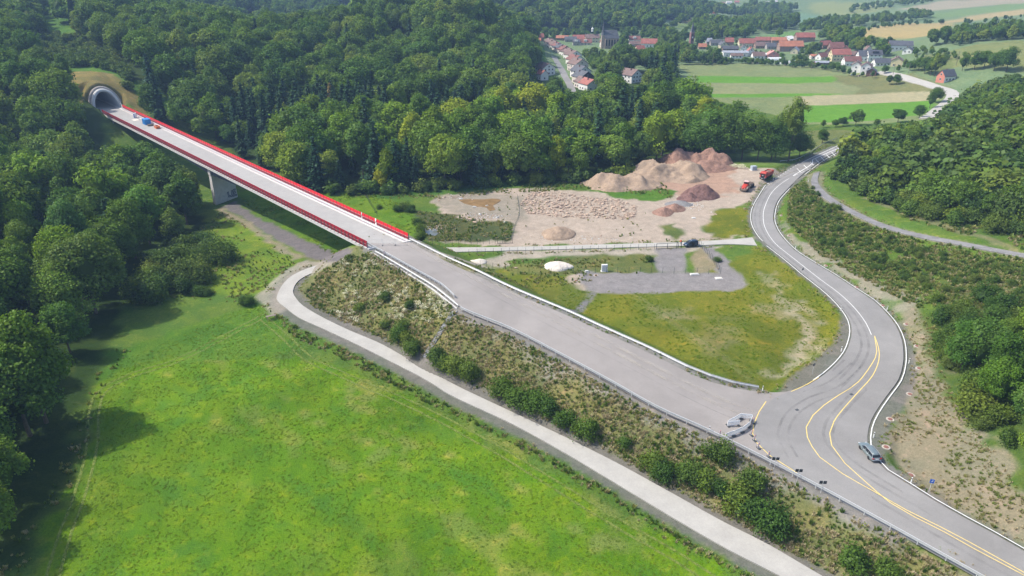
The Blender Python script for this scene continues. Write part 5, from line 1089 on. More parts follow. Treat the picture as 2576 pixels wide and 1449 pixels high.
# village trees
scatter([(1345, 112), (1430, 118), (1690, 112), (1700, 165), (1600, 172), (1505, 240), (1492, 232), (1476, 175), (1445, 135)], 10.5, [(B, .9), (K_, 1)], (9, 14), "garden trees between the hillside street and the church", {B: "leafy garden tree between the hillside street and the church", K_: "spruce in the gardens between the hillside street and the church"}, tint=T0)
scatter([(1345, 90), (1500, 88), (1700, 80), (1700, 108), (1350, 108)], 11, [(B, 1)], (8, 13), "trees around the church", "leafy tree in the village around the church", tint=T0)
scatter([(1690, 105), (1775, 108), (1790, 130), (1830, 150), (1840, 160), (1700, 166)], 10, [(B, .8), (K_, 1)], (10, 16), "trees left of the right hand village", {B: "leafy tree between the church side and the right hand village", K_: "dark blue green spruce beside the long white hall"}, tint=T0)
scatter([(1690, 66), (1885, 62), (1880, 100), (1790, 106), (1700, 106)], 11, [(B, .95), (K_, 1)], (11, 18), "woodland behind the right hand village", "leafy tree in the wood behind the right hand village", tint=T0)
scatter([(1692, 22), (1885, 18), (2000, 26), (2000, 34), (1960, 36), (1870, 44), (1750, 46), (1692, 52)], 15, [(B, 1)], (15, 22), "far woods beyond the village", "hazy blue green tree in the far woods beyond the village", tint=T0)
scatter([(1860, 56), (2000, 58), (2010, 70), (1990, 76), (1885, 90), (1870, 66)], 12, [(B, .9), (K_, 1)], (13, 19), "tree belt below the ochre field", "tree in the belt below the far ochre field", tint=T0)
scatter([(1880, 26), (1920, 20), (1985, 24), (1995, 42), (1940, 50), (1900, 46)], 13, [(B, 1)], (12, 18), "wooded knoll", "leafy tree on the far wooded knoll", tint=T0)
scatter([(2010, 72), (2130, 52), (2260, 48), (2340, 36), (2350, 44), (2260, 58), (2140, 70), (2020, 84)], 12, [(B, 1)], (9, 14), "tree line between far fields", "tree in the long line between the far fields", tint=T0)
scatter([(2055, 104), (2110, 88), (2150, 102), (2190, 96), (2270, 104), (2330, 104), (2350, 118), (2300, 128), (2240, 158), (2205, 150), (2130, 128), (2080, 118)], 9.5, [(B, 1)], (10, 16), "wood above the village", "round leafy tree in the wood directly above the village roofs", tint=T0)
scatter([(2340, 112), (2420, 116), (2480, 106), (2700, 98), (2700, 70), (2500, 80), (2400, 96)], 6.8, [(B, .5), (K_, 1)], (10, 14), "wood on the ridge at the upper right", {B: "leafy tree in the ridge wood at the upper right", K_: "dark pine in the ridge wood at the upper right"}, tint=TD, chk=False)
scatter([(1770, 165), (1780, 108), (2010, 98), (2060, 140), (2120, 140), (2290, 160), (2290, 184), (2200, 196), (2140, 192), (2060, 172), (1950, 166)], 9, [(B, 1)], (3.5, 6.5), "garden trees of the right hand village", "small garden tree between the roofs of the right hand village", tint=T0)
scatter([(1760, 166), (1860, 160), (2060, 174), (2150, 194), (2200, 198), (2140, 188), (2050, 168), (1860, 154), (1770, 160)], 5, [(B, 1)], (3, 6), "hedge trees at the village edge", "small tree in the hedge between village gardens and field", tint=TD, chk=False)
scatter([(2270, 128), (2330, 122), (2440, 140), (2450, 152), (2380, 158), (2300, 148)], 7, [(B, 1)], (3, 6), "scrub below the ridge wood", "scrubby tree on the meadow slope below the ridge wood", tint=TD, chk=False)
scatter([(2150, 80), (2260, 60), (2380, 58), (2380, 62), (2260, 66), (2150, 88)], 12, [(B, 1)], (5, 8), "hedge along the ochre field", "tree in the hedge along the ochre field", tint=TD, chk=False)
scatter([(2420, 60), (2600, 40), (2600, 44), (2430, 64)], 13, [(B, 1)], (4, 8), "hedge on the upper fields", "bush in the thin hedge across the upper right fields", tint=TD, chk=False)
scatter([(2130, 24), (2260, 6), (2340, 2), (2345, 8), (2250, 20), (2140, 34)], 16, [(B, 1)], (8, 13), "tree belt beyond the far fields", "tree in the highest belt beyond the far fields", tint=T0, chk=False)
for x, y, h in [(2340, 190, 13), (2325, 186, 11), (2350, 192, 14), (2310, 178, 9), (2225, 186, 6), (2236, 112, 8), (2244, 116, 6), (2215, 132, 7), (2085, 108, 12), (2055, 133, 11), (2040, 140, 12), (2030, 142, 8), (2300, 140, 6), (2290, 178, 7), (2366, 172, 9), (2420, 178, 10), (2450, 176, 11), (2475, 170, 12), (2500, 178, 12), (2530, 180, 14), (1960, 93, 11), (1894, 88, 9), (2090, 180, 6), (2105, 178, 7), (2120, 182, 5), (2075, 176, 5), (2135, 190, 5), (2010, 152, 6)]:
    p = at(x, y); k = min(LANDV, key=lambda q: (q[0] - x) ** 2 + 2 * (q[1] - y) ** 2); TREES.append((*p, h, B, (.85, .9, .95), "single trees around the right hand village", "single %s round tree standing close to %s" % ("large" if h > 11 else "small" if h < 7.5 else "mid sized", k[2])))
p = at(838, 306); TREES.append((*p, 20, K_, (5.5, 1.9, 1.6), 'row of tall spruces at the foot of the hill', 'bare brown dead spruce standing out in the dark spruce row'))
# valley floor individuals
PR = "tall willows and poplars at the site edge"
for x, y, h, kd, c, lb in [(1735, 396, 19, 'willow', (1.1, 1.1, 1), "broad grey green tree at the left of the clump behind the red brown mound"), (1775, 399, 22, 'willow', (1.1, 1.1, .95), "broad grey green tree second from left in the clump behind the site"), (1820, 402, 23, 'willow', (1.15, 1.1, .95), "tallest broad grey green tree in the clump behind the site"), (1865, 402, 21, 'willow', (1.05, 1.05, 1), "broad tree in the middle of the clump behind the grey box"),
                           (1905, 404, 20, 'willow', (1.1, 1.1, 1), "broad tree just left of the tall bare trunked poplar"), (1940, 404, 17, 'willow', (.85, .95, 1), "darker round tree beside the bare trunk of the poplar"), (1983, 407, 29, 'poplar', (1.35, 1.2, 1.0), "tall poplar with long bare trunk beside the road bend"), (2010, 396, 12, 'willow', (.8, .9, .9), "dark bushy tree right of the tall poplar"), (1950, 398, 22, 'poplar', (1.3, 1.2, 1.1), "second poplar close behind the tall one at the road bend")]:
    p = at(x, y); TREES.append((*p, h, kd, c, PR, lb))
for x, y, h, lb in [(2152, 316, 8, "round dark tree at the near edge of the bright green field, left one"), (2258, 308, 7.5, "round dark tree at the near edge of the bright green field, right one"), (2312, 296, 7, "tree leaning over the road behind the field"), (2068, 360, 7, "dark green bush beside the road bend below the hedge"), (2255, 212, 7, "large rounded bush in the grey green meadow near the stone heap"), (2236, 213, 6, "left half of the rounded bush pair in the meadow by the stone heap"), (2352, 258, 9, "dark tree where the road disappears behind the hill"), (2338, 272, 8, "dark tree leaning beside the straw field corner"),
                     (2205, 318, 4, "low hedge bush on the near edge of the bright field"), (2120, 318, 4.5, "hedge bush left of the round dark tree"), (2100, 320, 4, "hedge bush at the left end of the field hedge"), (2070, 322, 4, "hedge bush below the left corner of the bright field")]:
    p = at(x, y); TREES.append((*p, h, 'smalltree', (.75, .82, .85), "bushes and small trees around the valley fields", lb))
for x, y, h in [(980, 476, 15), (960, 480, 9), (1150, 455, 17), (1240, 452, 13), (1400, 452, 17)]:
    p = at(x, y); TREES.append((*p, h, B, (1.7, 1.35, .6), "yellow green maples at the wood edge", "yellow green tree at the near edge of the valley wood"))
# right hand hill and slopes
scatter([(2120, 425), (2200, 470), (2300, 510), (2440, 560), (2600, 585), (3050, 630), (3050, 180), (2600, 200), (2480, 235), (2420, 262), (2380, 310), (2200, 345), (2120, 385)], 6.2, [(B, .50), (U, 1)], (5, 10), "trees and scrub on the hill right of the road", {B: "bushy deciduous tree on the scrubby hill right of the road", U: "large shrub on the scrubby hill right of the road"}, tint=T0 + TD, clear=3)
scatter([(2440, 262), (2600, 205), (2700, 200), (2700, 240), (2500, 290)], 7, [(K_, .6), (B, 1)], (9, 14), "pines on the crest of the right hill", {B: "leafy tree on the crest of the right hand hill", K_: "dark pine on the crest of the right hand hill"}, tint=TD)
scatter([(2085, 440), (2160, 492), (2300, 550), (3050, 690), (3050, 630), (2440, 560), (2200, 470), (2110, 425)], 4.2, [(U, 1)], (2.2, 4.5), "scrub between gravel path and hill wood", "dense shrub in the scrub above the gravel path", tint=T0, chk=False)
scatter([(2385, 880), (2425, 1000), (2480, 1090), (2580, 1225), (3050, 1500), (3050, 900), (2560, 900)], 6.0, [(B, 1)], (8, 13), "trees at the lower right edge", "dense dark green tree at the lower right above the bare slope", tint=((.72, .85, .75), (.8, .9, .75), (.95, 1, .8)), chk=False)
scatter([(2320, 790), (2345, 850), (2400, 960), (2460, 1070), (2540, 1170), (2560, 1150), (2480, 1000), (2600, 900), (2600, 800), (2450, 740), (2400, 760)], 3.6, [(U, 1)], (1.8, 3.8), "scrub above the outer road bend", "dark green shrub in the scrub above the outer bend of the road", tint=((.72, .85, .75), (.9, .95, .8), (1.1, 1.05, .8)), chk=False)
scatter([(1990, 480), (2045, 470), (2100, 530), (2200, 590), (2400, 650), (3000, 745), (3000, 830), (2400, 740), (2300, 720), (2180, 680), (2060, 610), (2000, 550)], 3.9, [(U, 1)], (.7, 1.7), "low shrubs between road and gravel path", "low green shrub on the slope between road and gravel path", tint=((1.4, 1.35, .9), (1.5, 1.35, .8), (1.1, 1.15, .9)), chk=False)
# thicket left of the field track, wood edges
scatter([(335, 745), (420, 640), (500, 600), (560, 640), (560, 670), (480, 740), (360, 770)], 4.4, [(U, 1)], (3.4, 5.6), "thicket at the edge of the meadow", "tall leafy shrub in the thicket between meadow and field track", tint=T0[:3], chk=False)
scatter([(735, 462), (830, 490), (950, 495), (1100, 482), (1300, 466), (1480, 457), (1640, 440), (1640, 432), (1480, 447), (1300, 456), (1100, 470), (950, 482), (830, 478)], 4.0, [(U, 1)], (2.2, 4.5), "bushes along the foot of the valley wood", "bush at the near foot of the valley wood", tint=T0, chk=False)
scatter([(60, 100), (130, 90), (230, 95), (300, 150), (340, 240), (300, 215), (250, 172), (200, 172), (110, 150)], 6, [(U, 1)], (3, 5), "scrub in the clearing above the tunnel", "light green shrub in the clearing above the tunnel mouth", tint=((1.1, 1.2, 1.0), (1, 1.1, .9)), chk=True)
EMB = [(1032, 772, 1.9, "round dark bush alone on the upper embankment"), (972, 748, 1.5, "small bush high on the embankment left of the lone round bush"), (905, 775, 1.4, "dark bush on the left embankment flank"), (970, 820, 1.5, "bush in the middle of the left embankment"), (1006, 852, 3.0, "tall bush above the track beside the stairway, upper left"), (1025, 870, 3.2, "tall bush above the track beside the stairway, middle"), (1042, 884, 2.6, "bush nearest the foot of the stairway on its left"), (1010, 830, 2.2, "bush on the slope above the tall stairway bushes"), (878, 650, 1.4, "bush near the top of the embankment nose"),
       (1098, 905, 2.9, "first bush right of the stairway foot"), (1115, 922, 2.4, "second bush right of the stairway foot"), (1142, 930, 2.9, "third bush right of the stairway, above the track"), (1172, 940, 3.0, "fourth bush right of the stairway, above the track"), (1190, 945, 2.2, "last bush of the group right of the stairway"), (1262, 988, 3.0, "lone round bush above the middle of the track"), (1312, 1010, 2.7, "left bush of the long group above the track"), (1345, 1022, 3.0, "middle bush of the long group above the track"), (1380, 1035, 2.9, "right bush of the long group above the track"),
       (1420, 1065, 2.7, "bush beside the round feathery one above the track"), (1475, 1092, 3.2, "round feathery bush above the track"), (1572, 1117, 1.5, "very dark small round bush on the slope"), (1640, 1170, 2.4, "bush at the left of the lower bush belt"), (1674, 1198, 2.7, "bright green bush in the lower bush belt"), (1715, 1192, 1.8, "small bush low on the slope above the track"), (1740, 1205, 2.6, "bush in the lower belt left of the big ones"), (1775, 1222, 3.2, "big bright bush in the lower belt"), (1803, 1150, 3.1, "bright green bush high on the slope near the barriers"),
       (1812, 1245, 2.9, "grey green bush in the lower belt"), (1850, 1268, 3.3, "large grey green bush in the lower belt, left"), (1905, 1300, 3.3, "large grey green bush in the lower belt, right"), (1950, 1325, 3.2, "feathery bush at the right of the lower belt"), (1890, 1225, 3.2, "spreading bush on the slope below the signs"), (2140, 1425, 3.3, "spreading bush near the bottom edge, left"), (2230, 1450, 2.6, "bush near the bottom edge, right"), (1565, 985, 0, ""),
       (622, 762, 2.3, "small conical bush left of the field track bend"), (508, 740, 2.0, "small dark conifer shaped bush in the rough grass"), (525, 738, 1.8, "second small conifer shaped bush in the rough grass"), (1018, 525, 2.6, "bush group beside the pond, left part"), (1035, 530, 2.4, "bush group beside the pond, right part"), (1000, 528, 2.0, "bush left of the pond bushes"), (953, 522, 1.2, "single dark bush in the green strip behind the bridge"), (1058, 585, 2.6, "bush behind the end of the right red screen, upper"), (1060, 603, 2.6, "bush behind the end of the right red screen, lower"), (1052, 560, 1.8, "bush between marsh and bridge"),
       (2008, 583, 1.4, "lone small bush on the bare verge outside the bend"), (2357, 755, 2.0, "dark round bush on the dry slope"), (2330, 723, 1.4, "small round bush on the dry slope"), (1805, 655, 1.2, "low bush at the corner of the fenced yard"), (1632, 655, 1.7, "willow bush inside the fenced yard"), (2108, 525, 1.6, "bush beside the gravel path"), (2060, 530, 1.5, "bush on the slope inside the path bend"), (2150, 602, 1.6, "bush low on the slope beside the road")]
for x, y, h, lb in EMB:
    if h: p = at(x, y + 3); TREES.append((*p, h, U, ((.72, .85, .75), (.9, 1, .8), (1.1, 1.1, .8))[int(x) % 3], "bushes on the embankment and around the site", lb))

# nearest 300 of each kind stand as things of their own, the rest join one wood
def placeB(t, k, src, kind):
    X, Y, z, h, kd, c, grp, lb = t; r = np.random.RandomState(k + 99)
    d = math.hypot(X, Y)
    if kd in (B, 'smalltree', 'willow', 'poplar'):
        me = POP if kd == 'poplar' else WIL[k % 2] if kd == 'willow' else HI[k % 5] if d < 240 else MID[k % 6] if d < 620 else LOW[k % 4]
        nat = {True: 28.0, False: 14.5}[kd == 'poplar']; nat = 17.5 if kd == 'willow' else nat; s_ = h / nat; wd = s_ * (.80 + .34 * r.rand()) * (1.25 if kd == 'smalltree' else 1)
        trk = TRK[k % 2]; tsc = (s_ * 1.25, s_ * 1.25, s_ * (1.75 if kd == 'poplar' else 1)); nm = {"poplar": "poplar_tree", "willow": "willow_tree"}.get(kd, "deciduous_tree"); cat = "tree"
    elif kd == K_:
        me = CON[k % 3] if d < 620 else CONL[k % 2]; s_ = h / 17.5; wd = s_ * (1.12 + .34 * r.rand()); trk = CTR; tsc = (s_,) * 3; nm = "spruce_tree"; cat = "tree"
    else:
        me = BSH[k % 4] if d < 260 else BSL[k % 3]; s_ = h / 2.0; wd = s_ * (.85 + .35 * r.rand()); nm = "bush"; cat = "bush"; trk = None
    return me, s_, wd, trk, tsc if trk else None, nm, cat, r.rand() * 6.28
rest = {}
byk = {'broad': [], 'conifer': [], 'bush': []}
for t in TREES: byk[{B: 'broad', 'smalltree': 'broad', 'willow': 'broad', 'poplar': 'broad', K_: 'conifer', U: 'bush'}[t[4]]].append(t)
for kname, L_ in byk.items():
    def size_seen(t):
        x, y = proj(t[0], t[1], t[2] + t[3] * .7); d = math.hypot(t[0], t[1], CH); vis = (-30 < x < 2606) and (-30 < y < 1500)
        named = 0 if t[6].startswith(("trees o", "scrub", "low sh", "garden", "wood", "far", "thicket", "bushes along", "trees and", "trees a", "trees l", "tree ", "pines")) else 1e3
        return -(t[3] / d * (1 if vis else .01) + named)
    L_.sort(key=size_seen)
    for k, t in enumerate(L_):
        me, s_, wd, trk, tsc, nm, cat, rz = placeB(t, k, None, kname)
        if k < 298:
            if trk is None:
                o = share(nm, me, None, (t[0], t[1], t[2] - .05), rz, (wd, wd, s_)); o.color = (*t[5], 1); tag(o, t[7], cat, t[6])
            else:
                root = empty(nm, (t[0], t[1], t[2]), rz, t[7], cat, t[6]); o = share("crown", me, root, (0, 0, 0), 0, (wd, wd, s_)); o.color = (*t[5], 1); share("trunk", trk, root, (0, 0, 0), 0, tsc)
        else: rest.setdefault(kname, []).append((t[0], t[1], t[2], me, rz, wd, s_, t[5]))
print("TREES", {k: len(v) for k, v in byk.items()})

def gn_scatter(name, items, label, cat, mats_color=None):
    """one object of many instances: items = X, Y, Z, mesh, rz, width scale, height scale, colour"""
    meshes = []; key = {}
    for it in items:
        kk = (it[3].name, tuple(it[7]))
        if kk not in key: key[kk] = len(meshes); meshes.append((it[3], it[7]))
    coll = bpy.data.collections.new(name + "_kinds")
    for i, (me, c) in enumerate(meshes):
        o = bpy.data.objects.new("%03d_%s" % (i, name), me); o.color = (*c, 1); coll.objects.link(o)
    pm = bpy.data.meshes.new(name); n = len(items); pm.vertices.add(n); pm.vertices.foreach_set("co", np.array([(i[0], i[1], i[2]) for i in items], np.float32).ravel())
    a = pm.attributes.new("idx", 'INT', 'POINT'); a.data.foreach_set("value", np.array([key[(i[3].name, tuple(i[7]))] for i in items], np.int32))
    a = pm.attributes.new("rz", 'FLOAT', 'POINT'); a.data.foreach_set("value", np.array([i[4] for i in items], np.float32))
    a = pm.attributes.new("sc", 'FLOAT_VECTOR', 'POINT'); a.data.foreach_set("vector", np.array([(i[5], i[5], i[6]) for i in items], np.float32).ravel())
    o = bpy.data.objects.new(name, pm); COL.objects.link(o)
    g = bpy.data.node_groups.new(name, 'GeometryNodeTree'); g.interface.new_socket("Geometry", in_out='INPUT', socket_type='NodeSocketGeometry'); g.interface.new_socket("Geometry", in_out='OUTPUT', socket_type='NodeSocketGeometry')
    gi = g.nodes.new("NodeGroupInput"); go = g.nodes.new("NodeGroupOutput"); ip = g.nodes.new("GeometryNodeInstanceOnPoints"); ci = g.nodes.new("GeometryNodeCollectionInfo")
    ci.inputs["Collection"].default_value = coll; ci.inputs["Separate Children"].default_value = True; ci.inputs["Reset Children"].default_value = True; ip.inputs["Pick Instance"].default_value = True
    def attr(nm_, ty):
        q = g.nodes.new("GeometryNodeInputNamedAttribute"); q.data_type = ty; q.inputs[0].default_value = nm_; return q.outputs[0]
    cx = g.nodes.new("ShaderNodeCombineXYZ"); g.links.new(attr("rz", 'FLOAT'), cx.inputs[2]); g.links.new(cx.outputs[0], ip.inputs["Rotation"]); g.links.new(attr("sc", 'FLOAT_VECTOR'), ip.inputs["Scale"]); g.links.new(attr("idx", 'INT'), ip.inputs["Instance Index"])
    g.links.new(gi.outputs[0], ip.inputs["Points"]); g.links.new(ci.outputs[0], ip.inputs["Instance"]); g.links.new(ip.outputs[0], go.inputs[0])
    md = o.modifiers.new("scatter", 'NODES'); md.node_group = g
    return tag(o, label, cat, None, "stuff")
if rest.get('broad'): gn_scatter("woodland", rest['broad'], "dense deciduous woodland covering the hills on both sides of the valley", "woodland")
if rest.get('conifer'): gn_scatter("spruce_woodland", rest['conifer'], "dark conifers mixed into the far wooded slopes", "woodland")
if rest.get('bush'): gn_scatter("undergrowth", rest['bush'], "low scrub covering the slopes beside the road", "scrub")

# ------------------------------------------------------------------ houses
_mc = {}
def cmat(kind, c, rough=.8, var=.08, scale=.8, fine=5):
    k = (kind, tuple(round(v, 3) for v in c))
    if k not in _mc:
        if kind == 'roof':
            m, nt, b = nodes("roof_tiles"); tc = nt.nodes.new("ShaderNodeTexCoord").outputs["Object"]
            w = N(nt, "ShaderNodeTexWave", Scale=1.4, Distortion=.6); w.bands_direction = 'Z'; nt.links.new(tc, w.inputs[0]); n1 = tex(nt, .35, 4, .7, tc); n2 = tex(nt, 2.5, 2, .7, tc)
            o = mix(nt, c, ramp(nt, n1.outputs[0], [(.3, g3(.72)), (.7, g3(1.28))]).outputs[0], 1, 'MULTIPLY'); o = mix(nt, o, ramp(nt, n2.outputs[0], [(.3, g3(.85)), (.7, g3(1.15))]).outputs[0], 1, 'MULTIPLY')
            o = mix(nt, o, ramp(nt, w.outputs[0], [(0, g3(.82)), (.5, g3(1.05))]).outputs[0], 1, 'MULTIPLY'); nt.links.new(o, b.inputs["Base Color"]); b.inputs["Roughness"].default_value = .75; _mc[k] = m
        else: _mc[k] = wornmat(kind, c, rough, var, scale, fine=fine)
    return _mc[k]
WINF = MB().box((0, 0, 0), (1.25, .10, 1.35)).mesh("window", cmat("window_frame", (.70, .70, .68), .5)); PANE = MB().box((-.29, -.035, 0), (.48, .09, 1.12)).box((.29, -.035, 0), (.48, .09, 1.12)).mesh("pane", M['glass'])
PANE1 = MB().box((0, -.035, 0), (.50, .09, 1.12)).mesh("pane", M['glass'])
def window(root, x, y, z, rz, two=True):
    w = share("window", WINF, root, (x, y, z), rz)
    for dx in (-.29, .29): share("pane", PANE1, w, (dx, 0, 0))
def house(p, deg, L, Wd, hw, hr, wall, roof, label, far=False, gable=None, over=.45):
    """gabled house: ridge along local x; gable=colour of the gable walls if different"""
    rz = math.radians(deg); root = empty("house" if not far else "far_house", (p[0], p[1], p[2] - .2), rz, label, "house", "houses of the valley villages"); l, w = L / 2, Wd / 2
    m = MB(); m.mi = 0
    m.add([(-l, -w, -2), (l, -w, -2), (l, w, -2), (-l, w, -2), (-l, -w, hw), (l, -w, hw), (l, w, hw), (-l, w, hw)], [(0, 1, 5, 4), (2, 3, 7, 6)]); m.mi = 1 if gable else 0
    m.add([(-l, -w, -2), (-l, w, -2), (-l, w, hw), (-l, 0, hw + hr), (-l, -w, hw)], [(4, 3, 2, 1, 0)]); m.add([(l, -w, -2), (l, w, -2), (l, w, hw), (l, 0, hw + hr), (l, -w, hw)], [(0, 1, 2, 3, 4)])
    m.build("wall", [cmat("house_render", wall)] + ([cmat("house_render", gable)] if gable else []), root)
    t = .22; m = MB(); e = hr / w * over; r = l + over
    m.prism([(-w - over, hw - e), (0, hw + hr), (w + over, hw - e), (w + over, hw - e + t), (0, hw + hr + t), (-w - over, hw - e + t)], -r, r)
    m.V = [(v[1], v[0], v[2]) for v in m.V]; rf = m.build("roof", cmat('roof', roof), root)
    if far: return root
    r_ = random.Random(int(p[0] * 7 + p[1])); cx = l * (r_.random() * .8 - .4)
    if hr > 2: m = MB(); m.box((cx, w * .25, hw + hr * .85), (.7, .7, 1.9)); m.build("chimney", cmat("chimney_brick", (.14, .08, .07)), rf)
    # windows on the two walls that face the valley (towards the camera side)
    for sx, sy, n, ll in ((0, -1, int(L / 3.2), l), (0, 1, int(L / 3.2), l), (-1, 0, int(Wd / 3.4), w), (1, 0, int(Wd / 3.4), w)):
        nx, ny = (sx, sy); wx = nx * math.cos(rz) - ny * math.sin(rz); wy = nx * math.sin(rz) + ny * math.cos(rz)
        if wx * (-p[0]) + wy * (-p[1]) < .25 * math.hypot(p[0], p[1]): continue
        fl = [1.5] + ([4.2] if hw > 5 else []) + ([6.9] if hw > 7.6 else [])
        if sx: fl = fl + ([hw + .9] if hr > 3 else [])
        for z in fl:
            k = n if z < hw - .8 else max(1, n - 2)
            for i in range(k):
                q = (i + .5) / k * 2 - 1; q *= .85 if z < hw - .8 else .3
                if sy: window(root, q * l, sy * (w + .02), z, 0 if sy < 0 else math.pi)
                else: window(root, sx * (l + .02), q * w, z, math.pi / 2 * (1 if sx > 0 else -1))
    return root
for h, p in zip(HOUSES, HP):
    gb_ = ORG if 'orange red gable' in h[9] else BRK if 'brown gable' in h[9] else (.04, .035, .03) if 'black timber' in h[9] else WH if 'bright white gable' in h[9] else None
    if 'salmon red' in h[9]: gb_ = (.50, .19, .14); 
    root = house(p, h[2], h[3], h[4], h[5], h[6], WH if 'salmon red' in h[9] else h[7], h[8], h[9], gable=gb_)
    if 'cream hall' in h[9] and 'cupola' in h[9]:
        m = MB(); m.tube((0, 0, 11), (0, 0, 14), 1.1, 1.0, 8); m.tube((0, 0, 14), (0, 0, 15.2), 1.4, .2, 8); m.tube((0, 0, 15), (0, 0, 17), .1, .04, 6); m.build("cupola", cmat("house_render", WH), root)
    if 'dormer' in h[9] or 'roof windows' in h[9] or 'small white gable' in h[9]:
        m = MB(); m.box((0, -h[4] * .28, h[5] + h[6] * .55), (h[3] * .45 if 'long black' in h[9] else 3, 2.2, 1.6)); m.build("dormer", cmat("house_render", (.05, .05, .055) if 'black' in h[9] else WH), root)
    if 'balconies' in h[9]:
        for z in (2.9, 5.6): m = MB(); m.box((h[3] / 2 + .7, 0, z), (1.4, 5.5, .15)).box((h[3] / 2 + 1.4, 0, z + .5), (.06, 5.5, .9)); m.build("balcony", cmat("house_render", (.5, .5, .5)), root)
for i, (x, y, w_, c, lb) in enumerate(FARH):
    roofc = {WH: (.50, .48, .46) if w_ > 15 else (.28, .16, .14), RED: RED, PNK: DRD, ORG: ORG}[c]
    p = at(x, y); w_ *= .62; house(p, [8, -12, 20, 0, 35][i % 5], w_, 6 if w_ < 12 else 8, 3.2, 2.4 if w_ < 12 else 1, WH if c in (WH, PNK) else CRM, roofc, lb, far=True)
# church: spire, nave with buttresses and tall windows
p = at(1534, 120); CS = .74; ch = empty("village_church", (p[0], p[1], p[2] - .5), math.radians(4), "gothic church with slate roof and slender spire above the village roofs", "church"); ch.scale = (CS,) * 3
stn = cmat("church_stone", (.34, .27, .22), .9, .2); slt = cmat('roof', SLT); L_, w_, hw_, hr_ = 22, 12, 13, 10
m = MB(); m.hexa([(-8, -6, -2), (11, -6, -2), (11, 6, -2), (-8, 6, -2)], [(-8, -6, hw_), (11, -6, hw_), (11, 6, hw_), (-8, 6, hw_)]); m.build("nave", stn, ch)
m = MB(); m.add([(-8.4, -6.5, hw_), (11.4, -6.5, hw_), (11.4, 6.5, hw_), (-8.4, 6.5, hw_), (-8.2, 0, hw_ + hr_), (8.0, 0, hw_ + hr_)], [(0, 1, 5, 4), (2, 3, 4, 5), (1, 2, 5), (3, 0, 4), (3, 2, 1, 0)]); m.build("nave_roof", slt, ch)
bt = MB().box((0, 0, 5), (.9, 1.3, 13)).mesh("buttress", stn); wn_ = MB().box((0, 0, 0), (1.5, .25, 7.5)).mesh("arched_window", M['glass'])
for x in (-7.6, -4, -.4, 3.2, 6.8, 10.8): share("buttress", bt, ch, (x, -6.7, 0))
for x in (-5.8, -2.2, 1.4, 5.0, 8.8): share("arched_window", wn_, ch, (x, -6.0, 7.5))
for y in (-4, 0, 4): share("buttress", bt, ch, (11.6, y, 0), math.pi / 2)
m = MB(); m.hexa([(-12.5, -4.6, -2), (-8.02, -4.6, -2), (-8.02, 2, -2), (-12.5, 2, -2)], [(-12.3, -4.2, 17), (-8.02, -4.2, 17), (-8.02, 1.6, 17), (-12.3, 1.6, 17)]); m.build("tower", stn, ch)
m = MB(); m.tube((-10.2, -1.3, 17), (-10.2, -1.3, 21), 3.2, 1.7, 8); m.tube((-10.2, -1.3, 21), (-10.2, -1.3, 22.5), 1.9, 1.7, 8); m.tube((-10.2, -1.3, 22.5), (-10.2, -1.3, 34), 1.25, .08, 8); m.build("spire", slt, ch)
p = at(1738, 116); ct = empty("clock_tower", (p[0], p[1], p[2] - 1), math.radians(12), "slender red brick church tower with slate spire rising from the trees", "tower"); ct.scale = (.9,) * 3
brk = cmat("tower_brick", (.24, .13, .12), .9, .2)
m = MB(); m.box((0, 0, 7), (4.0, 4.0, 18)); m.build("shaft", brk, ct); m = MB(); m.box((0, 0, 16.2), (4.4, 4.4, .5)); m.build("cornice", stn, ct); m = MB(); m.tube((0, 0, 16.4), (0, 0, 27), 2.4, .08, 4); m.build("spire", slt, ct)
for z in (8, 13): m = MB(); m.box((0, -2.02, z), (1.0, .15, 2.4)); m.build("belfry_window", M['glass'], ct)
m = MB(); m.tube((0, -2.06, 10.6), (0, -2.14, 10.6), .8, .8, 16); m.build("clock_face", M['white'], ct)
# polytunnels and small village things
M['poly'] = wornmat("polytunnel_film", (.62, .64, .64), .4, .05)
for x, y, L1, W1, hh, rz, lb in [(1990, 160, 9, 5, 2.6, .5, "white polytunnel greenhouse in the gardens at the field edge"), (1949, 151, 12, 6, 2.4, 0, "low glass cold frame below the pink roofed farm")]:
    p = at(x, y); m = MB(); m.loft([[(u, math.cos(t) * W1 / 2, math.sin(t) * hh) for t in np.linspace(0, math.pi, 12)] for u in (-L1 / 2, 0, L1 / 2)]); tag(m.build("polytunnel", M['poly'], loc=p, rz=rz), lb, "greenhouse")
for i, (x, y) in enumerate([(1880, 158), (1893, 158), (1905, 160), (1918, 161), (1935, 158), (1952, 163), (1963, 161), (1975, 164), (1996, 165), (2145, 189), (2160, 192)]):
    p = at(x, y); m = MB(); s_ = .9 + .5 * ((i * 7) % 5) / 4; m.hexa([(-1.4, -1, -.2), (1.5, -.8, -.2), (1.3, 1, -.2), (-1.2, .9, -.2)], [(-.8, -.5, 1.1), (1.0, -.6, .8), (.8, .6, 1.2), (-.9, .5, .9)])
    tag(m.build("covered_heap", [M['sheet'], M['wood'], M['gravel']][i % 3], loc=p, rz=i, ), ["white sheeted heap in the village gardens at the field edge", "grey timber heap in the village gardens at the field edge", "grey rubble heap in the village gardens at the field edge"][i % 3], "heap", "garden heaps at the field edge")
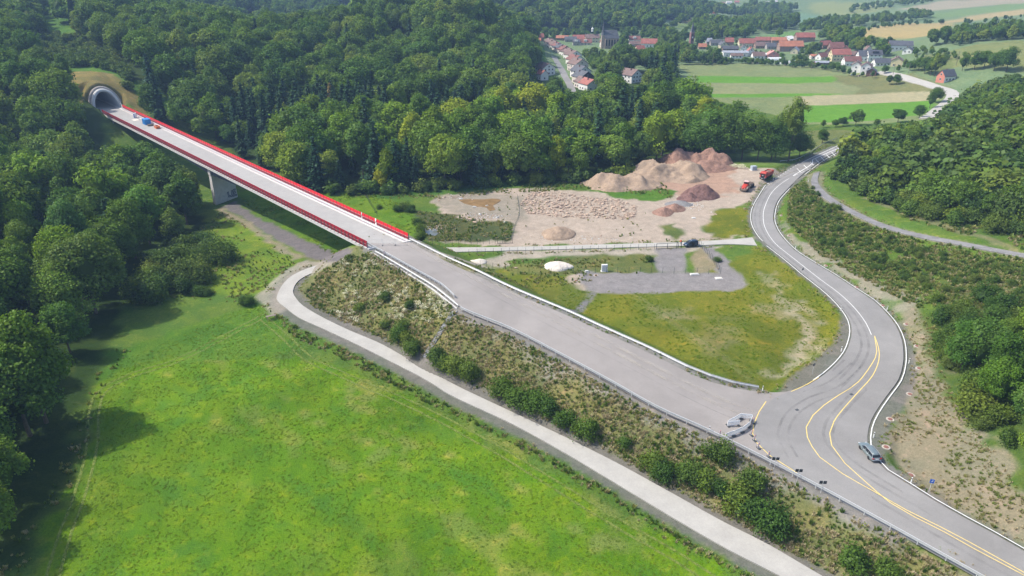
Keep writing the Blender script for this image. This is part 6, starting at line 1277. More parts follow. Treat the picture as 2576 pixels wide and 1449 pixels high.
# lane with retaining wall, power poles
for i, (x, y, h) in enumerate([(1706, 158, 9), (1695, 150, 10), (2178, 176, 9), (2192, 178, 9), (2246, 190, 8), (2285, 184, 7), (2330, 178, 8), (2405, 165, 10), (2040, 178, 8), (1792, 165, 10)]):
    p = at(x, y); m = MB(); m.tube((0, 0, -.4), (0, 0, h), .16, .11, 6); m.box((0, 0, h - .5), (1.6, .12, .12)); tag(m.build("utility_pole", M['wood'], loc=p, rz=i * .7), "thin wooden power pole in or beside the right hand village", "pole", "power poles of the village")
# street in front of the hillside houses
st = [at(*q) for q in [(1442, 232), (1432, 210), (1420, 190), (1411, 172), (1402, 157), (1394, 143)]]; P = catmull([(q[0], q[1], q[2]) for q in st], 6); Q = offset(P, 2.6); R_ = offset(P, -2.6)
struct(sheet("village_street", list(Q[:, :2]) + list(R_[::-1, :2]), M['road'], lambda x, y: terr(x, y) + .12, 0, 5, .4))

# ------------------------------------------------------------------ vehicles
def tyre_mesh(r, w, n=20):
    m = MB(); m.loft([[(math.cos(t) * rr, yy, math.sin(t) * rr) for t in np.linspace(0, 2 * math.pi, n, endpoint=False)] for yy, rr in ((-w / 2, r * .62), (-w / 2, r * .93), (-w * .32, r), (w * .32, r), (w / 2, r * .93), (w / 2, r * .62))]); return m.mesh("tyre", M['black'], True)
def rim_mesh(r, w, mat):
    m = MB(); m.tube((0, -w * .3, 0), (0, w * .3, 0), r * .64, r * .64, 16)
    for k in range(5): a = k * 1.2566; m.box((math.cos(a) * r * .32, -w * .38, math.sin(a) * r * .32), (.07 + r * .35 * abs(math.cos(a)), .05, .07 + r * .35 * abs(math.sin(a))))
    m.tube((0, -w * .42, 0), (0, -w * .3, 0), r * .16, r * .18, 8); return m.mesh("rim", mat)
M['alloy'] = wornmat("alloy_wheel", (.55, .55, .56), .3, .05, metal=.6)
def wheels(root, xs, track, r, w, rim=None):
    T_ = tyre_mesh(r, w); R2 = rim_mesh(r, w, rim or M['alloy'])
    for x in xs:
        for s_ in (-1, 1):
            wl = empty("wheel", (x, s_ * track / 2, r)); wl.parent = root; wl.rotation_euler[2] = 0 if s_ < 0 else math.pi; share("tyre", T_, wl); share("rim", R2, wl)
def carbody(root, st, paint, glass, belt_glass):
    """stations along x (front positive): x, half width, sill z, waist z, roof z, roof half width; lower body, greenhouse and roof"""
    m = MB(); m.loft([[(x, -hw * .90, zs), (x, -hw, zs + .18), (x, -hw, zw - .14), (x, -hw * .93, zw), (x, hw * .93, zw), (x, hw, zw - .14), (x, hw, zs + .18), (x, hw * .90, zs)] for x, hw, zs, zw in st])
    o = m.build("body", paint, root, True, bevel=.03); 
    g = belt_glass; m = MB(); m.loft([[(x0, -hb, zb), (x1, -hr, zr), (x1, hr, zr), (x0, hb, zb)] for x0, x1, hb, hr, zb, zr in g]); m.build("windows", glass, root, False)
    return o
def paintmat(name, c): 
    m, nt, b = nodes(name); b.inputs["Base Color"].default_value = (*c, 1); b.inputs["Roughness"].default_value = .28; b.inputs["Metallic"].default_value = .35; b.inputs["Coat Weight"].default_value = .6; b.inputs["Coat Roughness"].default_value = .08
    n1 = tex(nt, 3, 3, .6); o = mix(nt, c, ramp(nt, n1.outputs[0], [(.3, g3(.92)), (.7, g3(1.06))]).outputs[0], 1, 'MULTIPLY'); nt.links.new(o, b.inputs["Base Color"]); return m
M['lampred'] = wornmat("red_lamp", (.5, .01, .02), .2, .02); M['lampw'] = wornmat("clear_lamp", (.7, .72, .75), .15, .02)
def estate(p, head):
    root = empty("estate_car", p, head, "grey green estate car driving away along the white edge line of the bend", "car"); pm = paintmat("grey_green_paint", (.20, .245, .255))
    st = [(2.44, .62, .42, .62), (2.38, .80, .30, .70), (2.05, .90, .22, .80), (1.2, .925, .22, .90), (.7, .93, .22, .94), (-1.0, .93, .22, .98), (-1.9, .92, .24, 1.0), (-2.32, .86, .34, .98), (-2.45, .78, .42, .74)]
    carbody(root, st, pm, M['glass'], [(1.25, .60, .80, .62, .92, 1.34), (.75, .35, .85, .64, .94, 1.42), (-.9, -.9, .86, .64, .97, 1.44), (-1.85, -1.5, .84, .62, .98, 1.40), (-2.30, -1.85, .78, .58, .97, 1.34)])
    m = MB(); m.loft([[(x, -w_, z), (x, -w_ * .6, z + .05), (x, w_ * .6, z + .05), (x, w_, z), (x, w_, z - .05), (x, -w_, z - .05)] for x, w_, z in ((.66, .60, 1.36), (.3, .66, 1.44), (-.9, .67, 1.46), (-1.6, .64, 1.41), (-1.98, .60, 1.34))]); m.build("roof", pm, root, True)
    for s_ in (-1, 1):
        m = MB(); m.loft([[(x0, s_ * y0 - .03, z0), (x0, s_ * y0 + .03, z0), (x0, s_ * y0 + .03, z0 + .05), (x0, s_ * y0 - .03, z0 + .05)] for x0, y0, z0 in ((.7, .655, 1.38), (-.8, .67, 1.47), (-1.8, .65, 1.40), (-2.25, .80, 1.0))]); m.build("roof_rail", M['alloy'], root)
        for x in (-.15, -1.05): m = MB(); m.box((x, s_ * .885, 1.16), (.10, .05, .42)); m.build("door_pillar", pm, root)
        m = MB(); m.box((.55, s_ * 1.02, 1.0), (.18, .24, .15)); m.build("wing_mirror", pm, root, bevel=.03)
        for x in (.25, -.85): m = MB(); m.box((x, s_ * .94, .84), (.20, .04, .05)); m.build("door_handle", M['lampw'], root)
        m = MB(); m.box((-2.34, s_ * .66, .84), (.18, .36, .17)); m.build("tail_lamp", M['lampred'], root, bevel=.02)
        m = MB(); m.box((2.28, s_ * .62, .66), (.22, .30, .14)); m.build("headlight", M['lampw'], root, bevel=.02)
    m = MB(); m.box((-2.44, 0, .76), (.05, .54, .13)); m.build("number_plate", M['white'], root)
    m = MB(); m.box((-2.46, 0, .52), (.07, 1.5, .05)); m.build("bumper_trim", M['lampw'], root)
    m = MB(); m.box((-2.40, 0, .36), (.12, 1.4, .16)); m.build("bumper", M['darksteel'], root)
    wheels(root, (1.47, -1.38), 1.62, .345, .24)
c0, c1 = on_road(2199, 1158), on_road(2172, 1126); mid = [(c0[i] + c1[i]) / 2 for i in range(3)]
estate((mid[0], mid[1], float(ZR(mid[0], mid[1])[0]) + .01), rot_to(c0, c1))
def van(p, head):
    root = empty("delivery_van", p, head, "dark blue panel van parked on the access road with its side door open", "van"); pm = paintmat("dark_blue_paint_gloss", (.022, .045, .085))
    st = [(2.2, .66, .40, .74), (2.1, .82, .28, .86), (1.7, .89, .24, 1.02), (1.1, .90, .24, 1.12), (-1.9, .90, .26, 1.14), (-2.15, .88, .32, 1.12), (-2.22, .80, .40, 1.0)]
    carbody(root, st, pm, M['glass'], [(1.35, .62, .80, .68, 1.10, 1.66), (.9, .35, .86, .72, 1.12, 1.76), (-1.2, -1.2, .87, .74, 1.14, 1.80), (-2.16, -2.02, .84, .72, 1.12, 1.76)])
    m = MB(); m.loft([[(x, -w_, z), (x, -w_ * .7, z + .07), (x, w_ * .7, z + .07), (x, w_, z), (x, w_, z - .06), (x, -w_, z - .06)] for x, w_, z in ((.62, .68, 1.68), (.3, .73, 1.78), (-1.2, .75, 1.83), (-2.06, .72, 1.77))]); m.build("roof", pm, root, True)
    for s_ in (-1, 1):
        for x, w_ in ((.15, .12), (-.75, .9 if s_ > 0 else .14), (-1.95, .3)): m = MB(); m.box((x, s_ * .845, 1.44), (w_, .07, .62)); m.build("side_panel", pm, root)
        m = MB(); m.box((.85, s_ * 1.0, 1.14), (.16, .24, .24)); m.build("wing_mirror", M['black'], root, bevel=.03)
        m = MB(); m.box((2.02, s_ * .66, .82), (.26, .28, .2)); m.build("headlight", M['lampw'], root, bevel=.02)
        m = MB(); m.box((-2.2, s_ * .80, 1.0), (.08, .14, .6)); m.build("tail_lamp", M['lampred'], root)
    m = MB(); m.box((-.35, .915, .82), (1.0, .04, 1.1)); m.build("doorway_shade_panel", M['black'], root); m = MB(); m.box((-1.45, 1.0, .98), (1.05, .05, 1.35)); m.build("sliding_door", pm, root, bevel=.02)  # black slab stands for the shade inside the open side door
    m = MB(); m.box((2.21, 0, .52), (.06, 1.2, .2)); m.build("grille", M['black'], root); m = MB(); m.box((0, 0, 1.87), (.1, 1.2, .04)); m.build("roof_bar", M['alloy'], root)
    wheels(root, (1.45, -1.35), 1.56, .33, .22)
v0, v1 = G(1757, 614, 2.35), G(1717, 619, 2.35); van(((v0[0] + v1[0]) / 2, (v0[1] + v1[1]) / 2, float(flat_z(acc_c)((v0[0] + v1[0]) / 2, (v0[1] + v1[1]) / 2)[0]) + .03), rot_to(v0, v1))
M['truckred'] = wornmat("truck_red", (.42, .045, .03), .45, .12, 1.5); M['mud'] = wornmat("dried_mud_steel", (.22, .17, .14), .9, .25, 2)
def dump_truck(p, head):
    root = empty("dump_truck", p, head, "red tipper truck with loaded open body parked nose towards the camera beside the road", "truck")
    m = MB(); m.loft([[(x, -1.22, z0), (x, -1.22, z1 - .2), (x, -1.1, z1), (x, 1.1, z1), (x, 1.22, z1 - .2), (x, 1.22, z0)] for x, z0, z1 in ((3.85, .95, 2.2), (3.8, .9, 2.75), (3.5, .9, 3.05), (2.1, .9, 3.10), (1.95, .95, 3.0))]); m.build("cab", M['truckred'], root, bevel=.04)
    m = MB(); m.loft([[(3.86, -1.1, 1.95), (3.86, 1.1, 1.95), (3.70, 1.08, 2.78), (3.70, -1.08, 2.78)], [(3.92, -1.1, 1.95), (3.92, 1.1, 1.95), (3.76, 1.08, 2.78), (3.76, -1.08, 2.78)]]); m.build("windscreen", M['glass'], root)
    m = MB(); m.box((3.90, 0, 1.35), (.08, 1.5, 1.0)); m.build("grille", M['black'], root); m = MB(); m.box((3.92, 0, .66), (.25, 2.4, .45)); m.build("bumper", M['darksteel'], root, bevel=.04)
    m = MB(); m.box((3.96, 0, 1.75), (.05, .5, .14)); m.build("badge", M['white'], root); m = MB(); m.box((4.06, -.2, .62), (.03, .52, .14)); m.build("number_plate", M['white'], root)
    for s_ in (-1, 1):
        m = MB(); m.box((2.95, s_ * 1.23, 2.4), (.9, .04, .7)); m.build("side_window", M['glass'], root); m = MB(); m.box((3.7, s_ * 1.42, 2.3), (.12, .22, .7)).box((3.7, s_ * 1.3, 2.6), (.05, .3, .05)); m.build("mirror", M['black'], root); m = MB(); m.box((3.96, s_ * .95, .85), (.12, .35, .2)); m.build("headlight", M['lampw'], root)
    m = MB(); m.box((-.8, 0, .85), (6.6, .9, .35)); m.build("chassis", M['darksteel'], root)
    m = MB(); x0, x1, y, z0, z1 = -4.0, 1.75, 1.25, 1.15, 2.55
    for c, d in (((x0, 0, (z0 + z1) / 2), (.1, 2.5, z1 - z0)), ((x1, 0, (z0 + z1) / 2 + .2), (.1, 2.5, z1 - z0 + .4)), (((x0 + x1) / 2, -y, (z0 + z1) / 2), (x1 - x0, .1, z1 - z0)), (((x0 + x1) / 2, y, (z0 + z1) / 2), (x1 - x0, .1, z1 - z0)), (((x0 + x1) / 2, 0, z0), (x1 - x0, 2.5, .12))): m.box(c, d)
    for k in range(6):
        for s_ in (-1, 1): m.box((x0 + .5 + k * .98, s_ * 1.32, (z0 + z1) / 2), (.12, .06, z1 - z0))
    m.build("tipper_body", M['truckred'], root)
    V = []; n = 11; m = MB()
    for i in range(n):
        for j in range(7): u = i / (n - 1); w_ = j / 6; V.append((x0 + .1 + u * (x1 - x0 - .2), -1.18 + w_ * 2.36, 2.15 + .45 * math.sin(u * math.pi) * math.sin(w_ * math.pi) + .08 * RS.randn()))
    m.add(V, [(i * 7 + j, (i + 1) * 7 + j, (i + 1) * 7 + j + 1, i * 7 + j + 1) for i in range(n - 1) for j in range(6)]); m.build("soil_load", M['redsoil'], root, True)
    wheels(root, (3.0, 1.1, -1.9, -3.2), 2.1, .52, .34, M['mud'])
t0, t1 = at(1927, 447), at(1911, 457); dump_truck((t0[0], t0[1], t0[2]), rot_to(t0, t1))
def dumper(p, head):
    root = empty("articulated_hauler", p, head, "red articulated hauler with sloping bonnet parked lower left of the tipper truck", "construction vehicle")
    m = MB(); m.loft([[(x, -w_, z0), (x, -w_ * .9, z1 - .12), (x, -w_ * .6, z1), (x, w_ * .6, z1), (x, w_ * .9, z1 - .12), (x, w_, z0)] for x, w_, z0, z1 in ((3.6, .75, 1.1, 1.55), (3.5, .85, 1.0, 1.8), (2.4, .98, 1.0, 2.25), (1.2, 1.02, 1.0, 2.55), (1.0, 1.0, 1.1, 2.5))]); m.build("bonnet", M['truckred'], root, True, bevel=.03)
    m = MB(); m.loft([[(x, -.85, z0), (x, -.75, z1), (x, .75, z1), (x, .85, z0)] for x, z0, z1 in ((1.05, 1.9, 3.3), (-.5, 1.3, 3.35))]); m.build("cab", M['truckred'], root); m = MB(); m.box((1.10, 0, 2.95), (.06, 1.4, .62)); m.build("windscreen", M['glass'], root); m = MB(); m.box((.3, 0, 3.4), (1.9, 1.8, .12)); m.build("cab_roof", wornmat("pale_pink_roof", (.60, .40, .38), .5), root, bevel=.03)
    for s_ in (-1, 1): m = MB(); m.box((.3, s_ * .84, 2.75), (1.1, .05, .8)); m.build("side_window", M['glass'], root); m = MB(); m.loft([[(x, s_ * 1.0, z), (x, s_ * 1.55, z), (x, s_ * 1.55, z + .1), (x, s_ * 1.0, z + .1)] for x, z in ((3.4, 1.25), (2.8, 1.75), (1.8, 1.8), (.9, 1.5))]); m.build("mudguard", M['mud'], root); m = MB(); m.box((3.55, s_ * .55, 1.45), (.1, .3, .18)); m.build("headlight", M['lampw'], root)
    m = MB(); m.box((3.75, 0, 1.0), (.3, 2.7, .35)).box((3.8, 0, .75), (.1, 1.6, .4)); m.build("bumper", M['mud'], root, bevel=.04)
    m = MB(); m.box((-3.0, 0, 1.25), (5.4, 1.0, .45)).box((-1.0, 0, 1.6), (.5, 1.4, 1.1)).box((-1.2, .5, 2.2), (.3, .3, 1.0)).box((-3.4, 0, 1.7), (.3, 2.0, .5)).box((-5.2, 0, 1.6), (.5, 2.2, .6)); m.build("rear_frame", M['mud'], root)
    m = MB(); 
    for s_ in (-1, 1): m.box((-2.2, s_ * .9, 2.0), (2.0, .08, .08)).box((-1.3, s_ * .9, 1.9), (.08, .08, 1.0)).box((-3.1, s_ * .9, 1.9), (.08, .08, 1.0))
    m.build("hand_rail", M['mud'], root); wheels(root, (2.2, -2.9, -4.6), 2.45, .80, .62, M['mud'])
t0, t1 = at(1884, 471), at(1868, 484); dumper(((t0[0] + t1[0]) / 2, (t0[1] + t1[1]) / 2, t0[2] + .0), rot_to(t0, t1))

# ------------------------------------------------------------------ person
def person(p, head):
    J = {'pel': (0, 0, .98), 'bel': (0, 0, 1.12), 'che': (0, 0, 1.36), 'nek': (0, .01, 1.52), 'hd0': (.01, 0, 1.60), 'hd1': (.02, 0, 1.72)}; E_ = [('pel', 'bel'), ('bel', 'che'), ('che', 'nek'), ('nek', 'hd0'), ('hd0', 'hd1')]
    R_ = {'pel': .155, 'bel': .15, 'che': .175, 'nek': .055, 'hd0': .075, 'hd1': .098}
    for s_, n in ((-1, 'r'), (1, 'l')):
        J.update({n + 'hip': (0, s_ * .11, .92), n + 'kne': (.03, s_ * .13, .50), n + 'ank': (-.01, s_ * .14, .08), n + 'toe': (.16, s_ * .16, .04), n + 'sho': (0, s_ * .20, 1.44), n + 'elb': (-.02, s_ * .27, 1.16), n + 'wri': (.10, s_ * .25, .93), n + 'han': (.13, s_ * .245, .86)})
        R_.update({n + 'hip': .10, n + 'kne': .062, n + 'ank': .045, n + 'toe': .04, n + 'sho': .07, n + 'elb': .046, n + 'wri': .032, n + 'han': .036}); E_ += [('pel', n + 'hip'), (n + 'hip', n + 'kne'), (n + 'kne', n + 'ank'), (n + 'ank', n + 'toe'), ('che', n + 'sho'), (n + 'sho', n + 'elb'), (n + 'elb', n + 'wri'), (n + 'wri', n + 'han')]
        for f in range(5):
            dy = (f - 2) * .017 * s_; ln = (.05, .075, .08, .072, .055)[f]; a, b_ = '%sf%da' % (n, f), '%sf%db' % (n, f)
            J[a] = (.14 + (.02 if f == 0 else 0), s_ * .245 + dy, .85 - ln * .5); J[b_] = (.155 + (.02 if f == 0 else 0), s_ * .245 + dy * 1.2, .85 - ln); R_[a] = .009; R_[b_] = .008; E_ += [(n + 'han', a), (a, b_)]
    names = list(J); me = bpy.data.meshes.new("body"); me.from_pydata([J[k] for k in names], [(names.index(a), names.index(b_)) for a, b_ in E_], [])
    tmpo = bpy.data.objects.new("body", me); COL.objects.link(tmpo); sk_ = tmpo.modifiers.new("s", 'SKIN')
    for i, k in enumerate(names): v = me.skin_vertices[0].data[i]; v.radius = (R_[k] * (.72 if k in ('che', 'bel', 'pel') else 1), R_[k]); v.use_root = (k == 'pel')
    sb = tmpo.modifiers.new("u", 'SUBSURF'); sb.levels = 1; dg = bpy.context.evaluated_depsgraph_get(); m2 = bpy.data.meshes.new_from_object(tmpo.evaluated_get(dg)); bpy.data.objects.remove(tmpo)
    for mm in (wornmat("skin", (.50, .30, .22), .6), wornmat("hi_vis_orange", (.85, .12, .05), .6), wornmat("dark_trousers", (.05, .055, .07), .8), wornmat("dark_hair", (.04, .03, .025), .7)): m2.materials.append(mm)
    for pl in m2.polygons:
        c = pl.center; pl.material_index = 3 if c.z > 1.70 or (c.z > 1.60 and c.x < -.02) else 0 if c.z > 1.50 or (abs(c.y) > .19 and c.z < .95 and c.z > .7) else 1 if c.z > .92 else 2; pl.use_smooth = True
    o = bpy.data.objects.new("person", m2); COL.objects.link(o); o.location = p; o.rotation_euler[2] = head
    tag(o, "person in orange high visibility jacket standing at the nose of the dark blue van", "person")
    f = MB(); f.box((.105, -.035, 1.67), (.02, .03, .015)); f.build("eye", M['black'], o); f = MB(); f.box((.105, .035, 1.67), (.02, .03, .015)); f.build("eye", M['black'], o); f = MB(); f.box((.12, 0, 1.64), (.03, .022, .04)); f.build("nose", bpy.data.materials["skin"], o); f = MB(); f.box((.105, 0, 1.595), (.02, .05, .012)); f.build("mouth", M['lampred'], o)
q = at(1712, 616); person((q[0], q[1], q[2] + .12), -1.9)

# ------------------------------------------------------------------ road furniture
DELM = MB(); DELM.hexa([(-.06, -.05, -.1), (.06, -.05, -.1), (.06, .05, -.1), (-.06, .05, -.1)], [(-.055, -.045, .72), (.055, -.045, .72), (.055, .045, .72), (-.055, .045, .72)]); DELP = DELM.mesh("post", M['white'])
DELB = MB().box((0, 0, .80), (.115, .095, .16)).mesh("black_band", M['black']); DELT = MB().box((0, 0, .94), (.11, .09, .12)).mesh("post_cap", M['white'])
for x, y, lb in [(1958, 524, "white delineator post on the outer side of the road's first bend"), (2001, 626, "white delineator post on the outer verge below the grassy slope"), (2115, 781, "white delineator post on the inner verge where the bend tightens"), (2231, 781, "white delineator post on the outer verge opposite the tightening bend"), (2116, 884, "white delineator post on the inner verge at the tip of the bend"), (2286, 914, "white delineator post on the outer verge at the tip of the bend"), (2197, 1101, "white delineator post just beyond the grey estate car"), (2291, 1216, "white delineator post near the blue sign"), (2033, 458, "white delineator post at the mouth of the gravel path"), (1918, 984, "white delineator post at the near end of the double guardrail"), (1892, 515, "white delineator post on the inner verge near the green triangle of grass"), (1945, 454, "white delineator post beside the tipper truck"), (1784, 1086, "white delineator post standing at the guardrail near the white barriers")]:
    p = at(x, y); r0 = empty("delineator_post", p, 0.4, lb, "delineator post", "white road delineator posts"); [share(n_, me_, r0, (0, 0, 0), 0, 1.25) for n_, me_ in (("post", DELP), ("black_band", DELB), ("post_cap", DELT))]
M['signback'] = wornmat("dark_grey_sign_back", (.055, .06, .065), .5, .08, 2); M['bluesign'] = wornmat("blue_sign", (.03, .12, .50), .4, .04)
def signpost(p, h, label, group=None, kind="square", rz=0.0):
    root = empty("traffic_sign", p, rz, label, "traffic sign", group); m = MB(); m.tube((0, 0, -.3), (0, 0, h), .038, .038, 8); m.build("post", M['steel'], root)
    if kind == "double":
        for s_ in (-1, 1): m = MB(); m.box((s_ * .33, 0, h - .35), (.52, .04, .60)); m.build("plate", M['signback'], root)
    elif kind == "tri": m = MB(); m.prism([(-.5, h - .75), (.5, h - .75), (0, h + .12)], -.02, .02); m.build("plate", M['signback'], root)
    elif kind == "round": m = MB(); m.tube((0, -.02, h - .3), (0, .02, h - .3), .36, .36, 20); m.build("plate", M['signback'], root)
    else:
        m = MB(); m.box((0, -.05, h - .4), (.65, .03, .75)); m.build("plate", M['bluesign'], root); m = MB(); m.prism([(-.14, h - .55), (-.02, h - .55), (.16, h - .22), (.04, h - .22)], -.07, -.066); m.build("white_symbol", M['white'], root)
    return root
for x, y, lb in [(1947, 1175, "first pair of dark chevron sign plates seen from behind, nearest the barriers"), (2005, 1205, "second pair of dark chevron sign plates seen from behind, on the guardrail"), (2065, 1235, "third pair of dark chevron sign plates seen from behind, nearest the car")]: signpost(on_road(x, y + 2), 2.3, lb, "chevron signs behind the guardrail", "double", -.05)
signpost(at(2336, 1238), 2.7, "small blue and white sign on a thin post at the outer verge", None, "blue", -.3)
signpost(at(2017, 692), 2.3, "triangular sign seen from behind beside the inner edge line", None, "tri", .6); signpost(at(2043, 941), 2.6, "round sign seen from behind on the inner verge near the junction", None, "round", .5); signpost(at(1939, 449), 2.2, "small round sign on a post behind the tipper truck", None, "round", -.2)
signpost(at(2042, 392), 1.6, "distant round sign on the verge below the far guardrail", None, "round", .2); signpost(at(2083, 345), 2.0, "distant square sign where the road bends out of sight", None, "double", .2)
# barrier boards
BWH = MB().box((0, 0, .98), (2.3, .05, .20)).box((0, 0, .45), (2.3, .05, .14)).mesh("board", M['white'])
def barrier(a, b_, label):
    L = math.dist(a[:2], b_[:2]); root = empty("barrier_fence", ((a[0] + b_[0]) / 2, (a[1] + b_[1]) / 2, (a[2] + b_[2]) / 2), rot_to(a, b_), label, "barrier", "white barrier fences at the road end")
    for z, h in ((1.0, .30), (.28, .22)): m = MB(); m.box((0, 0, z), (L - .08, .05, h)); m.build("board", M['white'], root)
    sl_ = MB().box((0, 0, 0), (.17, .04, .56)).mesh("slat", M['white'])
    n = int(L / .24)
    for k in range(n): share("slat", sl_, root, (-L / 2 + .12 + k * (L - .24) / (n - 1), 0, .63))
    for s_ in (-1, 1): m = MB(); m.box((s_ * (L / 2 - .25), 0, .06), (.4, .85, .12)); m.build("foot", M['darksteel'], root, bevel=.02)
def bpts(px): return [on_road(x, y) for x, y in px]
bl = ["first white barrier from the guardrail", "second white barrier from the guardrail", "third white barrier, in the middle of the line", "white barrier with red stripes near the corner beacon", "white barrier on the far side, right part", "white barrier on the far side, left part", "white barrier closing the left side", "single white barrier standing inside the angle"]
A_ = bpts([(1824, 1103), (1845, 1096), (1866, 1087), (1884, 1074), (1891, 1058)]); Bq = bpts([(1892, 1056), (1863, 1052), (1845, 1062), (1829, 1071)]); Cq = bpts([(1829, 1073), (1860, 1070)])
for k in range(4): barrier(A_[k], A_[k + 1], bl[k])
for k in range(3): barrier(Bq[k], Bq[k + 1], bl[4 + k])
barrier(Cq[0], Cq[1], bl[7])
M['stripe'] = wornmat("red_reflective", (.45, .03, .06), .4, .05)
def beacon(p, label):
    root = empty("warning_beacon", p, .3, label, "warning beacon", "red and white warning beacons"); m = MB(); m.box((0, 0, .62), (.26, .07, 1.0)); m.build("board", M['white'], root, bevel=.01)
    for k in range(3): z = .34 + k * .30; m = MB(); m.prism([(-.13, z), (.13, z + .12), (.13, z + .24), (-.13, z + .12)], -.042, .042); m.build("stripe", M['stripe'], root)
    m = MB(); m.box((0, -.1, .06), (.42, .85, .12)); m.build("foot", M['darksteel'], root, bevel=.02)
for x, y, lb in [(1894, 1064, "beacon at the corner of the white barriers"), (1890, 1095, "second beacon, left of the yellow curve below the barriers"), (1897, 1108, "third beacon along the yellow curve"), (1907, 1127, "fourth beacon along the yellow curve"), (1933, 1149, "last beacon before the chevron signs"), (on_road(1810, 1097), "", "beacon lying behind the guardrail at the barrier end"), (967, 641, "small red and white beacon beside the curved guardrail at the bridge end")]:
    if isinstance(x, tuple): beacon(x, lb)
    else: beacon(on_road(x, y), ("small " if 0 else "") + lb)
# manholes beside the road and in it
MHC = MB(); MHC.tube((0, 0, -.2), (0, 0, .06), .72, .72, 16); MHC = MHC.mesh("concrete_collar", wornmat("weathered_collar", (.40, .36, .31), .9, .2, 2)); MHL = MB(); MHL.tube((0, 0, .0), (0, 0, .13), .42, .42, 16); MHL = MHL.mesh("cover", M['manhole'])
for k, (x, y) in enumerate([(1965, 542), (1984, 593), (2077, 668), (2154, 723), (2219, 769), (2279, 816), (2305, 871), (2310, 927), (2287, 992), (2237, 1055), (2227, 1125), (2289, 1196), (1447, 706), (1497, 693)]):
    p = at(x + 2, y); r0 = empty("manhole", p, k, ["%s drain manhole with pale collar on the outer verge, counted from the far end" % w for w in ("first", "second", "third", "fourth", "fifth", "sixth", "seventh", "eighth", "ninth", "tenth", "eleventh", "twelfth")][k] if k < 12 else ["square white manhole slab left of the gravel yard", "round manhole ring on the gravel yard near the white cabinet"][k - 12], "manhole", "drain manholes")
    share("concrete_collar", MHC, r0, (0, 0, 0), 0, (1, 1, 1)); share("cover", MHL, r0)
for x, y, lb in [(2005, 1031, "dark drain grate in the pale road between junction and first yellow line"), (2142, 992, "dark drain grate on the road near the second yellow line"), (1834, 1131, "dark round cover in the asphalt near the barriers")]:
    m = MB(); m.box((0, 0, .0), (.7, .5, .06)); tag(m.build("drain_grate", M['darksteel'], loc=on_road(x, y, .01), rz=.4), lb, "drain")
# yard furniture
def cab(p, d, mat, lb, nm="utility_cabinet", rz=0.1, door=True):
    root = empty(nm, p, rz, lb, "cabinet"); m = MB(); m.box((0, 0, d[2] / 2 + .12), d); m.build("housing", mat, root, bevel=.03); m = MB(); m.box((0, 0, .05), (d[0] + .3, d[1] + .5, .3)); m.build("plinth", M['cap'], root)
    if door:
        for s_ in (-1, 1): m = MB(); m.box((s_ * d[0] * .24, -d[1] / 2 - .02, d[2] / 2 + .12), (d[0] * .44, .04, d[2] * .86)); m.build("door", mat, root)
cab(at(1520, 683), (1.7, .7, 2.1), wornmat("pale_grey_cabinet", (.66, .67, .67), .5, .04), "tall pale grey double door cabinet at the fence of the gravel yard")
cab(at(1476, 685), (.9, .6, .45), M['cap'], "small square concrete box near the pale grey cabinet", "concrete_box", door=False); cab(at(1747, 691), (2.2, .6, .3), M['cap'], "flat white concrete slab at the right end of the yard fence", "concrete_slab", door=False); cab(at(1808, 701), (1.6, .9, .18), M['palesand'], "pale stone slab at the yard corner", "stone_slab", door=False)
cab(at(1895, 428), (2.2, 1.6, 1.7), wornmat("blue_grey_cabinet", (.36, .42, .48), .5, .06), "blue grey box cabinet on the grass beyond the site", rz=.25); cab(at(1745, 549), (1.0, .5, .2), M['cap'], "white marker slab at the gravel edge near the road junction", "marker_slab", door=False)
# fences with thin posts and wires
FP = MB(); FP.tube((0, 0, -.2), (0, 0, 2.0), .045, .045, 6); FP = FP.mesh("post", M['fence'])
def wirefence(px, label, sp=2.5, h=1.9, wires=4, group="thin mesh fences of the site", mat=None, lift=0):
    P = catmull([at(x, y) for x, y in px], 3); s = np.r_[0, np.cumsum(np.linalg.norm(np.diff(P[:, :2], axis=0), axis=1))]; o_ = P[0].copy(); root = empty("wire_fence", tuple(o_), 0, label, "fence", group)
    pts = []
    for t in np.arange(0, s[-1], sp): q = [np.interp(t, s, P[:, i]) - o_[i] for i in range(3)]; share("post", FP, root, q, 0, (1, 1, h / 2)); pts.append(q)
    for w_ in range(wires):
        z = h * (w_ + .6) / wires; m = MB()
        for a, b_ in zip(pts[:-1], pts[1:]): m.tube((a[0], a[1], a[2] + z), (b_[0], b_[1], b_[2] + z), .009, .009, 3, False)
        m.build("wire", mat or M['fence'], root)
wirefence([(1180, 641), (1290, 637), (1480, 633), (1649, 627)], "long thin wire fence along the near side of the access road"); wirefence([(1303, 692), (1450, 687), (1560, 686), (1700, 688), (1788, 690)], "wire fence with dark posts between green ditch and gravel yard", 3.2)
wirefence([(1759, 618), (1785, 648), (1813, 690)], "green mesh fence running down from the van to the yard corner", 1.6, 2.0, 7); wirefence([(1088, 617), (1250, 612), (1290, 609)], "thin fence on the far side of the access road near the bridge end"); wirefence([(1287, 606), (1297, 572), (1307, 541), (1302, 500)], "dark mesh fence climbing between pond and rubble field", 2.2, 2.0, 7)
wirefence([(921, 496), (935, 520), (950, 545)], "dark green fence on the grass behind the right red screen", 1.6, 1.9, 7); wirefence([(1208, 668), (1290, 682)], "short green mesh fence left of the white gravel heap", 2.0, 1.6, 5)
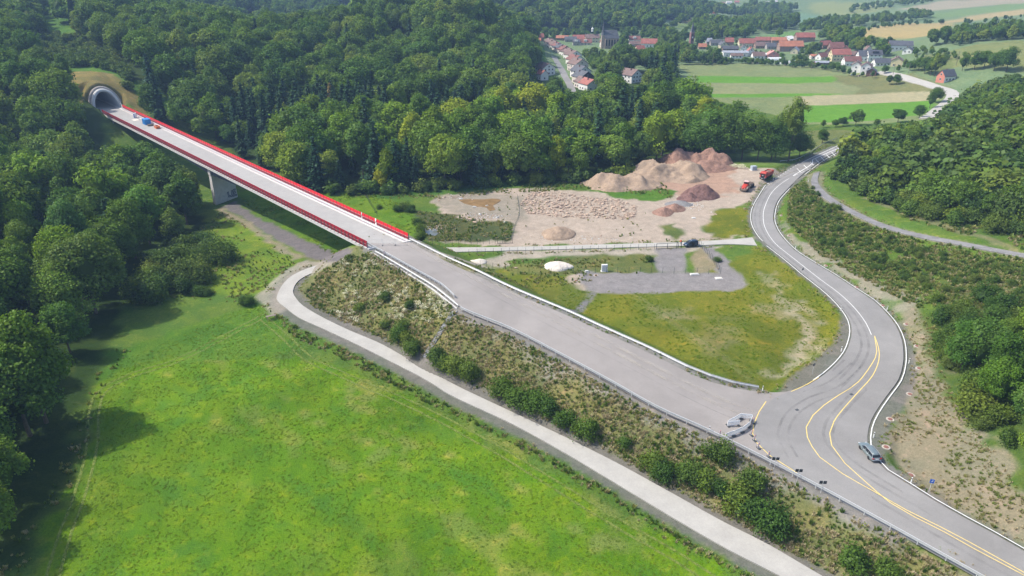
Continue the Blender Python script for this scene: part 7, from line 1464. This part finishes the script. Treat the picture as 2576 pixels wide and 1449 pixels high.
def gate(a, b_, label, h=2.0):
    root = empty("yard_gate", a, rot_to(a, b_), label, "gate"); L = math.dist(a[:2], b_[:2])
    for x in (0, L / 2, L): m = MB(); m.box((x, 0, h / 2), (.12, .12, h)); m.build("gate_post", M['darksteel'], root)
    for z in (.15, h - .1):
        m = MB(); m.box((L / 2, 0, z), (L, .08, .1)); m.build("gate_rail", M['darksteel'], root)
gate(at(1252, 613), at(1289, 612), "black framed double gate at the fence corner near the marsh"); gate(at(1651, 627), at(1706, 624), "wide gate opening in the fence at the gravel strip near the van", 1.9)
for x, y, lb in [(1702, 625, "dark gate post left of the person"), (1713, 624, "dark gate post in front of the person")]: m = MB(); m.box((0, 0, 1.1), (.16, .16, 2.4)); tag(m.build("gate_pillar", M['darksteel'], loc=at(x, y)), lb, "post")
# temporary fence across the bridge end
f0, f1 = BRp(1.5, 1.7), BRp(-3.5, BW(0) - 2.6); M['thin'] = M['steel']
for k in range(3):
    a = [f0[i] + (f1[i] - f0[i]) * k / 3 for i in range(3)]; b_ = [f0[i] + (f1[i] - f0[i]) * (k + .97) / 3 for i in range(3)]; a[2] = b_[2] = Z_NEAR; L = math.dist(a[:2], b_[:2]); root = empty("site_fence_panel", tuple(a), rot_to(a, b_), ["left panel of the thin temporary fence across the bridge end", "middle panel of the thin temporary fence across the bridge end", "right panel of the thin temporary fence across the bridge end"][k], "fence", "temporary fence panels")
    m = MB()
    for x in (0, L): m.tube((x, 0, .1), (x, 0, 2.0), .022, .022, 6)
    for z in (.15, 2.0): m.tube((0, 0, z), (L, 0, z), .022, .022, 6)
    m.build("frame", M['steel'], root); m = MB()
    for x in np.linspace(.2, L - .2, 14): m.tube((x, 0, .15), (x, 0, 2.0), .004, .004, 3, False)
    m.build("mesh_wires", M['steel'], root)["kind"] = "stuff"
    m = MB(); m.box((0, 0, .07), (.25, .7, .13)); m.build("foot", M['darksteel'], root)
# things on the deck
def on_deck(u, v, h=0.0): return BRp(u, v, h)
ang = rot_to(BRp(0, 0), BRp(BL, 0))
def deck_uv(x, y):
    p = G(x, y, Z_FAR - .4); d = np.array(p[:2]) - mid0[:2]; u = d @ bd; v = d @ bn + BW(u) / 2; return u, v
u, v = deck_uv(377, 313); M['blue'] = wornmat("blue_container_paint", (.03, .22, .52), .5, .08)
root = empty("site_container", on_deck(u, v), ang, "bright blue site container standing on the far part of the bridge deck", "container"); m = MB(); m.box((0, 0, 1.3), (4.2, 2.6, 2.6)); m.build("shell", M['blue'], root, bevel=.04)
rb = MB().box((0, 0, 0), (.06, .05, 2.3)).mesh("rib", M['blue'])
for k in range(11):
    for s_ in (-1, 1): share("rib", rb, root, (-1.9 + k * .38, s_ * 1.32, 1.3))
m = MB(); m.box((-2.12, 0, 1.3), (.05, 2.3, 2.3)); m.build("door", M['blue'], root)
root = empty("timber_stack", on_deck(u - 4.6, v - .1), ang + .1, "small stack of grey squared timber in front of the blue container", "timber stack"); tb = MB().box((0, 0, 0), (.16, 2.4, .16)).mesh("timber", M['wood'])
for k in range(18): share("timber", tb, root, (-.8 + (k % 6) * .3, .1 * math.sin(k), .12 + (k // 6) * .27), .04 * math.sin(k * 3))
u, v = deck_uv(403, 323); M['orange'] = wornmat("orange_skip_paint", (.70, .17, .04), .5, .1)
root = empty("orange_skip", on_deck(u, v), ang, "open orange steel skip near the far end of the bridge deck", "skip"); m = MB()
b4 = [(-1.2, -.8, .1), (1.2, -.8, .1), (1.2, .8, .1), (-1.2, .8, .1)]; t4 = [(-1.5, -.95, 1.15), (1.5, -.95, 1.15), (1.5, .95, 1.15), (-1.5, .95, 1.15)]; m.add(b4 + t4, [(3, 2, 1, 0)] + [(i, (i + 1) % 4, (i + 1) % 4 + 4, i + 4) for i in range(4)]); m.build("hopper", M['orange'], root)
m = MB(); [m.box(c, d) for c, d in (((0, -.95, 1.17), (3.1, .1, .08)), ((0, .95, 1.17), (3.1, .1, .08)), ((-1.5, 0, 1.17), (.1, 1.9, .08)), ((1.5, 0, 1.17), (.1, 1.9, .08)))]; m.build("rim", M['orange'], root); m = MB(); m.box((0, 0, .75), (2.6, 1.6, .1)); m.build("filling", M['tan'], root)
u, v = deck_uv(351, 298); root = empty("portable_toilet", on_deck(u, v), ang, "white and dark blue portable toilet cabin on the bridge deck", "portable toilet"); m = MB(); m.box((0, 0, 1.1), (1.15, 1.15, 2.1)); m.build("cabin", M['blue'] if 0 else wornmat("navy_plastic", (.03, .06, .25), .5), root, bevel=.03); m = MB(); m.box((-.59, 0, 1.1), (.04, .8, 1.85)); m.build("door", M['white'], root); m = MB(); m.box((0, 0, 2.2), (1.25, 1.25, .16)); m.build("roof", M['white'], root, bevel=.05); m = MB(); m.box((0, -.585, 1.35), (.9, .04, 1.4)); m.build("side_panel", M['white'], root)
m = MB(); m.box((0, 0, .02), (4.5, 2.6, .03)); struct(m.build("pale_floor_patch", M['palesand'], loc=on_deck(u - 4, v - 2.4, .02), rz=ang))
# feeding rack in the meadow corner
p = at(683, 803); root = empty("hay_rack", p, .5, "small grey wooden rack with slatted roof standing in the grass by the track", "hay rack"); sl_ = MB().box((0, 0, 0), (2.4, .16, .05)).mesh("slat", M['wood'])
for k in range(8): share("slat", sl_, root, (0, -.8 + k * .22, 1.25 - .06 * k))
for x, y in ((-1, -.75), (1, -.75), (-1, .75), (1, .75)): m = MB(); m.tube((x, y, -.2), (x, y, 1.22 - .25 * (y > 0)), .06, .06, 6); m.build("leg", M['wood'], root)
for s_ in (-1, 1): m = MB(); m.tube((s_, -.75, .1), (s_, .75, .95), .04, .04, 5); m.build("brace", M['wood'], root)
# rails below the bridge
ra, rb_ = G(440, 435, -.6), G(500, 405, -.6); L = 34; root = empty("railway_track", (ra[0], ra[1], float(terr(ra[0], ra[1])) + .1), rot_to(ra, rb_), "short visible piece of rusty railway track under the bridge", "railway track"); slp = MB().box((0, 0, 0), (.26, 2.5, .16)).mesh("sleeper", M['wood'])
for k in range(50): share("sleeper", slp, root, (-5 + k * .65, 0, .05))
for s_ in (-1, 1): m = MB(); m.box((L / 2 - 6, s_ * .72, .2), (L, .07, .15)); m.build("rail", M['manhole'], root)

# ------------------------------------------------------------------ heaps, stones, ponds
def heap(px, py, w, d, h, mat, label, peaks=1, seed=0, rz=0.0, n=52, sharp=1.0):
    p = at(px, py); r = np.random.RandomState(seed); V = []; F = []
    sd_ = seed * 7.3; hl = w * .20 * (peaks > 1); pr = [1, .8 + .2 * r.rand(), .85 + .15 * r.rand()]
    for i in range(n):
        for j in range(n):
            u = (i / (n - 1) - .5) * w * 1.1; v = (j / (n - 1) - .5) * d * 1.1; e = math.hypot(u / (w / 2), v / (d / 2)); z = 0
            wu = u + 1.6 * mnoise.noise(Vector((u * .16 + sd_, v * .16, 1))) * w / 15; wv = v + 1.6 * mnoise.noise(Vector((u * .16, v * .16 + sd_, 5))) * w / 15
            cu = max(-hl, min(hl, wu)); q = math.hypot((wu - cu) / (w / 2 - hl), wv / (d / 2)); ph = pr[0] - (.30 * math.cos(cu / max(hl, .1) * 1.57) + .12 * (cu > 0)) * (peaks > 1)
            z = h * ph * max(0, 1 - (q * q + .012) ** .5 * (1.0 + .05 * q)) ** sharp
            nz = mnoise.noise(Vector((u * .35 + sd_, v * .35, 0))) * .9 + .5 * mnoise.noise(Vector((u * 1.1, v * 1.1 + sd_, 0))) + .5 * mnoise.noise(Vector((u * 2.4, v * 2.4, sd_))); gul = .5 * abs(mnoise.noise(Vector((math.atan2(v, u) * 3 + sd_, .3, 0))))
            z += nz * .13 * h * min(1, z / h * 3) - gul * h * .22 * min(1, z * 2 / h) * (1 - min(1, z / h)); z = z if e < 1.05 else -.3
            X = p[0] + math.cos(rz) * u - math.sin(rz) * v; Y = p[1] + math.sin(rz) * u + math.cos(rz) * v; V.append((X - p[0], Y - p[1], max(z, -.25) + float(terr(X, Y)) - p[2] + (.02 if z > .05 else -.2)))
    F = [(i * n + j, (i + 1) * n + j, (i + 1) * n + j + 1, i * n + j + 1) for i in range(n - 1) for j in range(n - 1)]
    o = mesh_obj("soil_heap", V, F, mat, None, True); o.location = p; return tag(o, label, "soil heap", "heaps of soil on the building site")
heap(1562, 464, 32, 20, 5.6, M['tan'], "pale brown twin peaked soil heap at the left end of the row", 2, 3, sharp=1.05); heap(1676, 440, 37, 28, 7.2, M['tan'], "largest pale brown soil heap in the middle of the row", 2, 5, sharp=1.05); heap(1745, 415, 34, 28, 8.6, M['redsoil'], "tall red brown soil heap at the back of the row", 2, 8)
heap(1780, 425, 26, 16, 4.4, M['redsoil'], "low red brown spur in front of the tall red heap", 1, 9); heap(1762, 492, 16, 13, 5.2, M['darksoil'], "dark red brown pointed soil heap right of the rubble field", 1, 12); heap(1735, 500, 11, 9, 2.8, M['darksoil'], "low dark soil heap beside the pointed dark one", 1, 13)
heap(1668, 535, 8.5, 9, 2.0, M['redsoil'], "small pinkish soil heap left part of the pair below the rubble", 1, 15); heap(1695, 525, 9, 9, 2.2, M['redsoil'], "small pinkish soil heap right part of the pair below the rubble", 1, 16); heap(1708, 514, 11, 7, 1.6, M['gravel'], "low grey gravel heap behind the small pinkish heaps", 1, 17)
heap(1404, 588, 12, 13, 2.2, M['tan'], "low round tan mound above the access road", 1, 19, sharp=.7); heap(1405, 672, 9.5, 6.5, 1.7, M['palesand'], "large white gravel heap in the fenced ditch", 1, 21, sharp=.6); heap(1203, 660, 5.5, 4.0, 1.1, M['palesand'], "small white gravel heap at the left of the yard", 1, 22, sharp=.6)
# rubble field: raised bed with loose blocks
rub = [(1335, 484), (1400, 482), (1480, 496), (1560, 502), (1606, 520), (1592, 552), (1500, 550), (1420, 548), (1330, 540), (1305, 512)]
def rock_mesh(nm, seed, mat):
    bm = bmesh.new(); bmesh.ops.create_icosphere(bm, subdivisions=1, radius=.5); r = np.random.RandomState(seed)
    for v in bm.verts: v.co = Vector((v.co.x * 1.3, v.co.y, v.co.z * .75)) * (.7 + .5 * r.rand())
    me = bpy.data.meshes.new(nm); bm.to_mesh(me); bm.free(); me.materials.append(mat); return me
RK = [rock_mesh("stone", k, M['stone']) for k in range(5)]; RKG = [rock_mesh("stone", 20 + k, M['wall']) for k in range(3)]
heap_root = empty("rubble_field", at(1460, 520), 0, "wide field of broken sandstone rubble behind the access road", "rubble"); hr = Vector(heap_root.location); P4 = [at(*q)[:2] for q in rub]; a4 = np.array(P4); cnt = 0; more = []
while cnt < 1500:
    X = RS.uniform(a4[:, 0].min(), a4[:, 0].max()); Y = RS.uniform(a4[:, 1].min(), a4[:, 1].max())
    if not inpoly(X, Y, P4): continue
    s_ = .35 + 1.0 * RS.rand() ** 3; z = float(terr(X, Y)) + .18 * s_; cnt += 1
    if cnt <= 280: share("stone", RK[cnt % 5], heap_root, (X - hr[0], Y - hr[1], z - hr[2]), RS.rand() * 6.3, (s_ * 1.3, s_ * 1.2, s_))
    else: more.append((X, Y, z, RK[cnt % 5], RS.rand() * 6.3, s_ * .75, s_ * .7, (1, 1, 1)))
for k in range(900):
    cx, cy, rx, ry = [(1200, 545, 60, 10), (1230, 545, 50, 8), (1150, 496, 50, 5), (1740, 520, 45, 10), (1110, 570, 30, 12), (1450, 600, 120, 8)][k % 6]; q = at(cx + RS.randn() * rx * .5, cy + RS.randn() * ry * .5); s_ = .18 + .35 * RS.rand() ** 2; more.append((q[0], q[1], q[2] + .05, (RK + RKG)[k % 8], RS.rand() * 6, s_, s_, (1, 1, 1)))
gn_scatter("rubble", more, "loose small stones scattered over the building site", "rubble")
for k, (x, y, s_) in enumerate([(1187, 553, 2.4), (1178, 548, 1.6), (1195, 560, 1.7), (1118, 497, 1.6), (1105, 505, 1.2), (1160, 501, 1.3), (1207, 540, 1.8), (1193, 521, 1.5), (1250, 548, 1.3), (1270, 560, 1.5), (1225, 518, 1.2), (1188, 503, 1.0), (1298, 675, 1.2), (1806, 676, 1.0), (1800, 540, 1.1)]):
    p = at(x, y); o = share("boulder", (RK + RKG * 2)[k % 11], None, (p[0], p[1], p[2] + .15), k * 1.3, (s_, s_ * .7, s_ * .6)); tag(o, "pale angular boulder lying around the muddy pond" if k < 12 else "pale boulder on the yard side of the site", "boulder", "boulders around the ponds")
def pond(px, col, name, lift=.05, rough=.06):
    P = catmull([at(x, y) for x, y in px + [px[0]]], 1.5)[:-1]; z = float(np.min(P[:, 2])) + lift; m, nt, b = nodes(name + "_water"); b.inputs["Base Color"].default_value = (*col, 1); b.inputs["Roughness"].default_value = rough; gp = nt.nodes.new("ShaderNodeNewGeometry").outputs["Position"]; n_ = tex(nt, .35, 4, .6, gp)
    nt.links.new(mix(nt, col, ramp(nt, n_.outputs[0], [(.35, g3(.75)), (.65, g3(1.2))]).outputs[0], 1, 'MULTIPLY'), b.inputs["Base Color"]); n2 = tex(nt, 4, 2, .5, gp); bump(nt, n2.outputs[0], .15, .01, b)
    return struct(sheet(name, [(p[0], p[1]) for p in P], m, lambda x, y: terr(x, y) + .09, 0, 1.2, .3))
pond([(1154, 503), (1180, 501), (1210, 502), (1240, 500), (1260, 503), (1250, 512), (1240, 517), (1246, 528), (1232, 531), (1222, 522), (1200, 520), (1175, 514), (1160, 508)], (.26, .17, .085), "muddy_pond"); pond([(1066, 574), (1078, 569), (1090, 575), (1100, 579), (1103, 588), (1094, 594), (1078, 590), (1068, 585)], (.12, .13, .12), "marsh_pool", rough=.04)

# ------------------------------------------------------------------ herbs, grass and gravel: too many to count
def inpoly_v(X, Y, P):
    c = np.zeros(X.shape, bool)
    for k in range(len(P)):
        p, q = P[k], P[(k + 1) % len(P)]
        c ^= ((p[1] > Y) != (q[1] > Y)) & (X < (q[0] - p[0]) * (Y - p[1]) / (q[1] - p[1] + 1e-12) + p[0])
    return c
def rdv(X, Y):
    i = np.clip(np.searchsorted(GX, X), 0, len(GX) - 1); j = np.clip(np.searchsorted(GY, Y), 0, len(GY) - 1); return RD[j, i]
def spread(poly, dens, clump=0.0, cs=6.0, seed=0, margin=.5, world=False, thr=0.0):
    P = [(p[0], p[1]) if world else at(*p)[:2] for p in poly]; a = np.array(P); r = np.random.RandomState(seed + 3); x0, y0 = a.min(0); x1, y1 = a.max(0); n = int((x1 - x0) * (y1 - y0) * dens)
    X = r.uniform(x0, x1, n); Y = r.uniform(y0, y1, n); m = inpoly_v(X, Y, P) & (rdv(X, Y) > margin)
    if clump: m &= (vnoise(X, Y, cs, seed) * .6 + vnoise(X, Y, cs / 3, seed + 1) * .4) > thr + (r.rand(n) - .5) * (1 - clump)
    d = vnoise(X, Y, cs, seed) ; return X[m], Y[m]
class Many:
    def __init__(s): s.rows = []
    def add(s, XY, meshes, lo, hi, seed=0, flat=1.0, colour=(1, 1, 1)):
        X, Y = XY; r = np.random.RandomState(seed + 77); n = len(X); Z = terr(X, Y); k = r.randint(0, len(meshes), n); sc = lo + (hi - lo) * r.rand(n) ** 1.5; rz = r.rand(n) * 6.28
        s.rows.append((X, Y, Z, k, sc, rz, meshes, flat, colour)); return s
    def build(s, name, label, cat):
        names = {}; meshes = []; cols = []; Xs = []; I = []; SC = []; RZ = []
        for X, Y, Z, k, sc, rz, ms, flat, colour in s.rows:
            mp = []
            for me in ms:
                kk = (me.name, colour)
                if kk not in names: names[kk] = len(meshes); meshes.append((me, colour))
                mp.append(names[kk])
            Xs.append(np.stack([X, Y, Z], 1)); I.append(np.array(mp)[k] if len(X) else np.zeros(0, int)); SC.append(np.stack([sc, sc, sc * flat], 1)); RZ.append(rz)
        co = np.concatenate(Xs).astype(np.float32); n = len(co); print(name, n)
        coll = bpy.data.collections.new(name + "_kinds")
        for i, (me, c) in enumerate(meshes): o = bpy.data.objects.new("%03d_%s" % (i, name), me); o.color = (*c, 1); coll.objects.link(o)
        pm = bpy.data.meshes.new(name); pm.vertices.add(n); pm.vertices.foreach_set("co", co.ravel())
        a = pm.attributes.new("idx", 'INT', 'POINT'); a.data.foreach_set("value", np.concatenate(I).astype(np.int32)); a = pm.attributes.new("rz", 'FLOAT', 'POINT'); a.data.foreach_set("value", np.concatenate(RZ).astype(np.float32)); a = pm.attributes.new("sc", 'FLOAT_VECTOR', 'POINT'); a.data.foreach_set("vector", np.concatenate(SC).astype(np.float32).ravel())
        o = bpy.data.objects.new(name, pm); COL.objects.link(o); src = bpy.data.node_groups["rubble"].copy(); src.name = name
        for nd in src.nodes:
            if nd.type == 'COLLECTION_INFO': nd.inputs["Collection"].default_value = coll
        md = o.modifiers.new("scatter", 'NODES'); md.node_group = src; return tag(o, label, cat, None, "stuff")
HERB = [tuft_mesh("herb", 22, .75, .45, .075, MW, .5), tuft_mesh("herb", 18, .55, .5, .09, MW, .7), tuft_mesh("herb", 16, .95, .3, .06, MBU, .45)]
TALL = [tuft_mesh("herb", 20, 1.0, .35, .06, MBU, .3)]
DRYT = [tuft_mesh("stalks", 16, .6, .4, .045, MST, .5)]
GRS = [tuft_mesh("grass_tuft", 16, .26, .42, .05, MG, .8), tuft_mesh("grass_tuft", 14, .20, .5, .06, MG, .9)]
def umbel(seed):
    r = np.random.RandomState(seed); L = Leaves(); n = 26; P = np.c_[r.randn(n, 2) * .32, .6 + .25 * r.rand(n)]; Nn = np.tile([0, 0, 1.0], (n, 1)) + .3 * r.randn(n, 3); Nn /= np.linalg.norm(Nn, axis=1)[:, None]; L.quads(P, Nn, np.full(n, .09), np.ones((n, 3))); return L.mesh("umbels", [MWF])
UMB = [umbel(1), umbel(2)]
emb = [(765, 735), (800, 690), (870, 645), (940, 640), (1040, 700), (1149, 778), (1288, 842), (1500, 952), (1780, 1098), (2060, 1245), (2400, 1430), (2460, 1500), (2200, 1500), (1932, 1360), (1555, 1156), (1288, 1026), (1044, 905), (877, 822), (790, 780)]
H = Many()
H.add(spread(emb, 3.4, .4, 7, 1, .8, thr=-.3), HERB, .3, .85, 1, colour=(1.15, 1.08, .9)); H.add(spread(emb, 1.0, .7, 4, 2, .8, thr=.15), HERB[2:] + TALL, .4, 1.05, 2, colour=(1.9, 1.7, 1.2)); H.add(spread(emb, 2.4, .4, 6, 3, .6, thr=-.2), DRYT, .5, 1.1, 3)
nose = [(765, 735), (800, 690), (870, 645), (940, 640), (1040, 700), (1149, 778), (1090, 840), (1000, 830), (850, 800)]
H.add(spread(nose, 1.1, .8, 5, 8, .6, thr=.12), UMB, .6, 1.2, 8); H.add(spread([(1380, 920), (1480, 960), (1520, 1010), (1400, 960)], .8, .8, 4, 9, .6, thr=.1), UMB, .8, 1.4, 9)
hedge = [(690, 790), (760, 795), (900, 880), (1040, 955), (1288, 1080), (1500, 1195), (1700, 1312), (1932, 1445), (1985, 1500), (1930, 1500), (1680, 1345), (1500, 1240), (1288, 1115), (1020, 985), (850, 900), (740, 850)]
H.add(spread(hedge, 2.2, .5, 5, 11, .9, thr=-.2), HERB, .4, 1.1, 11, colour=(.8, 1.05, .8)); H.add(spread(hedge, .8, .7, 6, 12, .9, thr=.1), TALL, .5, 1.0, 12, colour=(1.3, 1.3, 1))
H.add(spread([(700, 785), (760, 795), (900, 870), (980, 920), (960, 950), (860, 900), (740, 840)], 1.4, .5, 5, 14, .9), HERB + BSH[:1], .4, .95, 14, colour=(.75, .95, .85))
H.add(spread([(560, 530), (700, 620), (745, 660), (690, 710), (600, 760), (430, 750), (380, 700), (470, 600)], .7, .6, 8, 15, .8), HERB, .4, 1.0, 15, colour=(.9, 1.1, .7))
H.add(spread([(1985, 470), (2046, 450), (2100, 510), (2300, 590), (3000, 735), (3000, 1000), (2480, 900), (2320, 780), (2200, 720), (2060, 640), (1980, 560)], 2.6, .3, 9, 16, .8, thr=-.4), HERB, .5, 1.3, 16, colour=(1.05, 1.25, .85))
H.add(spread([(2290, 560), (2600, 640), (2600, 560), (2300, 500)], .8, .5, 9, 17, .8), HERB, .6, 1.6, 17)
H.add(spread([(2330, 800), (2400, 760), (2600, 880), (2600, 1000), (2480, 980), (2380, 900)], .8, .5, 7, 18, .8), HERB, .6, 1.4, 18, colour=(.8, 1, .8))
bare = [(2300, 770), (2340, 830), (2400, 1000), (2470, 1100), (2560, 1230), (3050, 1590), (3050, 1660), (2430, 1310), (2290, 1220), (2215, 1150), (2225, 1060), (2290, 960), (2300, 880)]
H.add(spread(bare, 2.0, .6, 5, 19, 1.6, thr=-.1), HERB[:2], .25, .75, 19, colour=(1.0, 1.0, .9)); H.add(spread(bare, .8, .5, 5, 20, 1.4), DRYT, .4, .8, 20)
H.add(spread([(1050, 530), (1150, 545), (1290, 560), (1285, 606), (1090, 608), (1055, 590)], 1.3, .6, 5, 21, .8), HERB, .5, 1.2, 21, colour=(.8, .85, .8)); H.add(spread([(1290, 655), (1640, 645), (1650, 682), (1200, 688), (1110, 655)], 1.0, .6, 5, 22, .6), HERB, .4, .9, 22)
H.add(spread([(1100, 490), (1480, 452), (1660, 440), (1690, 500), (1480, 475), (1100, 500), (950, 500), (830, 490)], .8, .6, 6, 23, .6), HERB, .5, 1.2, 23, colour=(.8, 1.1, .8)); H.add(spread([(1100, 560), (1300, 480), (1650, 540), (1700, 610), (1100, 610)], .12, .6, 8, 24, .6, thr=.2), HERB, .4, .9, 24)
H.add(spread([(1825, 415), (1870, 420), (1880, 428), (1840, 424)], 2.0, 0, 5, 25, .3), UMB, 1.0, 1.6, 25)
H.add(spread([(-100, 1500), (120, 1250), (200, 1060), (230, 960), (290, 870), (330, 880), (270, 960), (240, 1060), (150, 1300), (20, 1500)], .8, .6, 5, 26, .6), HERB, .4, 1.0, 26, colour=(.7, .95, .7))
def fringe(poly, dens, lo, hi, seed):
    P = [at(*p)[:2] for p in poly]; a = np.array(P); r = np.random.RandomState(seed); x0, y0 = a.min(0); x1, y1 = a.max(0); n = int((x1 - x0) * (y1 - y0) * dens); X = r.uniform(x0, x1, n); Y = r.uniform(y0, y1, n); d = rdv(X, Y)
    m = inpoly_v(X, Y, P) & (d > lo) & (d < hi) & (vnoise(X, Y, 3, seed) > -.2 + .6 * r.rand(n)); return X[m], Y[m]
big = [(700, 600), (1100, 600), (1900, 400), (2200, 340), (2350, 900), (2600, 1300), (3100, 1640), (3000, 1800), (2000, 1600), (600, 900)]
H.add(fringe(big, 1.6, .35, 2.4, 61), GRS + DRYT, .5, 1.1, 61, colour=(1.1, 1, .9)); H.add(fringe(big, .6, .9, 2.6, 62), HERB, .3, .7, 62)
H.build("wild_herbs", "rough weeds, tall herbs and pale flower heads on embankments, verges and banks", "weeds")
Gs = Many(); mead = [(-200, 1700), (130, 1449), (235, 1000), (300, 910), (640, 760), (700, 800), (860, 905), (1040, 985), (1288, 1110), (1500, 1225), (1700, 1340), (1990, 1510), (2100, 1700)]
Gs.add(spread(mead, 2.6, .35, 5, 31, .8, thr=-.25), GRS, .28, .6, 31, colour=(1.05, 1.05, 1))
inner = [(1290, 695), (1480, 735), (1880, 730), (1900, 625), (2020, 705), (2085, 760), (2120, 830), (2110, 890), (2060, 935), (1900, 972), (1700, 900), (1430, 775)]
Gs.add(spread(inner, 1.1, .5, 7, 34, 1.5, thr=-.1), GRS, .5, 1.0, 34, colour=(1.15, .95, .8)); Gs.add(spread([(600, 500), (900, 480), (1040, 520), (1040, 580), (890, 620), (760, 600)], .8, .4, 7, 35, .8), GRS, .7, 1.5, 35, colour=(1, 1.05, .9))
Gs.build("meadow_grass", "mown bright green meadow grass with paler dry streaks", "grass")
# wheel tracks in the grass
mt, nt, b = nodes("worn_grass_track"); mt_a = 1; gp = nt.nodes.new("ShaderNodeNewGeometry").outputs["Position"]; n_ = tex(nt, 1.6, 3, .7, gp)
nt.links.new(ramp(nt, n_.outputs[0], [(.35, (.12, .19, .02)), (.65, (.19, .225, .045))]).outputs[0], b.inputs["Base Color"]); b.inputs["Roughness"].default_value = .95; nt.links.new(ramp(nt, n_.outputs[0], [(.3, g3(.1)), (.55, g3(.7))]).outputs[0], b.inputs["Alpha"])
def wheeltrack(px, lb, gap=1.8, wdt=.5):
    P = catmull([at(x, y) for x, y in px], 1.2); 
    for k, sgn in enumerate((-1, 1)):
        Q = offset(P, sgn * gap / 2); Q[:, 2] = terr(Q[:, 0], Q[:, 1]); V, F = strip_w("", Q, wdt, mt, .05); struct(mesh_obj("wheel_track", V, F, mt))
wheeltrack([(668, 792), (560, 850), (450, 905), (330, 945), (258, 985), (236, 1040), (232, 1120), (205, 1230), (165, 1340), (130, 1460)], "")
wheeltrack([(662, 800), (720, 850), (780, 905), (900, 960), (1080, 1040), (1250, 1130), (1420, 1235), (1560, 1320), (1700, 1400), (1850, 1500)], "")
wheeltrack([(1596, 745), (1680, 800), (1760, 860), (1840, 915), (1900, 955)], "", 2.2, .3)
# ------------------------------------------------------------------ air
hz = MB(); hz.box((0, 2000, 72), (7400, 5300, 186)); hm = bpy.data.materials.new("haze_air"); hm.use_nodes = True; nt = hm.node_tree; nt.nodes.clear(); out = nt.nodes.new("ShaderNodeOutputMaterial"); pv = nt.nodes.new("ShaderNodeVolumePrincipled")
pv.inputs["Color"].default_value = (.36, .54, .85, 1); pv.inputs["Density"].default_value = .00021; pv.inputs["Anisotropy"].default_value = 0.0; nt.links.new(pv.outputs[0], out.inputs["Volume"])
ho = hz.build("haze", hm); ho["kind"] = "stuff"; ho["label"] = "thin bluish haze over the valley"; ho["category"] = "haze"

# ------------------------------------------------------------------ tell look-alikes apart by their place from left to right
bpy.context.view_layer.update(); same = {}
for o in COL.objects:
    if o.parent is None and o.get("label") and o.get("category") and o.get("kind") is None: same.setdefault(o["label"], []).append(o)
ORD = ["leftmost", "second from left", "third from left", "fourth from left", "fifth from left", "sixth from left", "seventh from left", "eighth from left", "ninth from left", "tenth from left", "eleventh from left", "twelfth from left"] + [w + " from left" for w in ("thirteenth", "fourteenth", "fifteenth", "sixteenth", "seventeenth", "eighteenth", "nineteenth", "twentieth")]
for lb, L_ in same.items():
    if 1 < len(L_) <= 20 and len(lb.split()) <= 13:
        L_.sort(key=lambda o: proj(*o.matrix_world.translation)[0])
        for k, o in enumerate(L_): o["label"] = lb + ", " + (ORD[k] if k < len(L_) - 1 else "rightmost of these")
